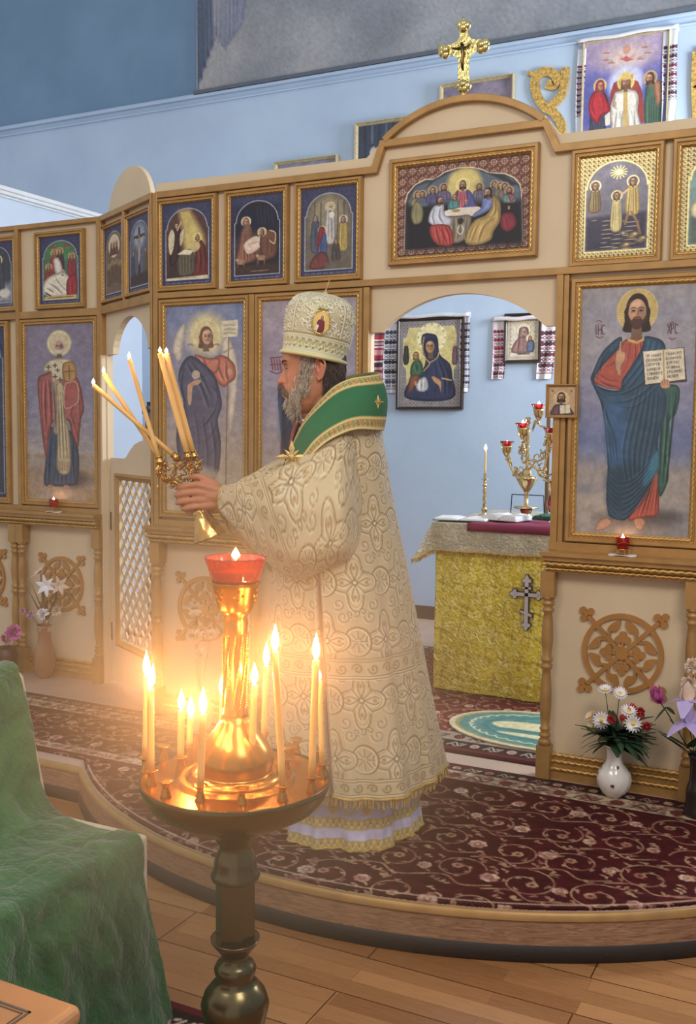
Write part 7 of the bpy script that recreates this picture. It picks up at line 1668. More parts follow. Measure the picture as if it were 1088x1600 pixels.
def headpt(ph, py, off=0.0):
    f, b, hw = interp(FRT, py), interp(BCK, py), interp(HWD, py); c = (f+b)/2; a = (b-f)/2
    cs, sn = math.cos(ph), math.sin(ph); e = .86
    x = c-a*math.copysign(abs(cs)**e, cs); n = hw*math.copysign(abs(sn)**e, sn)
    if cs > 0:
        x -= interp(NOS, py)*math.exp(-(n/interp(NWD, py))**2)
        x += 3.6*math.exp(-((abs(n)-13)/5.5)**2-((py-575)/4.6)**2)
        x -= 1.8*math.exp(-((abs(n)-12)/8)**2-((py-566.5)/3)**2)
        x -= 1.6*math.exp(-((abs(n)-22)/7)**2-((py-589)/7)**2)
        x += 1.5*math.exp(-((abs(n)-14)/5)**2-((py-602)/8)**2)
    p = PP(x, py, 0)+NV*(n*KP)
    if off: p = p+(UV*(-cs)+NV*sn)*(off*KP)
    return p
m = MB(); rows = []
for i in range(84): py = 524+122*i/83; rows.append([headpt(2*PI*k/96, py) for k in range(96)])
m.grid(rows, cv=True); m.f.append(tuple(range(95, -1, -1))); m.mi.append(0); m.sm.append(True); L_n = len(m.v); m.f.append(tuple(range(L_n-96, L_n))); m.mi.append(0); m.sm.append(True)
# neck, torso, arms, legs
def lm(pts, rad, n=14): m.tube([PP(*p) for p in pts], [r*KP for r in rad], n=n); 
lm([(500, 596, 0), (508, 630, 0), (518, 668, 0), (522, 700, 0)], [24, 25, 30, 40], 20)
lm([(524, 680, 0), (522, 740, 0), (526, 830, 0), (532, 900, 0), (534, 930, 0)], [52, 58, 54, 56, 50], 20)
for s in (-1, 1):
    lm([(520, 705, s*.12), (518, 712, s*.20), (510, 770, s*.23), (470, 838, s*.22)], [30, 26, 22, 18]); lm([(470, 838, s*.22), (420, 815, s*.17), (350, 777 if s > 0 else 786, .085*s+.0)], [18, 17, 12.5])
    lm([(534, 920, s*.09), (540, 1080, s*.10), (545, 1240, s*.11)], [36, 25, 18]); lm([(548, 1252, s*.11), (522, 1263, s*.11), (500, 1266, s*.115)], [14, 13, 10])
# ears
for s in (-1, 1):
    ctr = lambda x, y, dn=0: PP(x, y, s*(34.5+dn*1.5)*KP)
    m.tube([ctr(*p) for p in ((496, 588, -1), (499, 594, 1), (503, 590, 3), (507, 580, 5), (509, 570, 6), (506, 562, 5), (500, 559, 3.5), (495, 563, 1), (494, 570, -.5))], [2.4*KP, 3.0*KP, 2.6*KP, 2.0*KP, 1.9*KP, 1.9*KP, 1.9*KP, 1.8*KP, 1.6*KP], n=8)
    m.tube([ctr(*p) for p in ((498, 590, -1), (503, 580, 1), (504, 571, 2.2), (500, 565, 1))], [3.5*KP, 4.2*KP, 4*KP, 2.5*KP], n=8); m.tube([ctr(496, 575, 0), ctr(496.5, 580, 1.4), ctr(497, 585, 0)], 2*KP, n=8)
# hands: fists closed round the two shafts
def fist(s, ox, oy, nc):
    Q = lambda x, y, n: PP(x+ox, y+oy, nc+s*n)
    def ch(pts, rad): m.tube([Q(*p) for p in crom(pts, 5)], list(np.interp(np.linspace(0, 1, (len(pts)-1)*5+1), np.linspace(0, 1, len(rad)), rad)), n=12)
    W_ = (349, 777, .085-nc if s > 0 else .085)
    mc = [(309, 757), (305, 769), (307, 781), (313, 791)]; pip = [(284, 761), (280, 772.5), (282, 784), (290, 794)]
    for i in range(4):
        ch([(346, 768+6*i, .06), (328, 762+9*i, .05), (mc[i][0], mc[i][1], .046)], [.017, .0165, .0125])
        r = [.0118, .0115, .0108, .0098][i]
        ch([(mc[i][0], mc[i][1], .046), ((mc[i][0]+pip[i][0])/2, (mc[i][1]+pip[i][1])/2-.5, .048), (pip[i][0]+1, pip[i][1], .040), (pip[i][0]-4.5, pip[i][1]+1, .018), (pip[i][0]+1, pip[i][1]+2, -.004), (pip[i][0]+12, pip[i][1]+2, -.006)], [r*1.02, r, r*1.04, r*.92, r*.88, r*.8])
    ch([(347, 777, .06), (330, 775, .042), (316, 774, .034)], [.026, .027, .02])
    ch([(342, 764, .04), (328, 753, .036), (314, 746, .028), (303, 745, .018), (296, 748, .006)], [.017, .0155, .0125, .0115, .009])
fist(1, 0, 0, .0); fist(-1, 7, 7, -.008)
tmp = m.build('tmp_body', 'white')
md = tmp.modifiers.new('r', 'REMESH'); md.mode = 'VOXEL'; md.voxel_size = .0034; md.use_smooth_shade = True
m2 = tmp.modifiers.new('s', 'SMOOTH'); m2.factor = .5; m2.iterations = 2
dg = bpy.context.evaluated_depsgraph_get(); ev = tmp.evaluated_get(dg); bm_ = bpy.data.meshes.new_from_object(ev)
nvt = len(bm_.vertices); co = np.zeros(nvt*3, np.float32); bm_.vertices.foreach_get('co', co); co = co.reshape(-1, 3).astype(float)
bpy.data.objects.remove(tmp)
loc = Vector(priest.location); inv = co-np.array(tuple(loc)); pu = inv@np.array(tuple(UV)); pn = inv@np.array(tuple(NV)); pz = co[:, 2]
zpx = lambda py, px=490: PP(px, py).z; upx = lambda px, py=580: (PP(px, py)-loc).dot(UV)
sk = np.array([186, 126, 94])/255.; C_ = np.ones((nvt, 3))*sk
def tint(cu_, cz_, ru, rz, col, k, nn=None, rn=1):
    d = ((pu-cu_)/ru)**2+((pz-cz_)/rz)**2
    if nn is not None: d = d+((np.abs(pn)-nn)/rn)**2
    w = np.exp(-d)[:, None]*k; C_[:] = C_*(1-w)+np.array(col)/255.*w
tint(upx(437), zpx(594), .012, .012, (204, 116, 96), .6); tint(upx(455), zpx(592), .025, .02, (210, 128, 104), .5); tint(upx(441), zpx(614), .010, .008, (176, 92, 82), .9)
tint(upx(501), zpx(577), .02, .03, (206, 118, 100), .6, .082, .02); tint(upx(447), zpx(571), .012, .006, (140, 88, 70), .7, .03, .02); tint(upx(450), zpx(581), .010, .004, (150, 96, 76), .6, .03, .02); tint(upx(441), zpx(600), .006, .004, (110, 62, 50), .8, .012, .01); tint(upx(458), zpx(604), .006, .022, (150, 98, 78), .5, .03, .02)
hm_ = pu < upx(352); C_[hm_] = C_[hm_]*np.array([1.0, .93, .9])
C_ *= (1+.05*np.sin(pz*900+pu*700)*np.sin(pu*1100))[:, None]
at = bm_.color_attributes.new('Col', 'FLOAT_COLOR', 'POINT'); rg = np.ones((nvt, 4), np.float32); rg[:, :3] = s2l(C_); at.data.foreach_set('color', rg.ravel())
bm_.vertices.foreach_set('co', inv.astype(np.float32).ravel()); bm_.materials.clear()
MAT['skin'] = vcol('skin', .5, 0, .25, 260, Subsurface_Weight=.12, Subsurface_Scale=.01); bm_.materials.append(MAT['skin']); bm_.name = 'body'
body = bpy.data.objects.new('body', bm_); COL.objects.link(body); body.parent = priest; WPOS[body.name] = loc
WPOS[priest.name] = loc
# eyes, brows
m = MB(); m3 = MB(); m4 = MB()
for s in (-1, 1):
    c_ = PP(454.8, 575.3)+NV*(s*12.5*KP); m.ball(c_, 5.6*KP, 14, 10); m3.ball(c_-UV*(4.0*KP)-ZV*(.4*KP), 2.1*KP, 10, 8)

for s in (-1, 1): lid = PP(455.0, 574.0)+NV*(s*12.5*KP); m4.ball(lid, 6.2*KP, 14, 10)
m4.build('upper_eyelids', simple('lid_skin', rgb(176, 116, 90), .5), priest)
m.build('eyeball', simple('eye_white', rgb(206, 196, 186), .2), priest); m3.build('iris', simple('dark_iris', rgb(50, 34, 26), .15), priest)
m = MB()
for s in (-1, 1):   # lids
    for py, r in ((572.6, 1.5), (578.4, 1.1)): m.tube([headpt(s*(.13+.045*k), py+abs(k-4)*.28*(1 if r > 1.2 else -1), -.6) for k in range(9)], [r*.5*KP]+[r*KP]*7+[r*.5*KP], n=6)
mL = MB()
for s in (-1, 1): mL.tube([headpt(s*(.13+.045*k), 576.2+abs(k-4)*.2, .3) for k in range(9)], [.2*KP]+[.75*KP]*7+[.2*KP], n=6)
mL.build('eyelashes', 'darkwood', priest)
m.build('eyelids', simple('eyelid_skin', rgb(176, 118, 94), .5), priest)
def strands(name, n, gen, mat, seed):
    r = random.Random(seed); V, F = [], []
    for i in range(n):
        res = gen(r)
        if res is None: continue
        p, d, L, w, curl = res; d = d.normalized(); a = d.orthogonal().normalized(); b = d.cross(a); k0 = len(V)
        for j in range(4):
            t_ = j/3; c_ = p+d*(L*t_)+curl*(L*t_*t_); ww = w*(1-.85*t_)
            for q in range(3): V.append(c_+a*(ww*math.cos(q*2.094))+b*(ww*math.sin(q*2.094)))
        for j in range(3):
            for q in range(3): A = k0+j*3+q; B_ = k0+j*3+(q+1) % 3; F.append((A, B_, B_+3, A+3))
    m = MB(); m.v = [tuple(v) for v in V]; m.f = F; m.mi = [0]*len(F); m.sm = [True]*len(F)
    return m.build(name, mat, priest)
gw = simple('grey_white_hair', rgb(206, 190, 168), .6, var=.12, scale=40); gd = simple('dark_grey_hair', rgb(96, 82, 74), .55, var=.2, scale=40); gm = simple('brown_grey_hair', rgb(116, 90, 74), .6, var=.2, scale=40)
def g_beard(r):
    s = 1 if r.random() < .85 else -1; py = r.uniform(603, 646); ph = r.uniform(0, 1.35)
    lim = 625 if ph < .45 else 620 if ph < .7 else 614 if ph < .95 else 606
    if py < lim: return None
    p = headpt(s*ph, py, -.5); k = (py-600)/45
    d = -ZV*1.0-UV*(.0+.2*math.cos(ph))+NV*(s*.35*math.sin(ph))+Vector((r.gauss(0, .12), r.gauss(0, .12), 0)); return p, d, (6+11*k*r.random())*KP, .75*KP, Vector((r.gauss(0, .2), r.gauss(0, .2), r.gauss(0, .1)))
strands('beard', 2300, g_beard, gw, 1); gy = simple('mid_grey_hair', rgb(150, 132, 116), .6, var=.2, scale=40); strands('beard_grey', 1100, g_beard, gy, 11)  # second set: mid-grey strands mixed among the white ones
SIDE = [1]
def g_side(r):
    s = SIDE[0]; t_ = r.random(); py = 556+62*t_; x0 = 489-3*t_; x = x0+r.gauss(-3, 6)-t_*11
    f, b = interp(FRT, py), interp(BCK, py); c = (f+b)/2; a = (b-f)/2; cs = max(-.99, min(.99, -(x-c)/a)); ph = math.acos(math.copysign(abs(cs)**(1/.86), cs)); p = headpt(s*ph, py, -.4)
    return p, -ZV-UV*.25+NV*(s*.25)+Vector((r.gauss(0, .2), r.gauss(0, .2), 0)), r.uniform(5, 9)*KP, .7*KP, Vector((0, 0, 0))
strands('sideburn', 560, g_side, gw, 2); strands('sideburn_grey', 420, g_side, gy, 12); SIDE[0] = -1; strands('sideburn', 350, g_side, gw, 2)  # white hair with mid-grey strands mixed in on the near side
def g_mous(r):
    s = 1 if r.random() < .65 else -1; t_ = r.random(); ph = .02+.62*t_; py = 601.5+13*t_**1.2+r.uniform(-1.5, 2.2); p = headpt(s*ph, py, .2)
    return p, -ZV*.8-UV*(.45*(1-t_))+UV*.35*t_+NV*(s*.8), r.uniform(5, 9)*KP, .7*KP, -ZV*.4
strands('moustache', 1500, g_mous, gm, 3)
def g_hair(r):
    s = 1 if r.random() < .75 else -1; py = r.uniform(548, 618); x = r.uniform(506, 541-max(0, py-585)*.35)
    f, b = interp(FRT, py), interp(BCK, py); c = (f+b)/2; a = (b-f)/2
    if x > b-.5: x = b-.5
    cs = max(-.995, min(.99, -(x-c)/a)); ph = math.acos(math.copysign(abs(cs)**(1/.86), cs)); p = headpt(s*ph, py, -.4)
    return p, -ZV-UV*(-.15)+NV*(s*.12)+Vector((r.gauss(0, .1), r.gauss(0, .1), 0)), r.uniform(9, 16)*KP, .85*KP, -UV*.2
strands('hair', 3200, g_hair, gd, 4)
def g_temple(r):
    s = 1 if r.random() < .7 else -1; py = r.uniform(546, 566); x = r.uniform(470, 492)+(566-py)*.2
    f, b = interp(FRT, py), interp(BCK, py); c = (f+b)/2; a = (b-f)/2; cs = max(-.99, min(.99, -(x-c)/a)); ph = math.acos(math.copysign(abs(cs)**(1/.86), cs)); p = headpt(s*ph, py, -.3)
    return p, -ZV*.6+UV*.8+NV*(s*.1), r.uniform(4, 8)*KP, .6*KP, Vector((0, 0, 0))
strands('temple_hair', 600, g_temple, gm, 5)
def g_brow(r):
    s = 1 if r.random() < .5 else -1; t_ = r.random(); p = headpt(s*(.12+.42*t_), 567-2.2*math.sin(t_*2.4)+r.uniform(-1, 1), .2); return p, NV*(s*.9)+UV*.3-UV*.4*(1-t_)+ZV*.15, 4*KP, .55*KP, -ZV*.2
strands('eyebrows', 260, g_brow, gd, 6)

# ---- brocade of the vestment
def vest_canvas(W, H, seed=3, res=3.4):
    base, dk, lt, go = (202, 180, 138), (128, 96, 56), (236, 222, 186), (178, 138, 78)
    c = Cv(W, H, res, base); c.cloud(.08, 18, seed); r = np.random.default_rng(seed); k = 21
    def two(pts, w, closed=False, sm=0):
        if closed: pts = pts+[pts[0]]
        c.line([(x+.28, y+.28) for x, y in pts], w, lt, .9, sm=sm); c.line(pts, w*.8, dk, .85, sm=sm)
    def spiral(x, y, R, a0, d): two([(x+R*(1-t*.8)*math.cos(a0+d*t*7), y+R*(1-t*.8)*math.sin(a0+d*t*7)) for t in np.linspace(0, 1, 16)], .42)
    for j in range(-1, int(H/k)+2):
        for i in range(-1, int(W/k)+2):
            x, y = (i+.5*(j % 2))*k, j*k*.92
            q = [(x+(6.1+1.9*math.cos(4*a))*math.cos(a), y+(7.4+2.2*math.cos(4*a))*math.sin(a)) for a in np.linspace(0, 2*PI, 49)[:-1]]
            c.poly(q, (214, 196, 156)); two(q, .62, True); q2 = [(x+(a_-x)*.84, y+(b_-y)*.84) for a_, b_ in q]; c.line(q2+[q2[0]], .3, go, .8)
            for s in range(4):
                a = s*PI/2; 
                for sg in (-1, 1): two([(x+1.0*math.cos(a), y+1.0*math.sin(a)), (x+4.2*math.cos(a+.28*sg), y+4.6*math.sin(a+.28*sg)), (x+5.6*math.cos(a+.10*sg), y+6.2*math.sin(a+.1*sg))], .5, sm=3)
                two([(x+1.5*math.cos(a+.78), y+1.5*math.sin(a+.78)), (x+4.6*math.cos(a+.78), y+5.0*math.sin(a+.78))], .45); c.ell(x+4.3*math.cos(a), y+4.8*math.sin(a), .7, .7, go)
            c.ell(x, y, 1.1, 1.1, dk); c.ell(x, y, .6, .6, lt)
            X, Y = x+k*.5, y
            c.ell(X, Y, 4.4, 4.6, dk, ring=.5); c.ell(X+.2, Y+.2, 4.0, 4.2, lt, ring=.35)
            for s in range(8): a = s*PI/4; two([(X+.8*math.cos(a), Y+.8*math.sin(a)), (X+3.1*math.cos(a), Y+3.3*math.sin(a))], .4)
            spiral(x+k*.28, y-k*.38, 2.2, 0, 1); spiral(x-k*.28, y-k*.38, 2.2, 3.1, -1); spiral(x+k*.28, y+k*.34, 2.1, 1, 1); spiral(x-k*.28, y+k*.36, 2.1, 4, -1)
            for s in range(3): spiral(x+k*(.1*s-.1), y+k*(.46+.02*s), 1.2, s, 1 if s % 2 else -1)
    return c, two, spiral, (base, dk, lt, go)
def band(c, x0, x1, y0, y1, pal):
    base, dk, lt, go = pal; c.poly([(x0, y0), (x1, y0), (x1, y1), (x0, y1)], base); h = y1-y0
    for y in (y0, y0+h*.14, y1-h*.14, y1): c.line([(x0, y+.2), (x1, y+.2)], .3, lt); c.line([(x0, y), (x1, y)], .32, dk, .8)
    for i in range(int((x1-x0)/(h*.8))+1):
        X = x0+i*h*.8; Y = (y0+y1)/2; d = 1 if i % 2 else -1
        c.line([(X+h*.28*(1-t*.8)*math.cos(d*t*8), Y+h*.28*(1-t*.8)*math.sin(d*t*8)) for t in np.linspace(0, 1, 14)], .45, dk, .8)
W1, H1 = 236, 132
CVE, _, _, PAL = vest_canvas(W1, H1)
def samp(c, X, Y):
    """bilinear look-up of the canvas (X, Y in cm)"""
    fx = np.clip(X/c.W*(c.w-1), 0, c.w-1.001); fy = np.clip(Y/c.H*(c.h-1), 0, c.h-1.001); i, j = fx.astype(int), fy.astype(int); a, b = (fx-i)[..., None], (fy-j)[..., None]; A = c.a
    return (A[j, i]*(1-a)+A[j, i+1]*a)*(1-b)+(A[j+1, i]*(1-a)+A[j+1, i+1]*a)*b
t = NT('vestment_brocade'); a = t.n('ShaderNodeAttribute', attribute_name='Col'); t.l(a.outputs['Color'], t.b.inputs['Base Color']); t.set(Roughness=.5, Metallic=.15, Sheen_Weight=.2)
bw_ = t.n('ShaderNodeRGBToBW'); t.l(a.outputs['Color'], bw_.inputs[0]); t.bump(t.math('ADD', bw_.outputs[0], t.math('MULTIPLY', t.noise(500, detail=2), .12)), .6, .006); MAT['vest'] = t.m
def ring_surface(name, rows, NR, thetas, colf, fold, slit=None, mat='vest', ucurve=1.0):
    """rows: (py, left px, right px, half depth)"""
    pys = [r[0] for r in rows]; tt = np.linspace(0, 1, NR); py = pys[0]+(pys[-1]-pys[0])*tt
    # smooth interpolation through the rows
    R3 = crom(rows, 12); rp = [r[0] for r in R3]; xl = np.interp(py, rp, [r[1] for r in R3]); xr = np.interp(py, rp, [r[2] for r in R3]); nd = np.interp(py, rp, [r[3] for r in R3])
    ul = np.array([FP.uz(x, y, 0) for x, y in zip(xl, py)]); ur = np.array([FP.uz(x, y, 0) for x, y in zip(xr, py)])
    cu_ = (ul[:, 0]+ur[:, 0])/2; ru = (ur[:, 0]-ul[:, 0])/2; zz = (ul[:, 1]+ur[:, 1])/2
    TH, TT = np.meshgrid(thetas, tt); CU, RU, ND, ZZ = (np.broadcast_to(q[:, None], TH.shape) for q in (cu_, ru, nd, zz))
    k = 1+fold(TH, TT, ZZ)
    if slit: k = k-slit[1]*np.exp(-((TH-slit[0](TT))/slit[2])**2)*np.clip((TT-slit[3])*14, 0, 1)
    U = CU+RU*k*np.cos(TH); N = ND*k*np.sin(TH)
    V = np.array(tuple(FP.o))+U[..., None]*np.array(tuple(UV))+N[..., None]*np.array(tuple(NV)); V[..., 2] = ZZ
    S = (TH-PI/2)*(RU+ND)/2*100
    C = colf(S, (zz[0]-ZZ)*100, TH, TT); return V, C, zz, (cu_, ru, nd)
FMAT = 'fringe'
th_ = np.concatenate([np.linspace(-.35, PI+.35, 470), np.linspace(PI+.35, 2*PI-.35, 90)[1:]])
zt0 = PP(520, 640).z; zb0 = PP(548, 1195).z; Htot = (zt0-zb0)*100
yb1 = (zt0-(PP(560, 1046, .3).z))*100
band(CVE, 0, W1, yb1-3.2, yb1+3.4, PAL); band(CVE, 0, W1, Htot-6.5, Htot-.6, PAL)
def fold1(TH, TT, ZZ):
    return TT**1.3*(.050*np.sin(5*TH+1.0+.8*TT)+.028*np.sin(11*TH+2.2*TT)+.014*np.sin(23*TH+3))+.012*np.sin(3*TH+TT*6)
def colv(S, H, TH, TT):
    C = samp(CVE, W1/2+S+3, H); g = np.exp(-((TH-sl(TT))/.022)**2)*np.clip((TT-.42)*14, 0, 1); g = np.minimum(1, g*1.4)[..., None]
    ed = np.exp(-((np.abs(TH-sl(TT))-.062)/.012)**2)*np.clip((TT-.42)*14, 0, 1); ed = ed[..., None]
    C = C*(1-ed*.6)+np.array([.86, .80, .66])*ed*.6
    return C*(1-g)+np.array([.52, .38, .36])*g
sl = lambda TT: 1.86-.10*(TT-.4)
SAK = [(640, 492, 570, .10), (652, 486, 588, .14), (668, 477, 596, .165), (700, 461, 601, .195), (725, 447, 605, .21), (750, 434, 608, .22), (800, 426, 617, .23), (860, 426, 629, .24), (930, 422, 642, .26), (1000, 418, 655, .285), (1080, 414, 669, .31), (1150, 411, 681, .335), (1195, 408, 689, .35)]
V, C, zz, (cu_, ru, nd) = ring_surface('sakkos', SAK, 430, th_, colv, fold1, slit=(sl, .085, .03, .42))
def close(V, C):  return np.concatenate([V, V[:, :1]], 1), np.concatenate([C, C[:, :1]], 1)
V, C = close(V, C)
rb_ = link_np('robe', V.reshape(-1, 3), grid_faces(*V.shape[:2]), s2l(C.reshape(-1, 3)), 'vest', priest, smooth=True)
m = MB(); hemp = [tuple(p) for p in V[-1][::3]]; m.tube(hemp, .006, n=6); fringe(m, hemp, .032, step=.0065, r=.0032, spread=.003); m.build('robe_fringe', FMAT, priest)
# under-robe of mauve satin with gold bands
W2, H2 = 190, 60; cu2 = Cv(W2, H2, 3, (206, 196, 214)); cu2.cloud(.3, 5, 4, None); cu2.cloud(0, 4, 6, (176, 164, 190), al=.5)
def fold2(TH, TT, ZZ): return TT*(.05*np.sin(6*TH+.5)+.035*np.sin(13*TH+1)+.02*np.sin(29*TH))
UND = [(1120, 446, 628, .20), (1180, 442, 640, .23), (1240, 438, 648, .25), (1283, 437, 652, .262)]
zt1, zb1 = PP(545, 1120).z, PP(545, 1283).z; Hu = (zt1-zb1)*100
for y0, y1 in ((Hu-10.5, Hu-7), (Hu-3.5, Hu)):
    cu2.poly([(0, y0), (W2, y0), (W2, y1), (0, y1)], (190, 156, 84))
    for i in range(int(W2/2.2)): cu2.line([(i*2.2, y0+.6), (i*2.2+1.1, y1-.6), (i*2.2+2.2, y0+.6)], .4, (226, 204, 140)); cu2.ell(i*2.2+1.1, (y0+y1)/2, .35, .35, (130, 96, 50))
for i in range(int(W2/12)):
    X, Y = i*12+4, Hu-13.5; blossom(cu2, X, Y, 1.8, (214, 176, 96), (176, 130, 60)); cu2.line([(X-5, Y+1.5), (X-2, Y-2), (X, Y+1), (X+3, Y-2), (X+6, Y+1.5)], .6, (200, 160, 84), sm=4)
V2, C2_, _, _ = ring_surface('under', UND, 110, np.linspace(0, 2*PI, 420)[:-1], lambda S, H, TH, TT: samp(cu2, W2/2+S, H), fold2)
V2, C2_ = close(V2, C2_); t = NT('satin'); a = t.n('ShaderNodeAttribute', attribute_name='Col'); t.l(a.outputs['Color'], t.b.inputs['Base Color']); t.set(Roughness=.32, Sheen_Weight=.4); t.bump(t.noise(16, detail=3, dist=1), .35, .012)
link_np('under_robe', V2.reshape(-1, 3), grid_faces(*V2.shape[:2]), s2l(C2_.reshape(-1, 3)), t.m, priest, smooth=True)
m = MB(); hp = [tuple(p) for p in V2[-1][::2]]; m.tube(hp, .005, n=6); fringe(m, hp, .034, step=.006, r=.0032, spread=.003, zmin=PZ+.013); m.build('under_robe_fringe', FMAT, priest)
# ---- sleeves
def sleeve(name, loops, NS, NPHI, s, bandat, off):
    Lp_ = crom([(*T, *B, d) for T, B, d in loops], 16); K = np.linspace(0, len(Lp_)-1, NS); ph = np.linspace(0, 2*PI, NPHI)
    V = np.zeros((NS, NPHI, 3)); SS = np.zeros((NS, NPHI)); HH = np.zeros((NS, NPHI)); acc = 0; prev = None
    for i, kk in enumerate(K):
        a = np.array([np.interp(kk, range(len(Lp_)), [q[d] for q in Lp_]) for d in range(7)])
        T = PP(a[0], a[1], a[2]*s+off); B = PP(a[3], a[4], a[5]*s+off); c_ = (T+B)/2; h_ = (T-B)/2; t_ = i/(NS-1)
        if prev is not None: acc += (c_-prev).length*100
        prev = c_
        ax = (PP(a[0]-10, a[1], 0)-PP(a[0], a[1], 0)).normalized()
        for j, p_ in enumerate(ph):
            fold = 1+.10*math.sin(3*p_+t_*5)+.05*math.sin(7*p_+t_*9+1)+.10*math.sin(t_*26+2*math.cos(p_))*max(0, (t_-.5))
            cs, sn = math.cos(p_), math.sin(p_)
            # belly sags low: widen toward the bottom
            V[i, j] = tuple(c_+h_*math.copysign(abs(cs)**.9, cs)+NV*(a[6]*fold*sn*(1-.15*cs)*s))
            SS[i, j] = acc; HH[i, j] = (p_ if p_ < PI else 2*PI-p_)/PI*h_.length*215
    C = samp(CVE, (SS+30) % (W1-2), (HH+8) % (yb1-12)); 
    if bandat:
        bandat = SS[int(.56*NS), 0]
        bc = Cv(60, 7, 4, PAL[0]); band(bc, 0, 60, .4, 6.6, PAL); w = (SS >= bandat) & (SS < bandat+6.8); C[w] = samp(bc, (HH[w]) % 58, SS[w]-bandat)
    return link_np(name, V.reshape(-1, 3), grid_faces(NS, NPHI), s2l(C.reshape(-1, 3)), 'vest', priest, smooth=True)
NEAR = [((588, 668, .0), (585, 780, .0), .03), ((570, 668, .06), (572, 835, .10), .07), ((538, 672, .17), (548, 872, .235), .10), ((505, 690, .21), (522, 884, .255), .10), ((468, 712, .225), (496, 896, .26), .095), ((430, 735, .225), (478, 903, .255), .085), ((403, 747, .205), (461, 905, .24), .072), ((385, 752, .18), (428, 888, .21), .058), ((368, 755, .15), (393, 852, .17), .044), ((356, 757, .115), (360, 816, .13), .034), ((348, 758.5, .09), (342, 797, .095), .030)]
sleeve('sleeve', NEAR, 230, 150, 1, 30.5, .0)
FAR = [((565, 672, .12), (566, 868, .20), .08), ((520, 684, .19), (530, 878, .24), .09), ((470, 704, .20), (485, 884, .24), .085), ((425, 722, .18), (450, 890, .22), .075), ((398, 738, .15), (425, 895, .19), .06), ((378, 748, .12), (400, 870, .15), .048), ((362, 762, .095), (366, 838, .11), .036), ((352, 770, .085), (346, 808, .085), .030)]
sleeve('sleeve', FAR, 120, 90, -1, None, 0)
MAT['cuffgold'] = simple('gold_cuff_braid', rgb(206, 172, 104), .4, .4, var=.2, scale=60, bump=.3, bscale=200)
m = MB()
for s, ox, oy in ((1, 0, 0), (-1, 4, 11)):
    rows = []
    for x, y, n_, r1, r2 in ((352, 777, .092, 21, .033), (346, 777.5, .088, 20, .031), (342, 778, .085, 19, .029)):
        rows.append([PP(x+ox+1.5*math.cos(a), y+oy-r1*math.cos(a)*.93, s*n_)+NV*(s*r2*math.sin(a)) for a in [2*PI*k/40 for k in range(40)]])
    m.grid(rows, cv=True)
m.build('cuff', 'cuffgold', priest)
# ---- green stole round the shoulders
TOPE = [(500, 600, -.16), (540, 588, -.15), (575, 582, -.10), (593, 581, -.02), (592, 584, .06), (572, 587, .12), (545, 592, .145), (520, 605, .15), (498, 627, .148), (478, 652, .138), (463, 682, .135), (450, 712, .135), (438, 738, .14), (428, 752, .145)]
BOTE = [(520, 690, -.26), (560, 680, -.23), (590, 674, -.15), (599, 672, -.03), (597, 673, .09), (585, 672, .165), (562, 671, .215), (540, 676, .24), (515, 688, .25), (496, 703, .26), (482, 718, .262), (468, 730, .262), (455, 742, .255), (444, 755, .24)]
te, be = crom(TOPE, 16), crom(BOTE, 16); n_ = len(te); NT_ = 46; V = np.zeros((n_, NT_, 3)); acc = np.zeros(n_)
for i in range(n_):
    A, B = PP(*te[i]), PP(*be[i])
    if i: acc[i] = acc[i-1]+((B+A)/2-pm_).length*100
    pm_ = (A+B)/2
    for j in range(NT_):
        q = j/(NT_-1); p = A.lerp(B, q); out = Vector((p.x, p.y, 0))-Vector((FP(FP.uz(520, 600)[0], 0, 0)).xy.to_3d()); out.z = 0; out.normalize(); V[i, j] = tuple(p+out*(.020*math.sin(q*PI)+.004*math.sin(i*.09+q*2))+ZV*(.012*math.sin(q*PI)))
c = Cv(140, 22, 3.4, (46, 104, 64)); c.cloud(.12, 12, 2)
for y0, y1 in ((0, 4.6), (17.4, 22)):
    c.poly([(0, y0), (140, y0), (140, y1), (0, y1)], (204, 176, 108))
    for y in (y0+.5, y1-.5): c.line([(0, y), (140, y)], .45, (232, 214, 160)); c.line([(0, y+.45), (140, y+.45)], .25, (140, 108, 54))
    for i in range(50):
        X, Y = 1.2+i*2.75, (y0+y1)/2; col = [(70, 72, 48), (44, 96, 60), (120, 70, 44)][i % 3]; c.poly([(X-.95, Y), (X, Y-1.1), (X+.95, Y), (X, Y+1.1)], col); c.poly([(X-.4, Y), (X, Y-.45), (X+.4, Y), (X, Y+.45)], (226, 206, 146)); c.line([(X+1.1, Y-.8), (X+1.7, Y+.8)], .3, (130, 96, 50))
Vc = samp(c, np.clip(acc*140/acc[-1], 0, 139)[:, None]+np.zeros((1, NT_)), np.linspace(0, 21.9, NT_)[None]+np.zeros((n_, 1)))
s3 = link_np('stole', V.reshape(-1, 3), grid_faces(n_, NT_), s2l(Vc.reshape(-1, 3)), 'cloth_vc', priest, smooth=True); sd = s3.modifiers.new('s', 'SOLIDIFY'); sd.thickness = .007; sd.offset = -1; s3['label'] = 'green stole with gold borders'
m = MB()   # front fall of the stole with its dark lining, jewelled star and edge studs
rows = [[PP(x, y, n)+NV*dn for dn, x_ in ((0, 0),)] for x, y, n in ()]
fp = [((466, 660, .10), (474, 664, -.02)), ((456, 690, .095), (462, 694, -.03)), ((446, 718, .09), (452, 724, -.04)), ((436, 745, .09), (440, 752, -.04))]
m.grid([[PP(*a).lerp(PP(*b), q/6) for q in range(7)] for a, b in fp]); m.build('stole_lining', simple('dark_lining', rgb(60, 46, 40), .7), priest)
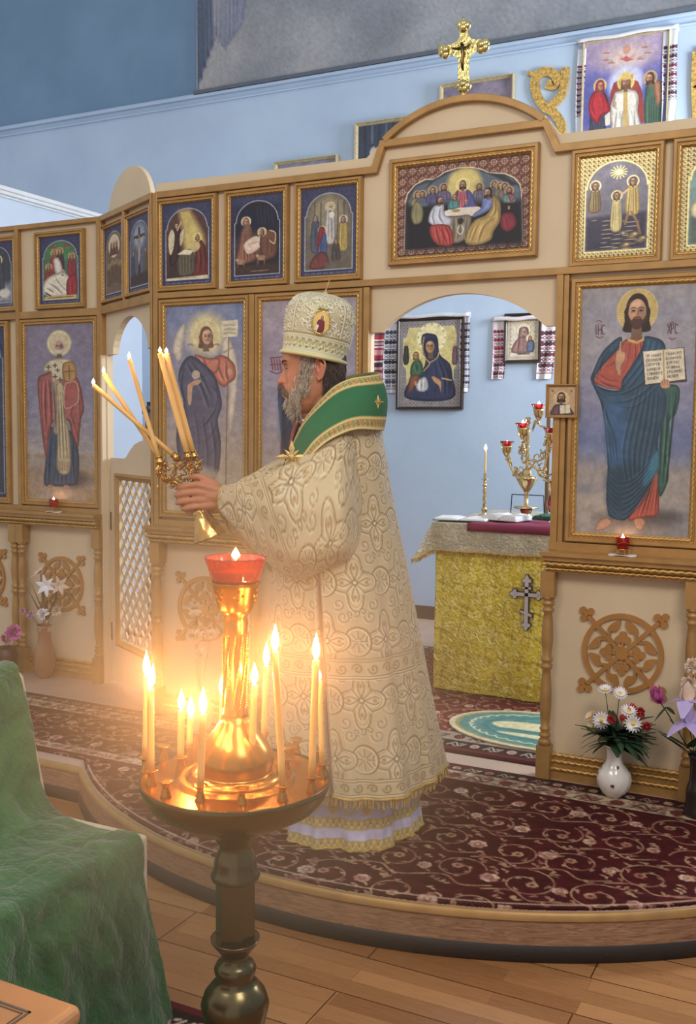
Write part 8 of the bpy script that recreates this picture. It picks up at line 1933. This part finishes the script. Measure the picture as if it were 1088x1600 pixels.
def star(px, py, n, r, name, lab, nr=None):
    m = MB(); c_ = PP(px, py, n); nr = (nr or NV).normalized(); a = nr.orthogonal().normalized(); a = (UV-nr*UV.dot(nr)).normalized(); b = nr.cross(a)
    for k in range(8):
        R = r if k % 2 == 0 else r*.62; th = k*PI/4; d = a*math.cos(th)+b*math.sin(th); sd_ = a*-math.sin(th)+b*math.cos(th)
        m.add([c_-nr*.002, c_+d*R*.5+sd_*R*.17, c_+d*R, c_+d*R*.5-sd_*R*.17, c_+nr*.006], [(0, 1, 4), (1, 2, 4), (2, 3, 4), (3, 0, 4)])
    m.ball(c_+nr*.004, r*.22, 8, 6); o = m.build(name, 'cuffgold', priest); o['label'] = lab
star(456, 714, .25, 25*KP, 'star_ornament', 'gold jewelled star')
star(591, 628, .155, 11*KP, 'back_ornament', 'gold lozenge star', UV*.6+NV)
m = MB()
for i in range(7): x, y = 476-5.4*i, 657+13*i; m.ball(PP(x, y, .135-.004*i)-UV*.004, 2.0*KP, 8, 6)
m.build('pearl_studs', simple('pearl', rgb(226, 206, 170), .25), priest)
# ---- mitre
hb, ht = PP(489.5, 562), PP(508.5, 459); ax = (ht-hb); HL = ax.length; ax.normalize(); ha = (UV-ax*UV.dot(ax)).normalized(); hn = ax.cross(ha); hn = hn if hn.dot(NV) > 0 else -hn
HPR = [(.0, 50), (.01, 53.2), (.035, 54.2), (.06, 52.6), (.075, 50.6), (.2, 51.2), (.25, 51.8), (.4, 53.2), (.58, 54.6), (.7, 54.4), (.8, 51.5), (.87, 46.5), (.92, 40), (.96, 31), (.985, 20), (1.0, 3)]
hp = crom(HPR, 8); NPH = 300; NH = 150; tv = np.linspace(0, 1, NH); cum = np.cumsum([0]+[math.dist((a[0]*HL, a[1]*KP), (b[0]*HL, b[1]*KP)) for a, b in zip(hp[:-1], hp[1:])]); tq = tv*cum[-1]
hh_ = np.interp(tq, cum, [a[0] for a in hp]); rr_ = np.interp(tq, cum, [a[1] for a in hp])*KP; ph = np.linspace(0, 2*PI, NPH)
c = Cv(90, 40, 5, (200, 190, 154)); c.cloud(.12, 6, 5); r = np.random.default_rng(2); dk, lt = (150, 136, 96), (236, 230, 206)
for i in range(330):
    x, y, R, a0, d = r.random()*90, r.random()*28, 1.0+r.random()*1.3, r.random()*6.28, 1 if r.random() < .5 else -1
    pts = [(x+R*(1-t*.75)*math.cos(a0+d*t*5.5), y+R*(1-t*.75)*math.sin(a0+d*t*5.5)) for t in np.linspace(0, 1, 10)]; c.line([(p+.22, q+.22) for p, q in pts], .5, dk, .85); c.line(pts, .5, lt, .95); c.ell(x+R, y, .45, .3, lt, rot=a0)
for x in (0, 22.5, 45, 67.5): c.line([(x+11.2, 0), (x+11.2, 29)], 1.3, (218, 210, 178)); c.line([(x+11.9, 0), (x+11.9, 29)], .3, dk); c.line([(x+10.5, 0), (x+10.5, 29)], .3, dk)
c.poly([(0, 29.2), (90, 29.2), (90, 37), (0, 37)], (208, 204, 168)); c.line([(0, 29.2), (90, 29.2)], .6, (168, 150, 104)); c.line([(0, 29.8), (90, 29.8)], .35, lt)
for i in range(30):
    x = i*3; c.line([(x, 34.5), (x+.8, 32), (x+2, 33.5), (x+3, 31.5)], .45, (176, 164, 104), sm=3); c.ell(x+1.5, 34.8, .7, .35, (150, 150, 100), rot=.6); c.ell(x+.6, 31.6, .6, .3, (160, 156, 110), rot=-.6)
c.poly([(0, 37), (90, 37), (90, 40), (0, 40)], (216, 204, 146))
V = np.zeros((NH, NPH, 3)); H0, A0, N0, X0 = (np.array(tuple(q)) for q in (hb, ha, hn, ax))
V[:] = H0+X0*(hh_*HL)[:, None, None]+(A0[None, None]*np.cos(ph)[None, :, None]+N0[None, None]*np.sin(ph)[None, :, None]*.94)*rr_[:, None, None]
Cm = samp(c, (ph/(2*PI)*89)[None]+np.zeros((NH, 1)), (1-tv)[:, None]*39.9+np.zeros((1, NPH))); lum = Cm.mean(-1)-.78
V += (A0[None, None]*np.cos(ph)[None, :, None]+N0[None, None]*np.sin(ph)[None, :, None])*(np.clip(lum, -.2, .15)*.012)[..., None]
mit = link_np('mitre', V.reshape(-1, 3), grid_faces(NH, NPH), s2l(Cm.reshape(-1, 3)), 'vest', priest, smooth=True); WPOS[mit.name] = loc
def hatp(t_, ph_, off=0): r_ = np.interp(t_, [a[0] for a in hp], [a[1] for a in hp])*KP+off; return hb+ax*(t_*HL)+ha*(r_*math.cos(ph_))+hn*(r_*.94*math.sin(ph_))
cm = hatp(.52, 1.50, .003); nrm = (hn*math.sin(1.5)+ha*math.cos(1.5)).normalized(); sx = (ha-nrm*ha.dot(nrm)).normalized()
q = Cv(24, 30, 3, (216, 170, 96)); q.ell(12, 15, 12, 15, (226, 182, 108)); q.drape([(7, 14), (12, 11), (17, 14), (17, 28), (6, 28)], (120, 40, 48), [[(11, 15), (10, 26)]], fw=.8); q.poly([(6, 18), (10, 20), (8, 28), (5, 26)], (226, 214, 200)); q.face(12.5, 8, 2.2, halo=(232, 200, 120), hr=1.6)
VV = np.zeros((q.h, q.w, 3)); hx, hz_2 = 12.5*KP, 16*KP
uu_, vv_ = np.meshgrid(np.linspace(-1, 1, q.w), np.linspace(1, -1, q.h)); dome = np.sqrt(np.maximum(0, 1-uu_**2-vv_**2))*.004
VV[:] = np.array(tuple(cm))+uu_[..., None]*hx*np.array(tuple(sx))+vv_[..., None]*hz_2*np.array(tuple(ax))+dome[..., None]*np.array(tuple(nrm))
md_ = link_np('medallion', VV.reshape(-1, 3), grid_faces(q.h, q.w, (uu_**2+vv_**2) < 1), s2l(q.a.reshape(-1, 3)), MAT['picture'], mit); md_['label'] = 'oval painted medallion of a red-robed figure'
m = MB(); m.tube([cm+sx*(hx*1.03*math.cos(a))+ax*(hz_2*1.03*math.sin(a)) for a in [2*PI*k/48 for k in range(48)]], .0022, n=6, closed=True)
for k in range(30): a = 2*PI*k/30; m.ball(cm+sx*(hx*1.16*math.cos(a))+ax*(hz_2*1.14*math.sin(a))+nrm*.001, .0024, 6, 4)
for k in range(9): m.ball(cm+ax*(hz_2*1.25+.004*abs(math.sin(k)))+sx*(.004*(k-4)), .0035, 6, 4)
m.build('medallion_rim', 'giltmetal', mit)
SM_ = simple('crystal_stone', rgb(236, 226, 206), .08)
for t_, p_ in ((.17, 1.0), (.17, 1.35), (.16, 1.75), (.17, 2.2), (.17, .6), (.16, 2.6)): MB().ball(hatp(t_, p_, .001), .0032, 8, 6).build('crystal_stone', SM_, mit)
for k in range(10): MB().ball(hatp(.3+.045*k, 3.02, .002), .0028, 6, 4).build('crystal_stone', SM_, mit); MB().ball(hatp(.25+.03*k, .12, .002), .0028, 6, 4).build('crystal_stone', SM_, mit)
m = MB(); m.lathe([(.012, -.006), (.010, .004), (.004, .008), (.003, .016)], 12, ht, axis=ax); m.tube([ht+ax*.01, ht+ax*.05+UV*.006], .0018, n=6); m.tube([ht+ax*.036-UV*.008+UV*.003, ht+ax*.036+UV*.012], .0015, n=6); m.build('top_cross', 'cuffgold', mit)

# ================================================================ HELD CANDLE HOLDERS
def holder(label, path, bell, br, sockets):
    """path: shaft points; bell: axis points of the foot; sockets: (px, py, n, arm control points)"""
    b = PP(*bell[-1]); t = thing('hand_candelabrum', b, label, 'candle holder'); P = [PP(*p) for p in crom(path, 6)]; m = MB(); k = len(P)
    m.tube(P, [.0075+.003*abs(math.sin(i*.8)) for i in range(k)], n=12); m.build('shaft', 'brass', t)
    a0, a1 = PP(*bell[0]), PP(*bell[1]); axd = (a1-a0); L = axd.length; axd.normalize(); m = MB()
    m.lathe([(.012, -.01), (.022, 0), (.026, L*.1), (.024, L*.2), (.034, L*.35), (br*.84, L*.6), (br*.96, L*.8), (br, L*.94), (br*1.02, L), (br*.9, L*1.01), (br*.7, L*.8)], 36, a0, axis=axd, rmod=lambda th, h: 1+.05*math.cos(9*th+h*60)); m.build('foot', 'brass', t)
    for px, py, n, ctrl in sockets:
        m = MB(); E_ = PP(px, py, n); S0 = P[0]
        pts = crom([tuple(S0)]+[tuple(PP(*q)) for q in ctrl]+[tuple(E_)], 6); m.tube(pts, [.0042]*len(pts), n=8)
        for i in range(3, len(pts)-2, 3):
            p = Vector(pts[i]); 
            for q in range(3): a = i+q*2.1; m.tube([p, p+Vector((.008*math.cos(a), .004, .008*math.sin(a))), p+Vector((.014*math.cos(a+.5), .006*math.sin(a), .013*math.sin(a+.5)))], [.003, .0035, .001], n=6); m.ball(p+Vector((.009*math.cos(a+1), .003, .009*math.sin(a+1))), .0038, 6, 5)
        m.build('arm', 'brass', t)
    m = MB(); rr = random.Random(len(sockets)); P0_ = PP(*path[0])
    for q in range(36):
        c_ = P0_+UV*rr.uniform(-.045, .035)+ZV*rr.uniform(-.02, .055)+NV*rr.uniform(-.03, .03); a = rr.uniform(0, 6.28); r_ = rr.uniform(.006, .012)
        m.tube([c_+UV*(r_*(1-k/11)*math.cos(a+k*.62))+ZV*(r_*(1-k/11)*math.sin(a+k*.62))+NV*(.002*k) for k in range(9)], [.0027]*8+[.0008], n=6)
    m.build('branch_scrollwork', 'brass', t)
    return t
def sock_cup(t, base, d, r=.011):
    m = MB(); m.lathe([(.006, -.016), (.010, -.01), (r*1.35, -.002), (r*1.5, .002), (r*1.1, .006), (r*1.05, .018), (r*1.25, .02), (r*.9, .02)], 18, base, axis=d, rmod=lambda th, h: 1+.06*math.cos(6*th)); m.build('socket', 'brass', t)
T3 = [((250, 722, .05), (202, 561, .06)), ((256, 726, -.03), (162, 584, -.02)), ((276, 715, .0), (146, 602, .03))]
h3 = holder('gilt three-branched candle holder gripped in the fists, its crossing candles fanning to the left', [(268, 752, .02), (285, 760, .02), (300, 780, .018), (314, 805, .012)], [(311, 797, .03), (329, 841, .03)], 24*KP,
  [(250, 722, .05, [(255, 750, .045), (246, 738, .06)]), (256, 726, -.03, [(262, 748, -.02), (254, 742, -.04)]), (276, 715, 0, [(272, 738, .0)])])
for (a, b), lb in zip(T3, ('held candle whose upright flame is the highest of the crossing three', 'held candle crossing in the middle of the fan', 'held candle reaching farthest left, crossing in front of the doorway')):
    A, B = PP(*a), PP(*b); sock_cup(h3, A, B-A); candle(A+(B-A).normalized()*.010, B, 3.6*KP, lb, 'candles held by the priest', fl=.022, fr=.006, power=.5)
h2 = holder('gilt two-branched candle holder held in the farther fist, its two thick candles side by side', [(300, 745, -.012), (303, 760, -.014), (310, 785, -.016), (320, 812, -.018)], [(321, 806, -.062), (331, 836, -.072)], 15*KP,
  [(294, 714, -.0, [(296, 732, .0)]), (303, 713, -.04, [(306, 730, -.035)])])
for (a, b), lb in zip((((294, 714, .0), (250, 552, .0)), ((303, 713, -.04), (260, 553, -.02))), ('left one of the two thick parallel held candles', 'right one of the two thick parallel held candles')):
    A, B = PP(*a), PP(*b); sock_cup(h2, A, B-A, .012); candle(A+(B-A).normalized()*.010, B, 4.6*KP, lb, 'candles held by the priest', fl=.020, fr=.0065, power=.5)
